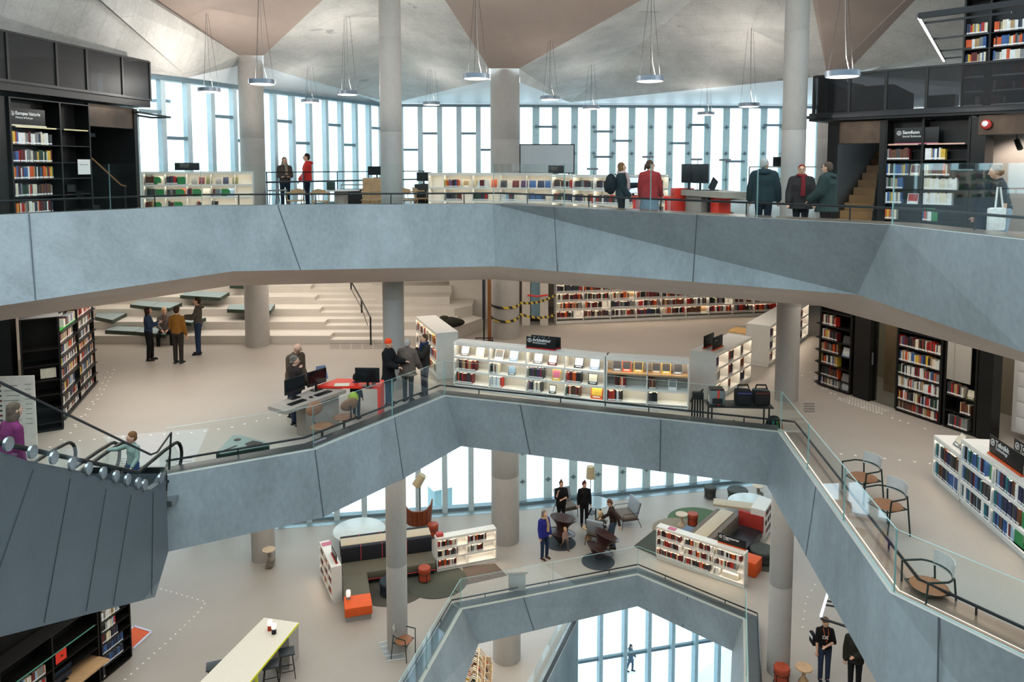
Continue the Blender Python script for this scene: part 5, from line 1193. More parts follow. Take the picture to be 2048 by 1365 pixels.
for lev in range(6): c.row(0, lev, ('warm', 'mixed', 'light', 'mixed', 'mixed', 'dark')[lev], (0, .98), (.2, .265), f'{ordn(5-lev)} shelf, black case right of glass door', g, w=(.016, .034))
c2 = Case('bookcase', 'black bookcase with a pale panel and few books beside the lockers', bpt(1908), bpt(1976), 2.5, .4, 1, [.06, .42, .78, 2.2], BLK, .05, thick=.05)
c2.row(0, 2, 'warm', (.02, .6), (.22, .27), 'upper shelf of the case with the pale panel', 'books under the pale panel', w=(.025, .045)); c2.row(0, 1, 'warm', (.5, .9), (.22, .27), 'lower shelf of the case with the pale panel', 'books under the pale panel', w=(.025, .045)); c2.row(0, 0, 'dark', (.1, .8), (.22, .27), 'bottom shelf of the case with the pale panel', 'books under the pale panel', w=(.025, .045))
c2.face_book(0, 2, .82, .18, .22, 'olive', 'olive green book face-out under the pale panel', art='cream')
q = mb(); q.bbox((c2.W * .45, -.01, 1.62), (c2.W * .72, .03, .98), .005); q.box((c2.W * .3, -.03, 1.62), (.02, .02, .98)); q.build('pale_panel', mat('pale_panel', '#a39d94', .5, var=.03), c2.root)
q = mb(); a, b = bpt(1978), bpt(2008); q.box((a + b) / 2 + bn * .15 + V((0, 0, 1.35)), ((b - a).length, .3, 2.7), ba)
a, b = bpt(1640, .45), bpt(2060, .45); 
struct(q.build('wall_right', BLK), 'black steel wall end beside the lockers')
a, b = bpt(2008, .7), bpt(2075, .7); r = thing('lockers', 'white block of small lockers at the right edge', 'lockers', a, ba)
q = mb(); q.bbox(((b - a).length / 2, .25, 1.2), ((b - a).length, .5, 2.1), .01); q.build('body', WHTS, r)
for i in range(6):
    for k in range(4):
        q = mb(); x = .1 + k * .42; q.bbox((x + .2, -.012, .35 + i * .33), (.39, .02, .3), .004); d_ = q.build('door', WHT, r); q = mb(); q.box((x + .35, -.03, .35 + i * .33), (.03, .03, .1)); q.build('lock', RAIL, d_)
# ---- low case with the Teknikk sign
JA, JB = z2(1864, 957), z2(2048, 1122); JB = JA + (JB - JA) * 1.35
tot = (JB - JA).length; f1 = .31 * (z2(2048, 1122) - JA).length
ju = (JB - JA).normalized()
J1 = JA + ju * (.98)
c = wcase('low white bookcase with an open top at the end of the Teknikk row', JA, J1, .82, [.1, .44], [1.0], D=.5, strips=100)
g = 'books in the Teknikk row'
for lev in (0, 1): c.row(0, lev, 'tech', (.0, .98), (.25, .3), f'{ordn(1-lev)} shelf, low end bay, Teknikk row', g, w=(.02, .042), dep=.2)
c.levels = [.1, .44, .85]
c.face_book(0, 2, .6, .2, .28, 'grey', 'grey magazine leaning on top of the low end bay', .6, art='cream', dy=.1); c.face_book(0, 2, .86, .16, .22, 'navy', 'small navy book leaning on top of the low end bay', .5, dy=.1)
c = wcase('long low white bookcase with the Teknikk sign at the right edge', J1 + ju * .02, JB, 1.12, [.1, .42, .77], [1 / 3] * 3, D=.6)
for b in range(3):
    for lev in range(3): c.row(b, lev, 'tech', (.0, (.98, .9, .75)[(b + lev) % 3] if (b, lev) != (1, 0) else .6), (.24, .31), f'{ordn(2-lev)} shelf, {ordn(b)} bay, Teknikk case', g, w=(.02, .042), dep=.2)
for b, lev, fx in ((0, 2, .93), (1, 0, .7), (1, 1, .86)): bookend(c.M @ Matrix.Translation((c.xs[b] + (c.xs[b + 1] - c.xs[b]) * fx, .06, c.levels[lev] + .001)), .22, .24, 'green', f'green bookend, {ordn(b)} bay, {ordn(2-lev)} shelf of the Teknikk case')
sg = c.M @ Matrix.Translation((1.15, .12, 1.146))
sign(sg, .95, .3, 'Teknikk', 'Technology', 'black sign reading Teknikk on an orange strip', 'orange', fs=.12); sign(c.M @ Matrix.Translation((1.3, .42, 1.146)), .95, .3, 'Teknikk', 'Technology', 'second black sign standing behind the Teknikk sign', 'orange', fs=.12)
# ---- chairs along the right rail
def cafe_chair(loc, rz, label):
    r = thing('cafe_chair', label, 'chair', loc, rz)
    q = mb(); q.ball((0, 0, .46), .23, 20, (1.05, 1, .13)); q.build('seat', mat('tan_seat', '#8a5a3a', .55, var=.08), r)
    q = mb()
    for i in range(8):
        a0_, a1_ = -.8 + i * .2, -.6 + i * .2; q.slab([(.27 * math.sin(a0_), .24 * math.cos(a0_), .63), (.27 * math.sin(a1_), .24 * math.cos(a1_), .63), (.28 * math.sin(a1_), .27 * math.cos(a1_), .84), (.28 * math.sin(a0_), .27 * math.cos(a0_), .84)], .015)
    q.build('backrest', mat('grey_back', '#b3aea8', .5), r)
    fr = mat('green_frame', '#20302b', .4, .3); q = mb(); q.tube([(-.28, -.2, .66)] + [(.29 * math.sin(a), .25 * math.cos(a), .66) for a in [-1.3 + i * .26 for i in range(11)]] + [(.28, -.2, .66)], .014, 8); q.build('arm_rail', fr, r)
    for x in (-1, 1):
        q = mb(); q.tube([(x * .28, -.2, .66), (x * .24, -.22, 0)], .013, 8); q.build('leg', fr, r)
        q = mb(); q.tube([(x * .2, .2, .66), (x * .23, .26, 0)], .013, 8); q.build('leg', fr, r)
    q = mb(); q.tube([(-.2, -.2, .44), (.2, -.2, .44), (.2, .2, .44), (-.2, .2, .44), (-.2, -.2, .44)], .012, 6); q.build('seat_frame', fr, r)
    return r
for px, py, rz, lb in ((1726, 955, -1.25, 'tan seated chair farthest along the right rail'), (1774, 1010, -1.25, 'tan seated chair in the middle of the three by the right rail'), (1858, 1172, -1.5, 'nearest tan seated chair behind the right rail, mostly hidden')):
    p = h2(px, py, .46); cafe_chair((p.x, p.y, Z2), rz, lb)
# ---- information desk
P_ = [h2(536, 813, .8), h2(571, 823, .8), h2(692, 780, .8), h2(650, 768, .8)]
o0 = V((P_[0].x, P_[0].y, Z2)); r = thing('desk', 'long grey wooden desk with two black monitors on the middle level', 'desk', o0)
q = mb(); q.prism([(p.x - o0.x, p.y - o0.y) for p in P_], .72, .80); q.build('desktop', GREYW, r)
c0 = (P_[2] * .75 + P_[0] * .25); du = (P_[2] - P_[1]).normalized(); an = math.atan2(du.y, du.x)
cc = lerp(P_[1], P_[2], .62) - o0; q = mb(); q.bbox((cc.x - .2, cc.y + .22, .36), (1.0, .3, .72), .01, Matrix.Rotation(an, 3, 'Z')); q.build('panel', GREYW, r)
Q_ = [h2(634, 778, .8), h2(675, 763, .8), h2(768, 766, .8), h2(761, 780, .8)]
o1 = V((Q_[0].x, Q_[0].y, Z2)); r = thing('red_table', 'bright red table joined to the grey desk', 'table', o1)
q = mb(); q.prism([(p.x - o1.x, p.y - o1.y) for p in Q_], .815, .87); q.build('top', REDP, r)
l0, l1 = Q_[3] - o1, Q_[2] - o1; q = mb(); q.prism([(l0.x - .07, l0.y), (l0.x, l0.y), (l1.x, l1.y), (l1.x - .07, l1.y)], 0, .815); q.build('side_leg', REDP, r)
for px, py, w_, rz, lb in ((590, 797, .56, an, 'left of the two black monitors on the grey desk'), (634, 781, .56, an, 'right of the two black monitors on the grey desk')):
    p = h2(px, py, .8); monitor((p.x, p.y, Z2 + .801), rz, lb, .56, .34, .13)
p = h2(735, 774, .87); monitor((p.x, p.y, Z2 + .871), -.05, 'black monitor standing on the red table', .56, .34, .1)
for px, py, lb in ((594, 806, 'black keyboard before the left monitor'), (646, 788, 'black keyboard before the right monitor')):
    p = h2(px, py, .8); keyboard((p.x, p.y, Z2 + .801), an, lb)
p = h2(622, 796, .8); tag(MB().ball((0, 0, .015), .04, 10, (1, 1.5, .4)).build('mouse', BLKM, None, (p.x, p.y, Z2 + .801), an), 'black mouse between the two keyboards', 'mouse')
p = h2(684, 770, .87); tag(MB().box((0, 0, .002), (.34, .24, .003)).build('paper_sheet', BM['cream'], None, (p.x, p.y, Z2 + .871), .1), 'cream paper sheet on the red table', 'paper')
p = h2(748, 769, .87); tag(MB().bbox((0, 0, .012), (.08, .15, .02), .004).build('phone', BLKM, None, (p.x, p.y, Z2 + .871), .4), 'phone lying on the red table right of the monitor', 'phone')
p = h2(640, 770, .8); r = thing('tablet', 'tilted tablet on a pink stand behind the monitors', 'tablet', (p.x, p.y + .15, Z2 + .86), an - .5)
q = mb(); q.slab([(-.16, 0, .02), (.16, 0, .02), (.12, .08, .33), (-.1, .08, .33)], .015); q.build('screen', mat('tablet_blue', '#5d6b86', .3), r)
for px, py, rz, lb in ((644, 853, .9, 'brown office chair nearest the glass, left one'), (688, 834, -2.4, 'brown office chair seen from the back, right one')):
    p = h2(px, py, .47); office_chair((p.x, p.y, Z2), rz, lb)
# ---- triangular recycling unit
T_ = [h2(465, 871, .4), h2(482, 871, .4), h2(539, 887, .4), h2(538, 891, .4), h2(442, 908, .4), h2(432, 906, .4)]
o0 = V((T_[4].x, T_[4].y, Z2)); tl = [(p.x - o0.x, p.y - o0.y) for p in T_]
r = thing('waste_station', 'dark green triangular waste station beside the glass', 'bin', o0)
q = mb(); q.prism(tl, .0, .38); q.build('body', GRN, r)
q = mb(); q.prism(tl, .38, .40); q.build('lid', mat('lid_green', '#5c7672', .35, var=.03, spec=.6), r)
def tloc(px, py): p = h2(px, py, .401); return p - o0
p = tloc(475, 880); q = mb(); q.lathe([(0, 0), (.07, 0), (.07, .006), (0, .006)], (p.x, p.y, .40), 20); q.build('round_opening', BLKM, r)
q = mb(); q.bar(V((*tloc(450, 901).xy, .402)), V((*tloc(473, 892).xy, .402)), .05, .006); q.build('slot_opening', BLKM, r)
pp = [tloc(*a) for a in ((490, 888), (506, 882), (526, 886), (523, 891), (497, 896))]; q = mb(); q.prism([(p.x, p.y) for p in pp], .40, .405); q.build('wide_opening', BLKM, r)
# ---- camera equipment behind the parapet
p = gd(1476, 835, 16.35); r = thing('equipment_table', 'black folding table carrying camera bags behind the glass', 'table', (p.x, p.y, Z2), -.06)
q = mb(); q.bbox((0, 0, .6), (1.42, .5, .03), .004); q.build('top', BLKM, r)
for x in (-.62, .62):
    for y in (-.2, .2): q = mb(); q.bar((x, y, 0), (x, y, .59), .03); q.build('leg', RAIL, r)
zt_ = Z2 + .616; tp0 = p
def on_t(dx, dy): return (tp0.x + dx, tp0.y + dy, zt_)
r = thing('flight_case', 'silver equipment case with a red strap on the black table', 'case', on_t(-.5, .0), -.06)
q = mb(); q.bbox((0, 0, .17), (.34, .3, .32), .01); q.build('shell', CHR, r); q = mb(); q.box((.02, 0, .17), (.04, .31, .335)); q.build('strap', REDP, r); q = mb(); q.box((0, -.16, .1), (.22, .02, .12)); q.box((0, 0, .345), (.3, .26, .02)); q.build('panel', BLKM, r)
for dx, cl, lb in ((.1, '#17181c', 'black camera bag in the middle of the black table'), (.5, '#1d1a1a', 'black camera bag with a reddish trim at the right of the table')):
    r = thing('camera_bag', lb, 'bag', on_t(dx, 0), -.06)
    q = mb(); q.bbox((0, 0, .16), (.36, .3, .32), .06); q.build('body', cloth(cl), r); q = mb(); q.bbox((0, -.16, .12), (.24, .06, .18), .02); q.build('pocket', cloth(cl), r); q = mb(); q.tube([(-.14, 0, .3), (-.1, 0, .42), (.1, 0, .42), (.14, 0, .3)], .02, 6); q.build('handle', cloth('#2a241c'), r)
    q = mb(); q.box((0, -.155, .27), (.3, .02, .03)); q.build('trim', cloth('#5a2320' if dx > .3 else '#3a3f66'), r)
for dx, sz, lb in ((-.5, .2, 'black bag on the floor under the silver case'), (-.28, .14, 'small black pouch under the equipment table'), (-.1, .19, 'dark rounded bag under the middle of the equipment table')):
    q = mb(); q.bbox((0, 0, sz * .5), (sz * 1.2, .25, sz), .04); o = q.build('bag', cloth('#151517'), None, (tp0.x + dx, tp0.y - .02, Z2 + .001)); tag(o, lb, 'bag'); q = mb(); q.tube([(-sz * .4, 0, sz * .9), (0, 0, sz * 1.25), (sz * .4, 0, sz * .9)], .012, 6); q.build('handle', cloth('#151517'), o)
p = gd(1395, 830, 16.35); r = thing('tripods', 'bundle of folded camera tripods leaning behind the glass', 'tripod', (p.x, p.y, Z2))
for i in range(5): q = mb(); x = -.13 + i * .065; q.tube([(x, 0, 0), (x * .9, .02, .72)], [.014, .02], 8); q.build('leg', RAIL if i % 2 else BLKM, r)
q = mb(); q.bbox((0, .01, .8), (.24, .16, .16), .03); q.tube([(-.1, 0, .8), (-.18, -.05, .66)], .015, 6); q.tube([(.05, 0, .85), (.1, -.05, .95)], .02, 6); q.build('head', BLKM, r)
p = gd(1548, 845, 15.95); r = thing('backpack', 'dark backpack with green and orange straps at the corner of the glass', 'bag', (p.x, p.y, Z2))
q = mb(); q.ball((0, 0, .24), .2, 14, (.95, .75, 1.2)); q.build('pack', cloth('#1a1c1d'), r)
for x, cl in ((-.08, '#1f6a60'), (.03, '#2f6b3c'), (.12, '#b5623a')): q = mb(); q.tube([(x, -.13, .08), (x, -.18, .25), (x * .6, -.1, .44)], .022, 6); q.build('strap', cloth(cl), r)
# ---- escalator
XE = -5.95
def ex(px, py): return gx(px, py, XE)
pt = [ex(-330, 812), ex(0, 903), ex(55, 922), ex(137, 938.5), ex(226, 963), ex(283, 978), ex(301, 980), ex(320, 967), ex(331, 948)]
pbt = [ex(337, 1103), ex(310, 1195), ex(0, 1275), ex(-330, 1345)]
poly = pt + pbt
CLAD = mat('escalator_cladding', '#5d6468', .42, .35, var=.06, scale=1.2)
_c = CLAD.node_tree; _n = _c.nodes; _l = _c.links
_vo = _n.new('ShaderNodeTexVoronoi'); _vo.inputs['Scale'].default_value = 38; _vo.inputs['Randomness'].default_value = 0; _tc = _n.new('ShaderNodeTexCoord'); _l.new(_tc.outputs['Object'], _vo.inputs['Vector'])
_bp = _n.new('ShaderNodeBump'); _bp.inputs['Strength'].default_value = .5; _bp.inputs['Distance'].default_value = .01; _l.new(_vo.outputs['Distance'], _bp.inputs['Height']); _l.new(_bp.outputs['Normal'], _n['Principled BSDF'].inputs['Normal'])
e0 = V((XE, 12.6, Z2)); r = thing('escalator', 'escalator with grey metal cladding rising at the left', 'escalator', e0)
from mathutils.geometry import tessellate_polygon
def side_slab(pts, x0, x1_, mt, name):
    q = mb(); n = len(pts); A_ = [V((x0 - e0.x, p.y - e0.y, p.z - e0.z)) for p in pts]; B_ = [V((x1_ - e0.x, p.y - e0.y, p.z - e0.z)) for p in pts]
    tr = tessellate_polygon([A_]); q._add(A_ + B_, [tuple(t) for t in tr] + [tuple(n + i for i in t) for t in tr] + [(i, (i + 1) % n, n + (i + 1) % n, n + i) for i in range(n)]); return q.build(name, mt, r)
side_slab(poly, XE, XE - .12, CLAD, 'cladding')
q = mb()
for (xa, ya, xb, yb) in ((66, 940, -6, 1150), (140, 958, 88, 1246), (212, 978, 172, 1223), (262, 990, 226, 1212), (306, 985, 303, 1190)):
    a, b = ex(xa, ya) - e0 + V((.004, 0, 0)), ex(xb, yb) - e0 + V((.004, 0, 0)); q.bar(a, b, .012, .006)
q.build('panel_seam', mat('seam_dark', '#3a3f42', .5), r)
side_slab([V((0, p.y, p.z)) for p in poly], XE - 2.3, XE - 2.42, CLAD, 'cladding')
und = sorted(pbt, key=lambda p: p.y)
q = mb()
for i in range(len(und) - 1):
    a, b = und[i] - e0, und[i + 1] - e0; q._add([(-.1, a.y, a.z), (-.1, b.y, b.z), (-2.35, b.y, b.z), (-2.35, a.y, a.z)], [(0, 1, 2, 3)])
a, b = pt[-1] - e0, pbt[0] - e0; q._add([(-.1, a.y, a.z), (-.1, b.y, b.z), (-2.35, b.y, b.z), (-2.35, a.y, a.z)], [(0, 1, 2, 3)]); q.build('underside', CLAD, r)
ec = {0: 12.3, 1: 12.3}
STP = mat('escalator_step', '#3f4143', .4, .6, var=.1)
for ln in (0, 1):
    xa = XE - .25 - ln * 1.12
    for i in range(16):
        q = mb(); y = 12.3 - i * .4; q.box((xa - .45 - e0.x, y - e0.y, .0 + i * .224 + .02), (.8, .4, .2)); q.build('step', STP, r)
q = mb(); q.box((-1.2, .95, -.05), (2.3, 1.5, .1)); q.build('landing_plate', CHR, r)
rail = [(-330, 612), (0, 767), (135, 831), (220, 872), (299, 910)]
top_ = [ex(*a) for a in rail] + [ex(312, 905), ex(340, 866), ex(336, 940)]
g_ = mb(); gp = top_ + [p for p in reversed(pt)]
n = len(gp); A_ = [V((.03, p.y - e0.y, p.z - e0.z)) for p in gp]; tr = tessellate_polygon([A_]); g_._add(A_ + [p - V((.02, 0, 0)) for p in A_], [tuple(t) for t in tr] + [tuple(n + i for i in t) for t in tr]); g_.build('glass_panel', GLS, r)
q = mb(); q.tube([V((.02, p.y - e0.y, p.z - e0.z)) for p in top_], .018, 8); q.build('glass_edge_rail', RAIL, r)
for z4x, z4y in ((70, 710), (320, 790), (538, 850), (728, 910), (895, 960), (1045, 1005), (1178, 1040), (1295, 1075), (1405, 1110), (1470, 1130), (1635, 1060)):
    p = ex(z4x / 5.12, 750 + z4y / 5.12) - e0; q = mb(); k = 14; q.tube([(.0, p.y, p.z), (.034, p.y, p.z), (.038, p.y, p.z)], [.085, .085, .03], 20); q.build('glass_clamp', CHR, r)
for xo in (-.22, -1.2, -1.38, -2.2):
    y1 = .75; pts = [(xo, -6.0, .95 + 6.0 * .56 - .55), (xo, -.6, .86), (xo, .35, .86), (xo, y1, .84)] + [(xo, y1 + .28 * math.sin(a), .56 + .28 * math.cos(a)) for a in [i * PI / 8 for i in range(1, 9)]] + [(xo, .3, .26)]
    q = mb(); q.tube(pts, .032, 8); q.build('moving_handrail', BLKM, r)
    q = mb(); q.slab([(xo, .2, .1), (xo, y1, .3), (xo, y1 + .2, .56), (xo, y1, .8), (xo, .2, .84)], .02); q.build('inner_glass', GLS, r)
# ---- floor studs and grilles
STUD = mat('stud_white', '#e6e2da', .4)
def studs(z, path, n):
    pts = [gz(x, y, z) for x, y in path]; L = [0]
    for i in range(len(pts) - 1): L.append(L[-1] + (pts[i + 1] - pts[i]).length)
    out = []
    for k in range(n):
        s = L[-1] * k / (n - 1)
        for i in range(len(pts) - 1):
            if s <= L[i + 1] + 1e-6: out.append(lerp(pts[i], pts[i + 1], (s - L[i]) / max(1e-6, L[i + 1] - L[i]))); break
    return out
q = mb()
for path, n in (([(228, 740), (204, 788), (175, 825), (140, 868), (100, 895)], 16), ([(215, 745), (192, 795), (150, 850)], 9), ([(437, 859), (465, 855), (505, 845), (560, 831)], 6), ([(130, 885), (250, 874), (385, 866), (437, 859)], 12), ([(1604, 752), (1640, 775), (1700, 808), (1760, 828), (1850, 858)], 12), ([(1620, 745), (1660, 785), (1730, 815), (1800, 842)], 9), ([(1682, 909), (1770, 918), (1860, 928)], 7)):
    for p in studs(Z2, path, n): q.lathe([(.028, 0), (.028, .006), (0, .008)], (p.x, p.y, Z2), 8)
for path, n in (([(322, 1179), (412, 1205), (395, 1227), (340, 1280), (250, 1360)], 26), ([(1630, 1170), (1612, 1200), (1605, 1255), (1650, 1290)], 9)):
    for p in studs(0, path, n): q.lathe([(.028, 0), (.028, .006), (0, .008)], (p.x, p.y, 0), 8)
struct(q.build('floor_studs', STUD), 'small white guiding studs set in the floors')
q = mb()
def grille(z, x0, y0, x1_, y1, n, w=.03):
    for i in range(n):
        t = i / max(1, n - 1); a = gz(x0, lerp(y0, y1, t), z + .003); b = gz(x1_, lerp(y0, y1, t), z + .003); q.bar(a, b, w, .004)
for i in range(5): grille(Z2, 660 + i * 22, 688, 679 + i * 22, 697, 4, .06)
grille(Z2, 1608, 808, 1629, 823, 4, .1); grille(Z2, 352, 917, 384, 930, 3, .03); grille(Z2, 240, 918, 262, 932, 4, .03)
struct(q.build('floor_grilles', mat('grille_grey', '#6d6963', .5)), 'grey slotted grilles in the floor')
# tactile plate before the glass door
q = mb()
for i in range(14):
    for k in range(5):
        p = lerp(bpt(1722), bpt(1808), (i + .5) / 14) - bn * (.15 + k * .1); q.lathe([(.022, 0), (.022, .006), (0, .008)], (p.x, p.y, Z2), 6)
struct(q.build('floor_studs', STUD), 'white tactile dots before the glass door')
# inner ledges along the parapets
def ledge(label, line, z, o0_, o1_, mt, led=None):
    a, b = offset_line(line, o0_), offset_line(line, o1_); q = mb()
    for i in range(len(a) - 1):
        q._add([up(a[i], z), up(a[i + 1], z), up(b[i + 1], z), up(b[i], z)], [(0, 1, 2, 3)]); q._add([up(b[i], z), up(b[i + 1], z), up(b[i + 1], z - .12), up(b[i], z - .12)], [(0, 1, 2, 3)])
    o = struct(q.build('trim_2', mt), label)
    if led:
        a, b = offset_line(line, o0_ + .025), offset_line(line, o0_ + .037); q = mb()
        for i in range(len(a) - 1): q._add([up(a[i], z + .012), up(a[i + 1], z + .012), up(b[i + 1], z + .012), up(b[i], z + .012)], [(0, 1, 2, 3)])
        q.build('light_strip', mat_emit('ledge_led', '#fff3e0', led), o)
LEDGE = mat('bronze_ledge', '#8d7767', .3, .5, var=.05); LEDGD = mat('dark_ledge', '#4a4c4d', .35, .4, var=.05)
ledge('dark metal ledge behind the middle parapet', T2[:5], T2[0].z + .005, .1, .42, LEDGD); ledge('bronze lit ledge behind the right parapet', T2[4:], T2[0].z + .006, .1, .55, LEDGE, 3.2)
ledge('bronze ledge behind the top parapet', T3[3:], T3[0].z + .005, .1, .7, LEDGE); ledge('dark ledge behind the top parapet', T3[:4], T3[0].z + .004, .12, .35, LEDGD)
ledge('dark metal ledge behind the lowest parapet', T1, T1[0].z + .005, .1, .4, LEDGD)
# ---- people on the middle level
def PZ(px, py): p = z2(px, py); return (p.x, p.y, Z2)
person('woman in a blue shirt with dark curly hair beside the seating steps', PZ(299, 721), 100, 1.66, '#27364f', '#111214', hair='#2f2018', hairstyle='bob', head=(20, 0), armL=((30, -70), (60, 10)), armR=((-10, -70), (30, 20)), legL=((10, -82), (180, -89)), legR=((-10, -86), (180, -86)))
p = gz(318, 668, Z2 + .4); person('seated man in a grey cardigan on the lowest step', (p.x, 24.62, Z2), 25, 1.72, '#6a6460', '#16171b', hair='#c9b291', skin='fair', sit=True, dz=-.50, armL=((20, -60), (-30, -25)), armR=((-20, -60), (30, -25)), legL=((15, -8), (10, -84)), legR=((-15, -8), (-10, -84)), shoes='#1a1a1a', lanyard='#7a3a34')
person('person in a mustard sweater seen from behind', PZ(357, 727), 175, 1.75, '#7d5622', '#2d2926', hair='#33261d', fat=1.05, armL=((60, -75), (-20, -55)), armR=((-70, -80), (-10, -75)), shoes='#23262a')
person('man in a dark grey hooded sweater talking with his hands', PZ(398, 709), -75, 1.83, '#4b463f', '#22334c', hair='#2d1f17', hood='#4b463f', armL=((0, -60), (0, 5)), armR=((-10, -60), (5, 5)), shoes='#23242c')
person('bald man with glasses bending over the grey desk', PZ(588, 833), 55, 1.84, '#4f4234', '#1c2029', hair='#c99a80', hairstyle='none', lean=14, head=(0, 25), glasses=True, coat=.12, puff=.02, armL=((10, -75), (0, -45)), armR=((-10, -75), (0, -55)))
person('grey haired woman in a dark cardigan standing close to the monitors', PZ(592, 851), 140, 1.63, '#2b2320', '#232d42', hair='#6d655d', hairstyle='curly', coat=.06, puff=.015, head=(-40, 5), armL=((20, -60), (20, 40)), armR=((-10, -70), (10, -30)))
person('person in an orange beanie and black coat by the slim column', PZ(778, 809), 75, 1.66, '#151517', '#2f4257', hair='#e0481f', hairstyle='beanie', coat=.3, puff=.03, armL=((0, -60), (0, 0)), armR=((-10, -70), (0, -10)), shoes='#3b2e25')
person('grey haired person in a quilted taupe jacket seen from behind', PZ(816, 803), 165, 1.60, '#5f5249', '#272b35', hair='#a39b93', coat=.18, puff=.035, fat=1.15, armL=((40, -70), (0, -30)), armR=((-40, -70), (-10, -50)))
person('person in a dark leather jacket and blue scarf holding the chin', PZ(850, 790), -60, 1.60, '#2b2724', '#23283a', hair='#4a372a', scarf='#1f2c4a', coat=.12, puff=.02, armL=((0, -50), (-30, 60)), armR=((-10, -70), (20, -10)))
person('small child with a yellow green backpack beside the red table', PZ(713, 838), 160, 1.06, '#20304a', '#1d2a3c', hair='#1f1914', child=True, vox=.015)
p = PZ(708, 846); r = thing('backpack', 'bright yellow green backpack on the small child', 'bag', (p[0], p[1] - .02, Z2 + .42)); q = mb(); q.ball((0, 0, .16), .13, 12, (.95, .55, 1.25)); q.build('pack', cloth('#9fb23a'), r); q = mb(); q.ball((0, -.05, .1), .08, 10, (1, .5, .8)); q.build('pocket', cloth('#7c9433'), r)
p = gd(265, 900, 12.75); person('boy in a striped green sweater riding the escalator', (p.x, p.y, Z2 + .1), -20, 1.16, '#7f8f84', '#2c4a7a', hair='#6b4a2d', child=True, head=(-30, 5), armL=((40, -70), (0, -40)), armR=((-60, -15), (-70, -5)), vox=.014)
p = gd(18, 850, 10.1); person('woman in a purple sweater riding up the escalator at the left edge', (p.x, p.y, E - 4.92), 150, 1.66, '#6a2350', '#2a2c34', hair='#5a4a3d', hairstyle='long', lean=6, fat=1.1, collar='#ffffff')

q = mb()
for T_l, B_l, pts in ((T3, B3, [(0, .62), (1, .12), (2, .25), (3, .22), (3, .62)]), (T2, B2, [(1, 0), (2, 0), (3, .25), (3, .68), (4, .45), (5, .4)]), (T1, B1, [(1, .33), (2, .5)])):
    for i, t in pts:
        a, b = lerp(T_l[i], T_l[i + 1], t), lerp(B_l[i], B_l[i + 1], t); e = (T_l[i + 1] - T_l[i]).normalized(); n_ = V((e.y, -e.x, 0)) * .004
        q._add([a - e * .012 + n_, a + e * .012 + n_, b + e * .012 + n_, b - e * .012 + n_], [(0, 1, 2, 3)])
struct(q.build('trim_3', mat('joint_dark', '#4a5054', .8)), 'thin dark panel joints in the concrete parapets')

q = mb(); q.prism([(p.x, p.y) for p in (z2(205, 874), z2(418, 857), z2(388, 925), z2(340, 934), z2(250, 930))], Z2, Z2 + .003); struct(q.build('trim_4', mat('landing_grey', '#a6a3a0', .45, var=.03)), 'paler floor field in front of the escalator')

q = mb(); a, b = T2[0], B2[0]; v_ = V((-.05, 0, 0)); w_2 = V((-.3, .9, 0))  # black sheet over the open parapet end, painted for the shade in the gap
q.slab([a + v_, b + v_, b + v_ + w_2, a + v_ + w_2], .04); struct(q.build('trim_5', BLKM), 'dark end sheet for the shaded gap between the escalator and the concrete parapet')
# ================================================================ LOUNGE LEVEL
def z1(px, py): return gz(px, py, 0)
def h1(px, py, h): return gz(px, py, h)
def PL(px, py): p = z1(px, py); return (p.x, p.y, 0)
NAVY = mat('navy_fabric', '#17181f', .8, var=.12, scale=20); OLV = mat('olive_fabric', '#5a5648', .8, var=.08, scale=25); TAUPE = mat('taupe_fabric', '#6c6258', .8, var=.08, scale=25)
ORG = mat('orange_fabric', '#d9571e', .7, var=.04); DKS = mat('dark_seat_leather', '#24272c', .4, var=.08); BLUES = mat('blue_grey_fabric', '#5d6f80', .8, var=.06)
CORK = mat('speckled_cork_board', '#b7a68d', .6, var=.25, scale=60); RSTL = mat('rust_stool', '#9c3f26', .6, var=.06); PFB = mat('pouf_navy', '#1c2530', .8, var=.1, scale=20); PFG = mat('pouf_grey', '#3d403c', .8, var=.1, scale=20)
def lcase(label, A, B, H, lv, colw, D=.31):
    return Case('white_bookcase', label, V((A.x, A.y, 0)), V((B.x, B.y, 0)), H, D, len(colw), lv, WHTS, .12, strips=100, thick=.03, colw=colw)
# ---- left sofa island
A_, B_ = z1(640, 1153), z1(664, 1209)
c = lcase('low white bookcase at the left end of the olive sofa', A_, B_, 1.12, [.14, .48, .8], [.34, .33, .33]); g = 'books at the left end of the olive sofa'
for b in range(3):
    for lev in range(3): c.row(b, lev, 'fict', (.02, .9), (.2, .26), f'{ordn(2-lev)} shelf, {ordn(b)} bay, left sofa case', g, w=(.02, .04), dep=.2)
sign(c.M @ Matrix.Translation((c.W * .72, .2, 1.145)) @ Matrix.Rotation(0, 4, 'Z'), .7, .24, 'Skjønnlitteratur', 'Fiction', 'dark sign on a red strip on the bookcase left of the sofa', 'red', fs=.07, icon=False)
q = mb(); q.box((0, 0, .006), (.22, .3, .01)); o = q.build('red_folder', BM['pink'], None); o.matrix_world = c.M @ Matrix.Translation((c.W * .14, .18, 1.146)); tag(o, 'red folder lying on the bookcase left of the sofa', 'folder')
A_, B_ = z1(874, 1147), z1(993, 1124)
c = lcase('low white lit bookcase at the right end of the olive sofa', A_, B_, 1.12, [.14, .47, .8], [.51, .49]); g = 'books at the right end of the olive sofa'
for b, lev, f in ((0, 2, .72), (0, 1, .72), (0, 0, .66), (1, 2, .68), (1, 1, .56)): c.row(b, lev, 'fict', (.02, f), (.2, .26), f'{ordn(2-lev)} shelf, {"left" if b == 0 else "right"} bay, right sofa case', g, w=(.018, .036), dep=.2)
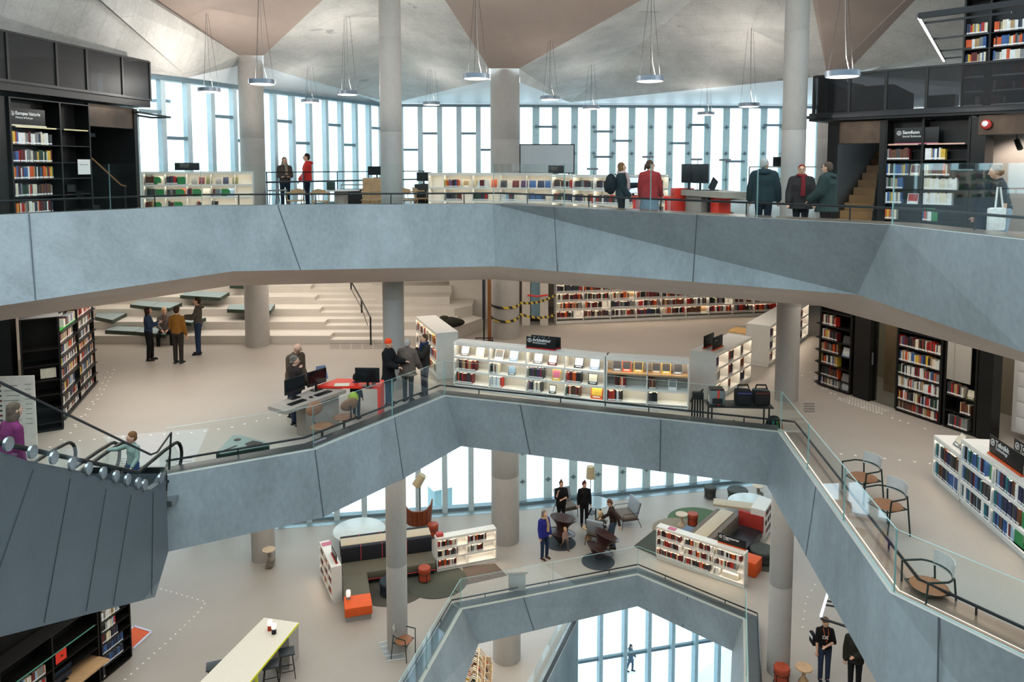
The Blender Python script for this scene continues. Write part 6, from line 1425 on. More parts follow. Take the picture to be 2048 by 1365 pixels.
q = mb(); q.bbox((0, 0, .05), (.22, .18, .1), .005); o = q.build('red_box', mat('red_box', '#b0433f', .6), None); o.matrix_world = c.M @ Matrix.Translation((.14, .18, 1.146)); tag(o, 'small red box on the bookcase right of the sofa', 'box')
# sofa itself
S0, S1 = h1(683, 1127, .42), h1(864, 1102, .42); S0.z = S1.z = 0; su = (S1 - S0); L = su.length; an = math.atan2(su.y, su.x)
r = thing('sofa', 'long olive seated sofa with a navy back and a wooden top board', 'sofa', S0, an)
q = mb(); q.bbox((L / 2, -.38, .3), (L, .78, .24), .05); q.build('seat', OLV, r)
q = mb(); q.bbox((.36, -1.35, .3), (.78, 1.2, .24), .05); q.build('seat', OLV, r)
q = mb(); q.box((L / 2, -.36, .1), (L - .1, .7, .14)); q.box((.36, -1.35, .1), (.7, 1.15, .14)); q.build('base', NAVY, r)
q = mb(); q.box((L / 2, -.765, .175), (L, .012, .02)); q.build('piping', mat('coral_piping', '#d84f52', .6), r)
q = mb(); q.bbox((L / 2, .09, .56), (L, .18, .66), .03); q.build('backrest', NAVY, r)
q = mb(); q.bbox((L / 2, .76, .56), (L, .16, .66), .03); q.build('backrest', NAVY, r)
q = mb(); q.bbox((L / 2, 1.15, .3), (L, .7, .24), .05); q.build('seat', NAVY, r)
for x in (.62, 1.3, 2.1):
    if x < L: q = mb(); q.bar((x, -.008, .42), (x, -.005, .9), .014); q.bar((x, -.0, .9), (x, .1, .9), .014); q.bar((x, .7, .9), (x, .84, .9), .014); q.build('piping', mat('coral_piping', '#d84f52', .6), r)
q = mb(); q.bbox((L / 2, .43, .87), (L, .5, .05), .005); q.build('top_board', CORK, r)
q = mb(); q.bbox((.36, -2.28, .29), (.78, .66, .26), .01); q.build('orange_end', ORG, r); q = mb(); q.box((.36, -2.28, .08), (.72, .6, .16)); q.build('base', GREYP, r)
p0 = S0 + Matrix.Rotation(an, 3, 'Z') @ V((.1, -2.1, .421)); r = thing('table_lamp', 'small white lamp on the orange end of the sofa', 'lamp', p0)
q = mb(); q.bbox((0, 0, .17), (.13, .13, .2), .05); q.build('shade', mat_emit('lamp_opal', '#fffaf2', .6), r); q = mb(); q.cyl((0, 0, 0), .06, .08, 16); q.build('base', GREYP, r)
p = z1(705, 1203); q = mb(); q.tube([(.25 * math.cos(a) + (.3 if a < 0 else 0), .16 * math.sin(a), .008) for a in [i * .4 for i in range(16)]] + [(-.4, .35, .01), (-.35, .5, .3)], .008, 6); tag(q.build('power_cable', BLKM, None, (p.x, p.y, 0)), 'black cable looped on the floor by the orange sofa end', 'cable')
p = h1(712, 1074, .55); r = thing('round_table', 'large pale round table behind the olive sofa', 'table', (p.x, p.y + .55, 0)); q = mb(); q.lathe([(0, .5), (.86, .5), (.9, .52), (.86, .55), (0, .55)], (0, 0, 0), 48); q.build('top', mat('pale_table', '#c3c9c6', .4, var=.03), r); q = mb(); q.cyl((0, 0, 0), .3, .5, 24); q.build('base', GREYP, r)
def stool(px, py, R, H, mt, label, name='stool', fm=None):
    p = z1(px, py); r = thing(name, label, 'stool', (p.x, p.y, 0))
    q = mb(); q.lathe([(0, .06), (R * .9, .06), (R * .92, H - .12), (0, H - .12)], (0, 0, 0), 36); q.build('body', mt, r)
    q = mb(); q.lathe([(0, H - .115), (R * .97, H - .115), (R, H - .09), (R, H - .03), (R * .93, H), (0, H)], (0, 0, 0), 36); q.build('cushion', mt, r)
    q = mb(); q.tube([(R * .96 * math.cos(a), R * .96 * math.sin(a), .012) for a in [i * PI / 12 for i in range(25)]], .012, 6); q.build('foot_ring', fm or RAIL, r); q = mb(); q.tube([(R * .96 * math.cos(a), R * .96 * math.sin(a), H * .62) for a in [i * PI / 12 for i in range(25)]], .008, 6); q.build('ring_frame', fm or RAIL, r)
    for k in range(4): a = k * PI / 2 + .5; q = mb(); q.tube([(R * .96 * math.cos(a), R * .96 * math.sin(a), .012), (R * .96 * math.cos(a), R * .96 * math.sin(a), H * .62)], .009, 6); q.build('leg', fm or RAIL, r)
    return r
stool(849, 1163, .2, .46, RSTL, 'rust red stool on the round rug in front of the sofa'); stool(866, 1073, .2, .46, RSTL, 'rust red stool behind the right sofa bookcase')
stool(785, 1186, .4, .42, PFB, 'navy round pouf partly behind the slim column', 'pouf'); stool(1420, 996, .24, .45, PFG, 'small dark stool by the frosted window', 'stool'); stool(1475, 1001, .4, .45, PFG, 'large dark grey pouf by the frosted window', 'pouf')
stool(1525, 1122, .42, .42, PFG, 'large dark pouf right of the low bookcase', 'pouf'); stool(1385, 1051, .2, .45, RSTL, 'rust red stool on the green rug'); stool(1563, 1368, .2, .46, RSTL, 'rust red stool at the bottom edge near the slim column')
def ptable(px, py, R, H, label, mt=None, name='side_table'):
    p = z1(px, py); r = thing(name, label, 'table', (p.x, p.y, 0)); q = mb(); q.lathe([(0, H - .025), (R, H - .025), (R, H), (0, H)], (0, 0, 0), 32); q.build('top', mt or mat('pale_wood_top', '#c4ad93', .5, var=.06), r)
    q = mb(); q.lathe([(R * .62, 0), (R * .6, .04), (R * .2, H * .4), (R * .22, H * .6), (R * .5, H - .026)], (0, 0, 0), 24); q.build('pedestal', mt or mat('pale_wood_top', '#c4ad93', .5), r); return r
ptable(1363, 1052, .22, .45, 'pale wooden mushroom table beside the red stool on the rug'); ptable(1176, 1078, .21, .42, 'oak hourglass stool beside the spinning chairs', OAK, 'hourglass_stool'); ptable(1607, 1366, .21, .42, 'oak hourglass stool at the bottom edge', OAK, 'hourglass_stool')
for px, py, lb in ((541, 1137, 'pale disc side table held by a grey stone figure near the wide column'), (1517, 1004, 'small wooden side table on a grey figure by the frosted window')):
    p = z1(px, py); r = thing('figure_table', lb, 'table', (p.x, p.y, 0))
    q = mb(); q.lathe([(0, .62), (.21, .62), (.21, .645), (0, .645)], (-.04, 0, 0), 28); q.build('top', mat('pale_wood_top', '#c4ad93', .5), r)
    q = mb(); q.ball((0, 0, .16), .16, 12, (.9, .8, 1)); q.ball((.05, -.02, .3), .13, 12); q.ball((-.06, .02, .06), .13, 10, (1, 1, .5)); q.tube([(0, 0, .3), (-.04, 0, .62)], [.07, .05], 10); q.build('figure', mat('grey_stone', '#7c7267', .7, var=.15), r)
    voxel(r.children[1] if len(r.children) > 1 else o, .02, 3) if False else None
# rugs
RUG = mat('dark_rug', '#4a4840', .95, var=.2, scale=90); RUG2 = mat('grey_green_rug', '#44473e', .95, var=.2, scale=90); RUG3 = mat('brown_striped_rug', '#5c4f45', .95, var=.2, scale=60); RUG4 = mat('green_rug', '#51664a', .95, var=.2, scale=70); RUG5 = mat('beige_rug', '#8d7f6c', .95, var=.15, scale=70)
def rug(px, py, R, mt, label, z=.004, sx=1): p = z1(px, py); o = MB().lathe([(0, 0), (R, 0), (R, .008), (0, .008)], (0, 0, 0), 48, sx).build('rug', mt, None, (p.x, p.y, z)); return tag(o, label, 'rug')
rug(785, 1172, 1.15, RUG, 'dark round rug under the navy pouf'); rug(872, 1163, 1.0, RUG2, 'grey green round rug under the rust stool', .013)
P_ = [z1(925, 1135), z1(990, 1128), z1(1014, 1152), z1(930, 1171)]; o = MB().prism([(p.x, p.y) for p in P_], .001, .01).build('rug', RUG3); tag(o, 'brown striped rug in front of the right sofa bookcase', 'rug')
rug(1398, 1044, 1.15, RUG4, 'green round rug behind the low bookcase'); rug(1358, 1062, .95, RUG5, 'beige round rug left of the sofa', .013)
P_ = [z1(1268, 1094), z1(1308, 1062), z1(1380, 1090), z1(1316, 1115)]; o = MB().prism([(p.x, p.y) for p in P_], .022, .03).build('rug', RUG2); tag(o, 'grey green woven rug left of the low bookcase', 'rug')
rug(1528, 1122, .72, RUG2, 'grey striped rug under the large pouf', .004); 
# ---- leather armchair, lamps
p = z1(838, 1060); r = thing('armchair', 'tan leather winged armchair with its back to the room', 'armchair', (p.x, p.y, 0), PI); r.scale = (1.15, 1.15, 1.22)
q = mb(); q.bbox((0, -.05, .36), (.62, .6, .16), .05); q.build('seat', LEA, r)
q = mb()
for i in range(8):
    a0_, a1_ = -1.5 + i * .375, -1.125 + i * .375; hh = lambda a: .72 + .26 * (abs(a) / 1.5) ** 2 if abs(a) > .5 else .75
    q.slab([(.36 * math.sin(a0_), .05 + .32 * math.cos(a0_), .28), (.36 * math.sin(a1_), .05 + .32 * math.cos(a1_), .28), (.42 * math.sin(a1_), .05 + .38 * math.cos(a1_), hh(a1_)), (.42 * math.sin(a0_), .05 + .38 * math.cos(a0_), hh(a0_))], .04)
q.build('shell', mat('cognac_leather', '#7a3d22', .4, var=.1, bump=.2), r)
for k in range(4): a = k * PI / 2 + .4; q = mb(); q.tube([(0, 0, .28), (0, 0, .1), (.3 * math.cos(a), .3 * math.sin(a), .02)], .018, 8); q.build('leg', RAIL, r)
def floor_lamp(px, py, d, bx, by, label, tilt):
    top = gd(px, py, d); b = V((gd(bx, by, d).x, d, 0)); r = thing('floor_lamp', label, 'lamp', b)
    hd = top - b; M3 = Matrix.Rotation(tilt, 3, 'Y'); sh = mat('shade_beige', '#b5a483', .6, var=.04)
    q = mb(); Rr, Hh = .17, .45
    vs = [V((0, 0, -Hh / 2)), V((0, 0, Hh / 2))]; q.tube([hd + M3 @ V((0, 0, -Hh / 2)), hd + M3 @ V((0, 0, Hh / 2))], [Rr, Rr * .85], 28, True); q.build('shade', sh, r)
    q = mb(); q.tube([hd + M3 @ V((0, 0, -Hh / 2 - .004)), hd + M3 @ V((0, 0, -Hh / 2 - .008))], Rr * .96, 28); q.build('diffuser', mat('lamp_disc_grey', '#8e979c', .4), r)
    q = mb(); q.tube([V((0, 0, .02)), V((0, 0, hd.z - .2)), hd + V((0, 0, -.1))], .016, 8); q.build('pole', RAIL, r); q = mb(); q.tube([hd + M3 @ V((-.19, 0, .05)), hd + M3 @ V((-.19, 0, -.28)), hd + M3 @ V((.19, 0, -.28)), hd + M3 @ V((.19, 0, .05))], .008, 6); q.build('bracket', RAIL, r)
    q = mb(); q.cyl((0, 0, 0), .2, .02, 28); q.build('base', RAIL, r)
floor_lamp(839, 961, 26.3, 840, 1040, 'tall floor lamp with a tilted beige shade by the leather armchair', .55); floor_lamp(1181, 945, 27.6, 1181, 1000, 'tall floor lamp with an upright beige shade behind the women in black', 0)
# ---- spinning chairs
def spin(px, py, tx, ty, label):
    p = z1(px, py); r = thing('spinning_chair', label, 'chair', (p.x, p.y, .012)); B = mat('spin_brown', '#3a2420', .35, var=.06)
    M = Matrix.Rotation(tx, 4, 'X') @ Matrix.Rotation(ty, 4, 'Y')
    prof = [(0, 0), (.06, .0), (.1, .03), (.43, .26), (.455, .275), (.45, .285), (.40, .275), (.2, .33), (.185, .42), (.25, .52), (.42, .66), (.44, .665), (.435, .68), (.40, .67), (.22, .55), (0, .47)]; prof = [(a_ * 1.08, b_ * 1.28) for a_, b_ in prof]
    q = mb(); q.lathe(prof, (0, 0, 0), 48); o = q.build('body', B, r)
    lo = min((M @ v.co).z for v in o.data.vertices); o.matrix_local = Matrix.Translation((0, 0, -lo)) @ M
    return r
spin(1120, 1087, -.12, .15, 'dark brown spinning top chair standing behind the toddler'); spin(1192, 1120, -.15, .42, 'dark brown spinning top chair tilted over near the glass')
for px, py, lb in ((1120, 1087, 'dark round mat under the chair behind the toddler'), (1196, 1124, 'dark round mat under the tilted spinning chair')): rug(px, py, .55, mat('dark_mat', '#30353a', .7), lb, .002)
# ---- wire armchairs, round table
def wire_chair(px, py, rz, label, w=.62):
    p = z1(px, py); r = thing('lounge_chair', label, 'chair', (p.x, p.y, 0), rz)
    q = mb(); q.bbox((0, 0, .38), (w, .6, .1), .03); q.build('seat', TAUPE, r)
    q = mb(); q.bbox((0, .32, .68), (w, .1, .5), .03, Matrix.Rotation(-.25, 3, 'X')); q.build('backrest', mat('grey_cushion', '#8d949a', .8, var=.05), r)
    q = mb(); q.box((0, 0, .31), (w + .04, .64, .03)); q.build('seat_pan', mat('brown_pan', '#4a3d35', .5), r)
    for x in (-1, 1):
        q = mb(); q.tube([(x * (w / 2 + .02), -.34, 0), (x * (w / 2 + .02), -.28, .56), (x * (w / 2 + .02), .3, .56), (x * (w / 2 + .02), .4, .9)], .012, 6); q.tube([(x * (w / 2 + .02), .28, .32), (x * (w / 2 + .03), .42, 0)], .012, 6); q.build('side_frame', RAIL, r)
    return r
wire_chair(1132, 1030, .4, 'wire framed lounge chair behind the first woman in black'); wire_chair(1252, 1048, -1.3, 'wire framed lounge chair with pale cushions right of the round table', .8); wire_chair(1196, 1084, 2.7, 'wire framed lounge chair holding the seated child')
p = z1(1193, 1050); r = thing('round_table', 'round glass topped table with black trestle legs', 'table', (p.x, p.y + .3, 0)); q = mb(); q.lathe([(0, .70), (.52, .70), (.52, .72), (0, .72)], (0, 0, 0), 40); q.build('top', mat('table_glass_grey', '#8fa0a6', .12, var=.03, spec=.7), r)
for k in range(3): a = k * 2.1 + .4; q = mb(); q.bar((.05 * math.cos(a), .05 * math.sin(a), .69), (.38 * math.cos(a), .38 * math.sin(a), .01), .05); q.build('leg', BLKM, r)
# ---- right sofa island
A_, B_ = z1(1311.6, 1118), z1(1488, 1179)
c = lcase('low white lit bookcase with the Tegneserier sign', A_, B_, 1.1, [.14, .47, .78], [.33, .335, .335]); g = 'books in the Tegneserier bookcase'
for b, lev, f, mx in ((0, 2, .88, 'fict'), (0, 1, .9, 'fict'), (0, 0, .95, 'warm'), (1, 2, .95, 'fict'), (1, 1, .97, 'fict'), (1, 0, .9, 'fict'), (2, 2, .92, 'fict'), (2, 1, .76, 'fict'), (2, 0, .18, 'light')): c.row(b, lev, mx, (.02, f), (.2, .25), f'{ordn(2-lev)} shelf, {ordn(b)} bay, Tegneserier case', g, w=(.016, .036), dep=.2)
q = mb(); q.bbox((0, 0, .09), (.5, .2, .17), .003); o = q.build('magazine_stack', PAGE, None); o.matrix_world = c.M @ Matrix.Translation((c.xs[2] + .52, .16, .142)); tag(o, 'pale stack of large flat books on the bottom shelf of the Tegneserier case', 'books')
sign(c.M @ Matrix.Translation((c.W * .83, .25, 1.125)), .92, .28, 'Tegneserier', 'Comics', 'black sign reading Tegneserier on an orange red strip', 'orange', fs=.11)
q = mb(); q.box((0, 0, .006), (.26, .2, .01)); o = q.build('red_folder', BM['pink'], None); o.matrix_world = c.M @ Matrix.Translation((.5, .16, 1.125)); tag(o, 'red folder lying on the Tegneserier bookcase', 'folder')
p = z1(1505, 1163); q = mb(); q.bbox((0, 0, .24), (.55, .6, .46), .01); o = q.build('orange_block', ORG, None, (p.x + .1, p.y + .55, 0), -.66); tag(o, 'orange upholstered block at the right end of the Tegneserier bookcase', 'block')
S0, S1 = h1(1420, 1080, .85), h1(1473, 1030, .85); S0.z = S1.z = 0; su = S1 - S0; L = su.length; an = math.atan2(su.y, su.x)
r = thing('sofa', 'taupe backed sofa with a speckled top board behind the Tegneserier case', 'sofa', S0, an)
q = mb(); q.bbox((L / 2, .0, .58), (L, .2, .6), .05, Matrix.Rotation(.0, 3, 'X')); q.build('backrest', TAUPE, r)
q = mb(); q.bbox((L / 2, -.48, .3), (L, .76, .24), .04); q.build('seat', DKS, r); q = mb(); q.box((L / 2, -.4, .1), (L - .1, .7, .16)); q.build('base', NAVY, r)
q = mb(); q.bbox((L / 2, .34, .87), (L + .05, .46, .05), .005); q.build('top_board', CORK, r)
q = mb(); q.bbox((L / 2, .66, .58), (L, .16, .6), .04); q.build('backrest', TAUPE, r); q = mb(); q.bbox((L * .3, 1.1, .3), (L * .55, .7, .22), .04); q.build('seat', BLUES, r)
for x in (.4, 1.1): q = mb(); q.bar((x, -.105, .45), (x, -.105, .86), .012); q.build('piping', mat('lime_piping', '#9aa860', .6), r)
q = mb(); q.bbox((L + .3, -.42, .62), (.16, .9, .6), .03); q.build('red_back', mat('red_fabric', '#9c2d24', .7, var=.05), r); q = mb(); q.bbox((L + .15, -.45, .3), (.4, .76, .24), .04); q.build('seat', DKS, r)
q = mb(); q.bbox((L + .85, .3, .8), (1.7, .5, .08), .005, Matrix.Rotation(-1.2, 3, 'Z')); q.build('top_board', CORK, r)
p = S0 + Matrix.Rotation(an, 3, 'Z') @ V((.62, -.42, .421)); r = thing('side_table', 'small round pale table standing on the dark seat', 'table', p); q = mb(); q.lathe([(0, .2), (.24, .2), (.24, .22), (0, .22)], (0, 0, 0), 28); q.build('top', mat('pale_wood_top', '#c4ad93', .5), r); q = mb(); q.lathe([(.16, 0), (.06, .05), (.06, .2)], (0, 0, 0), 20); q.build('foot', mat('spin_brown', '#3a2420', .35), r)
A_, B_ = z1(1522, 1086), z1(1541, 1064)
c = lcase('small white lit bookcase beside the red sofa back', A_ + V((.12, 0, 0)), B_ + (B_ - A_) * .15, 1.12, [.14, .47, .8], [1.0], D=.5)
for lev in range(3): c.row(0, lev, 'fict', (.02, .95), (.2, .25), f'{ordn(2-lev)} shelf, small case by red sofa back', 'books in the small case by the red sofa back', w=(.018, .036), dep=.2)
p = h1(1478, 1012, .5); r = thing('round_table', 'large pale round table beyond the taupe sofa', 'table', (p.x + .5, p.y + .2, 0)); q = mb(); q.lathe([(0, .5), (.8, .5), (.84, .52), (.8, .55), (0, .55)], (0, 0, 0), 48); q.build('top', mat('pale_table', '#c3c9c6', .4), r); q = mb(); q.cyl((0, 0, 0), .3, .5, 24); q.build('base', GREYP, r)
# ---- long high table with bar stools
T_ = [h1(528, 1236, .92), h1(597, 1246, .92)]; TB = [h1(395, 1370, .92), h1(490, 1376, .92)]
o0 = V((T_[0].x, T_[0].y, 0)); r = thing('high_table', 'long speckled high table with a yellow edge at the bottom of the picture', 'table', o0)
pl = [(T_[0].x - o0.x, T_[0].y - o0.y), (T_[1].x - o0.x, T_[1].y - o0.y), (TB[1].x - o0.x, TB[1].y - o0.y), (TB[0].x - o0.x, TB[0].y - o0.y)]
q = mb(); q.prism(pl, .88, .92); q.build('top', mat('terrazzo_top', '#d9d3c4', .45, var=.18, scale=50), r)
YEL = mat('yellow_edge', '#d6d52c', .5, var=.02); a, b = V((*pl[1], .9)), V((*pl[2], .9)); q = mb(); q.bar(a + V((.012, 0, 0)), b + V((.012, 0, 0)), .02, .045); q.build('edge_band', YEL, r)
du = (b - a).normalized(); q = mb(); q.bar(a + du * 2.0 + V((-.05, 0, -.9)), a + du * 2.0 + V((-.05, 0, -.03)), .06); q.build('leg', YEL, r)
q = mb(); e0_, e1_ = V((*pl[0], 0)), V((*pl[1], 0)); m0 = (e0_ + e1_) / 2; q.box((e1_ + du * .28 + V((-.22, 0, .44))), (.5, .5, .87), math.atan2(du.y, du.x)); q.build('end_cabinet', mat('pale_grey_cabinet', '#a8a19a', .5), r)
for px, py, rz, lb in ((573, 1303, .35, 'black bar stool nearest the end cabinet of the high table'), (541, 1328, .35, 'black bar stool tucked under the yellow edge'), (429, 1331, .35, 'dark bar stool on the far left side of the high table')):
    p = h1(px, py, .68); bar_stool((p.x, p.y, 0), rz, lb, mat('charcoal_seat', '#30363a', .5), BLKM, .66)
for px, py, cl, lb in ((540, 1261, '#a8432c', 'small white globe lamp with a red body on the high table'), (548, 1268, '#2a2d30', 'small white globe lamp with a black base on the high table')):
    p = h1(px, py, .92); r = thing('table_lamp', lb, 'lamp', (p.x, p.y, .921)); q = mb(); q.bbox((0, 0, .2), (.13, .13, .16), .06); q.build('shade', mat_emit('lamp_opal', '#fffaf2', .6), r); q = mb(); q.cyl((0, 0, 0), .06, .1, 16); q.build('base', cloth(cl), r)
# ---- black bookcase wall at lower left
KA, KB = z1(206, 1365) , z1(265, 1316); ku = (KB - KA).normalized()
c = Case('bookcase', 'black bookcase with red and white books at the lower left', KA, KB, 2.1, .42, 1, [.06, .35, .66, .95, 1.25, 1.55], BLK, .05, thick=.04); g = 'books in the lower left case'
for lev, mx, f in ((5, 'light', .7), (4, 'light', .55), (3, 'dark', .62), (2, 'blue', .8), (1, 'blue', .78), (0, 'dark', .1)): c.row(0, lev, mx, (0, f), (.2, .24), f'{ordn(5-lev)} shelf, lower left black case', g, w=(.018, .034) if mx != 'blue' else (.03, .034))
K2 = KA - ku * 2.75
c = Case('bookcase', 'black open bookcase with a wooden desk shelf at the lower left corner', K2, KA - ku * .05, 2.1, .5, 2, [.06, .42, 1.0, 1.3, 1.62], BLK, .05, thick=.04, colw=[.5, .5])
q = mb(); q.bbox((c.W * .76, -.02, .72), (c.W * .46, .62, .05), .005); q.build('desk_shelf', OAK, c.root)
for lev, f in ((3, .9), (2, .9), (1, .8)): c.row(0, lev, 'light', (.2, f), (.19, .25), f'{ordn(4-lev)} shelf, corner black case', 'books in the corner black case', w=(.02, .04))
q = mb(); q.box((c.W * .5, -.01, 1.64), (c.W * .9, .02, .012)); q.build('light_strip', mat('mint_strip', '#5fae94', .4), c.root)
o = monitor((0, 0, 0), 0, 'tilted dark touch screen on the wooden desk shelf', .5, .3, .05, mat('navy_screen', '#1b2a40', .2)); o.matrix_world = c.M @ Matrix.Translation((c.W * .62, .1, .746))
q = mb(); q.slab([(0, 0, 0), (.3, 0, 0), (.3, 0, .26), (0, 0, .26)], .006); o = q.build('red_sign', REDP, None); o.matrix_world = c.M @ Matrix.Translation((c.W * .52, -.02, 1.36)); tag(o, 'bright red hanging sign on the corner black case', 'sign'); q = mb(); q.box((.17, -.004, .13), (.05, .004, .05)); q.build('arrow_mark', BLKM, o)
P_ = [z1(262, 1250), z1(302, 1265), z1(262, 1302), z1(236, 1290)]; P_ = [z1(268, 1254), z1(303, 1265), z1(266, 1299), z1(232, 1285)]; q = mb(); q.prism([(p.x, p.y) for p in P_], .001, .014); o = q.build('orange_mat', ORG); tag(o, 'orange floor mat with a white border beside the lower left bookcase', 'mat')
q = mb()
for i in range(4): q.bar((*P_[i].xy, .012), (*P_[(i + 1) % 4].xy, .012), .06, .02)
q.build('border', mat('mat_border', '#c9cbe0', .6), o)
w0 = mb(); mid = (KA + KB) / 2; kn = V((-ku.y, ku.x, 0)); w0.box(KA - ku * 2.9 + kn * .3 + V((0, 0, 1.6)), (3.2, .1, 3.2), math.atan2(ku.y, ku.x)) if False else None
w0.box(KA - ku * 1.2 + kn * .6 + V((0, 0, 1.6)), (5.5, .1, 3.2), math.atan2(ku.y, ku.x)); struct(w0.build('wall_left', BLK), 'black steel wall behind the lower left bookcases')
# ---- small things
p = gz(1034, 1183, E - 12.85); r = thing('plinth', 'concrete block with a wooden top standing on the lower parapet', 'block', (p.x, p.y + .12, p.z + .003), .1); q = mb(); q.box((0, 0, .27), (.5, .22, .54)); q.build('block', CONB, r); q = mb(); q.box((0, 0, .57), (.64, .3, .06)); q.build('top_board', GREYW, r)
p = z1(803, 1318); cafe_chair((p.x + .05, p.y + .1, 0), 1.2, 'pale chair half hidden behind the parapet near the slim column')
q = mb()
gq = [(757, 1287), (796, 1278), (810, 1318), (774, 1323)]
q.poly([z1(*a) + V((0, 0, .003)) for a in gq])
gr = struct(q.build('floor_grilles', mat('grille_blue_grey', '#8b9091', .5, .2)), 'slanted grey floor grille beside the slim column')
q = mb()
for i in range(5): t = i / 4; q.bar(lerp(z1(*gq[0]), z1(*gq[3]), t) + V((0, 0, .006)), lerp(z1(*gq[1]), z1(*gq[2]), t) + V((0, 0, .006)), .025, .004)
q.build('grille_bar', mat('grille_light', '#c9c8c4', .5), gr)
q = mb(); a, b = V((-11.4, 26.0, .004)), V((-.6, 27.75, .004)); c_ = V((12.4, 30.7, .004))
for p0, p1 in ((a, b), (b, c_)): q.bar(p0, p1, .36, .006)
struct(q.build('floor_grilles', mat('convector_grille', '#8a9ba1', .35, .4)), 'grey convector strip along the foot of the windows')
r = thing('led_light_frame', 'white light bar on a black frame above the person in the black t-shirt', 'lamp', gd(1647, 1240, 15.0))
a, b = V((-.06, 0, .06)), gd(1660, 1203, 16.2) - r.location + V((0, 0, .05)); b.z = a.z + .02
q = mb(); q.bar(a, b, .05, .03); q.build('light_bar', mat_emit('led_bar_dim', '#dcdcf2', 1.0), r)
q = mb()
for t in (.95, .8, .65, .5, .38): q.bar(lerp(a, b, t) + V((0, 0, -.02)), lerp(a, b, t) + V((1.4, -.5, -.02)), .03)
q.bar(a + V((0, 0, -.03)), a + V((2.2, -1.5, -.03)), .04); q.build('bar', BLKM, r)
# ---- people on the lounge level
person('woman in a blue jacket with a beige scarf looking up', PL(1088, 1117), 40, 1.68, '#26297a', '#22304a', hair='#6f6459', hairstyle='bob', scarf='#a58d70', coat=.1, puff=.02, shoes='#3a2a20', legL=((20, -84), (180, -88)), legR=((-20, -86), (180, -88)))
person('woman in black with a topknot holding her hand to her mouth', PL(1122, 1049), 10, 1.66, '#131315', '#131316', hair='#4b3a2e', hairstyle='bun', fat=1.2, sleeve=.3, coat=.12, armL=((20, -70), (-60, -5)), armR=((-10, -60), (30, 70)))
person('woman in black with tied hair looking down', PL(1168, 1051), 5, 1.68, '#131214', '#141416', hair='#4b2a26', hairstyle='bun', fat=1.12, head=(20, 15), armL=((80, -80), (10, -80)), armR=((-80, -80), (-10, -80)))
person('man in a dark brown leather jacket with a hand on his hip', PL(1226, 1096), -95, 1.76, '#2f211c', '#3b4656', hair='#5d4536', lean=10, head=(0, 20), armL=((160, -50), (100, -70)), armR=((0, -60), (0, -20)), legL=((0, -84), (180, -80)), legR=((0, -75), (180, -86)), shoes='#2a201a')
person('toddler in a pink top walking by the spinning chair', PL(1130, 1100), 35, .80, '#9c7f78', '#5a5048', hair='#b58f68', child=True, legL=((0, -60), (0, -85)), legR=((180, -65), (180, -60)), shoes='#3a2c28', vox=.016)
p = z1(1200, 1083); person('seated blond child in dark clothes in the wire chair', (p.x, p.y, 0), 160, 1.3, '#6b6a5c', '#1a1a1c', hair='#c0a077', child=True, sit=True, dz=-.22, legL=((10, -10), (10, -80)), legR=((-10, -10), (-10, -80)), armL=((20, -50), (0, 0)), armR=((-20, -50), (0, 0)))
rt, inf = person('person in a black t-shirt with an orange lanyard looking down', PL(1647, 1362), -8, 1.72, '#131214', '#2a3346', hair='#5a432f', sleeve=.25, lanyard='#c05a32', head=(10, 30), shirt='#ffffff', armL=((40, -72), (-60, -10)), armR=((-50, -80), (-10, -75)), shoes='#1c2230')
M = Matrix(((1, 0, 0, -.11), (0, 0, -1, -.165), (0, 1, 0, 1.22), (0, 0, 0, 1)))
text('DE', .12, LABEL, rt, M, 'shirt_letters'); text('2', .1, LABEL, rt, Matrix(((1, 0, 0, .04), (0, 0, -1, -.165), (0, 1, 0, 1.14), (0, 0, 0, 1))), 'shirt_letters') if False else None
person('person in a dark olive jacket mostly hidden by the concrete beam', PL(1708, 1385), -30, 1.76, '#25231e', '#151618', hair='#3a2c22', coat=.12, puff=.03, armL=((30, -72), (-50, -10)), armR=((-60, -80), (-10, -75)), shirt='#111')
p = PL(1640, 1352); r = thing('shoulder_bag', 'small black and white bag at the hip of the person in the black t-shirt', 'bag', (p[0] - .2, p[1] + .04, .85)); q = mb(); q.bbox((0, 0, .14), (.1, .26, .28), .03); q.build('bag', cloth('#1c1a20'), r); q = mb(); q.box((-.052, 0, .2), (.004, .2, .08)); q.build('patch', LABEL, r)
# ================================================================ LOWEST LEVEL
pA, pB = gz(1156, 1241, E - 17.2), gz(1092, 1372, E - 17.2); du = (pB - pA).normalized(); dn = V((-du.y, du.x, 0))
if dn.x > 0: dn = -dn
pC = pB + du * 5; q = mb(); q.prism([(pA.x, pA.y), (pC.x, pC.y), ((pC + dn * .3).x, (pC + dn * .3).y), ((pA + dn * .3).x, (pA + dn * .3).y)], Z0 - 4, E - 17.2); struct(q.build('parapet', CON), 'concrete parapet beside the low window wall')
r = thing('glass_balustrade', 'glass balustrade on the lowest parapet by the windows', 'balustrade', pA); q = mb(); g0 = dn * .22; q.prism([(g0.x, g0.y), (pC - pA + g0).xy, ((pC - pA + g0 + dn * .02)).xy, (g0 + dn * .02).xy], .005, .85); q.build('glass_panel', GLS, r); q = mb(); q.bar(dn * .1 + V((0, 0, .02)), pC - pA + dn * .1 + V((0, 0, .02)), .12, .03); q.build('rail', RAIL, r)
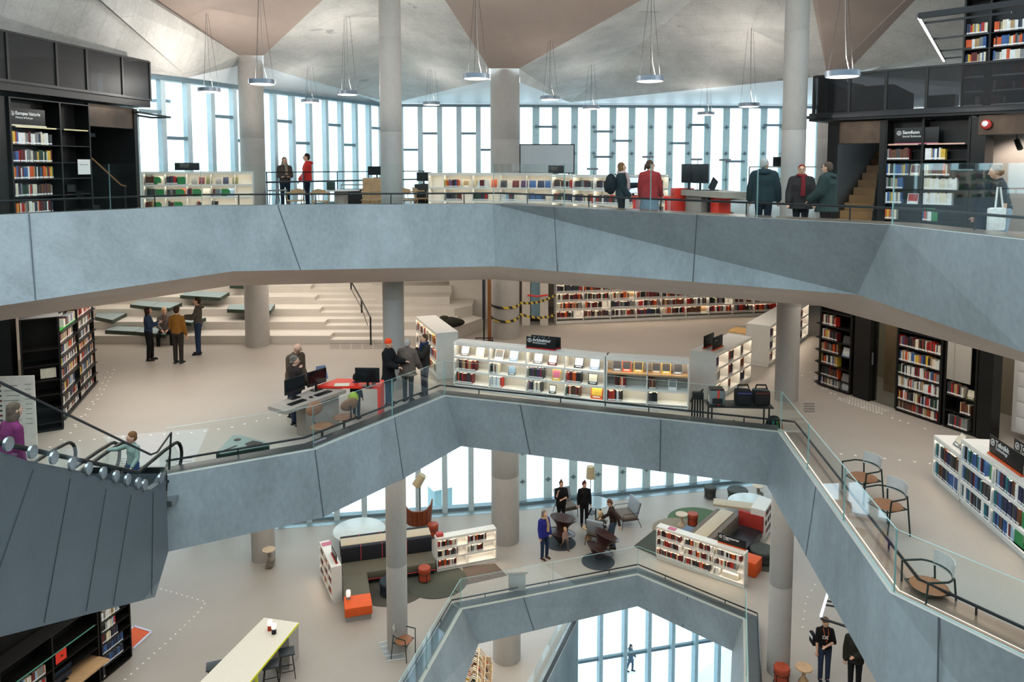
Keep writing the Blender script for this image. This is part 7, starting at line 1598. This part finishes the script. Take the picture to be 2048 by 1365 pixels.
# grid bookcase seen from above
b0 = gz(985, 1290, Z0 + 1.25); r0 = thing('display_bookcase', 'wooden grid display case full of books on the lowest level', 'bookcase', (b0.x - .9, b0.y - 3.3, Z0), 0)
q = mb(); q.box((.45, 1.6, .3), (.9, 3.2, .6)); q.build('base', OAK, r0)
FR = mat('pale_grid', '#cbb596', .5, var=.05)
tl = Matrix.Translation((0, 0, 0))
q = mb()
for i in range(9): y = i * .4; q.bar((0, y, .62), (.45, y, 1.2), .03, .03); q.bar((.45, y, 1.2), (.9, y, .62), .03, .03); q.box((.45, y, .75), (.8, .02, .25))
for (x, z) in ((0, .62), (.225, .91), (.45, 1.2), (.675, .91), (.9, .62)): q.bar((x, 0, z), (x, 3.2, z), .03, .03)
q.build('grid', FR, r0)
q = mb(); q.slab([(.04, 0, .6), (.45, 0, 1.1), (.45, 3.2, 1.1), (.04, 3.2, .6)], .01); q.slab([(.45, 0, 1.1), (.86, 0, .6), (.86, 3.2, .6), (.45, 3.2, 1.1)], .01); q.build('back_panel', OAK, r0)
rr = random.Random(4)
for i in range(8):
    for s_ in range(4):
        x = (.11, .33, .56, .79)[s_]; z = (.78, 1.05, 1.05, .78)[s_]
        for k in range(3):
            M = Matrix.Translation((b0.x - .9 + x, b0.y - 3.3 + i * .4 + .08 + k * .1, Z0 + z - .08)) @ Matrix.Rotation(.5 if s_ < 2 else -.5, 4, 'Y') @ Matrix.Rotation(PI / 2, 4, 'Z')
            add_book(M, .05, .2, .14, rr.choice(MIX['yel'] + MIX['mixed']), f'book in row {i} of the grid display case on the lowest level', 'books in the grid display case')
p = gd(1261, 1362, 42.3); person('person in a dark coat walking outside beyond the low windows', (p.x, p.y, Z0 - 12.3), 75, 1.72, '#3d4d5c', '#39475a', hair='#39404a', coat=.22, puff=.03, hood='#3d4d5c', legL=((0, -75), (180, -88)), legR=((180, -72), (180, -75)), armL=((0, -70), (0, -50)), armR=((180, -80), (0, -70)))

p = gd(880, 1000, 62); r = thing('kiosk', 'teal glass kiosk standing outside beyond the lounge windows', 'kiosk', (p.x, p.y, Z0 - 12.3), .5)
q = mb(); q.bbox((0, 0, 1.4), (1.6, 1.6, 2.8), .02); q.build('body', mat('teal_glass', '#6c8587', .5), r); q = mb(); q.box((0, 0, 2.9), (2.0, 2.0, .2)); q.build('roof', WHT, r)
finish_books(300)
# ================================================================ light
w = bpy.data.worlds.new('sky'); sc.world = w; w.use_nodes = True
bg = w.node_tree.nodes['Background']; bg.inputs[0].default_value = (.74, .905, 1.0, 1); bg.inputs[1].default_value = 4.6
def area(name, loc, size, power, color, rot=(0, 0, 0)):
    l = bpy.data.lights.new(name, 'AREA'); l.shape = 'RECTANGLE'; l.size, l.size_y = size; l.energy = power; l.color = color
    o = bpy.data.objects.new(name, l); col.objects.link(o); o.location = loc; o.rotation_euler = rot
    return o
WARM = (1, .93, .84)
area('ceiling_lights_lounge', (-2, 22, E - 7.0), (14, 9), 720, WARM)
area('ceiling_lights_lounge_right', (7, 18, E - 7.0), (6, 14), 450, WARM)
area('ceiling_lights_lounge_left', (-9, 16, E - 7.0), (8, 12), 450, WARM)
area('ceiling_lights_middle', (0, 23.5, E - 3.05), (16, 6), 430, WARM)
area('ceiling_lights_middle_left', (-9, 18, E - 3.05), (4, 5), 230, WARM)
area('ceiling_lights_middle_right', (9, 16, E - 3.05), (4, 8), 210, WARM)
area('fill_light_steps', (-10, 26.5, E - 3.03), (9, 5), 300, WARM)  # area light added to brighten the dark seating steps
area('ceiling_lights_lowest', (-2, 24, E - 14.3), (10, 6), 420, WARM)
sc.view_settings.view_transform = 'Standard'; sc.view_settings.look = 'None'
sc.view_settings.exposure = -0.38; sc.view_settings.gamma = 1.0; sc.view_settings.use_curve_mapping = False

# the parts of the hall around and behind the viewpoint that keep the daylight to the open well
m = mb(); m.poly([(-22, -12, E + 7), (22, -12, E + 7), (22, -3.0, E + 7), (-22, -3.0, E + 7)]); struct(m.build('ceiling', CON), 'roof over the near side of the hall')
m = mb(); m.poly([(-22, 2.3, Z0 - 4), (22, 2.3, Z0 - 4), (22, 2.3, E - 2.0), (-22, 2.3, E - 2.0)]); struct(m.build('wall_front', LIP), 'opposite concrete edge of the open well, below the viewpoint')
m = mb(); m.poly([(-22, -12, 0), (22, -12, 0), (22, -12, E + 7), (-22, -12, E + 7)]); struct(m.build('wall_back', CON), 'wall behind the viewpoint')

for sx, nm in ((-22, 'wall_left'), (22, 'wall_right')):
    m = mb(); m.poly([(sx, -12, Z0 - 12.3), (sx, 34, Z0 - 12.3), (sx, 34, Z3 + .1), (sx, 14, Z3 + .1), (sx, 14, E + 7), (sx, -12, E + 7)]); struct(m.build(nm, CON), 'side wall of the hall outside the picture')
m = mb(); m.poly([(-22, -12, Z0), (22, -12, Z0), (22, 3.5, Z0), (-22, 3.5, Z0)]); struct(m.build('floor', FLR), 'floor under the near side of the hall')
m = mb(); m.poly([(-22, 2.3, Z0 - 12.28), (22, 2.3, Z0 - 12.28), (22, 28, Z0 - 12.28), (-22, 28, Z0 - 12.28)]); struct(m.build('floor', CON), 'deep floor at the bottom of the open well')
for i, l in enumerate(lamps):
    d = 900 / l[2]; p = gd(l[0], l[1], d)
    pl_ = bpy.data.lights.new('roof_fill_light', 'POINT'); pl_.energy = 210 if l[2] >= 40 else 34; pl_.color = (1, .93, .85); pl_.shadow_soft_size = .03
    o = bpy.data.objects.new('roof_fill_light', pl_); col.objects.link(o); o.location = p + V((0, 0, .16))  # point light added above each pendant to brighten the folded roof

p = rpt(2005, E + .5, .75); sl = bpy.data.lights.new('niche_spot', 'SPOT'); sl.energy = 130; sl.color = (1, .9, .8); sl.spot_size = 1.9; sl.spot_blend = .7; sl.shadow_soft_size = .03
o = bpy.data.objects.new('niche_spot', sl); col.objects.link(o); o.location = p; o.rotation_euler = ((rn * 1.0 + V((0, 0, -1.0))).to_track_quat('-Z', 'Y').to_euler())
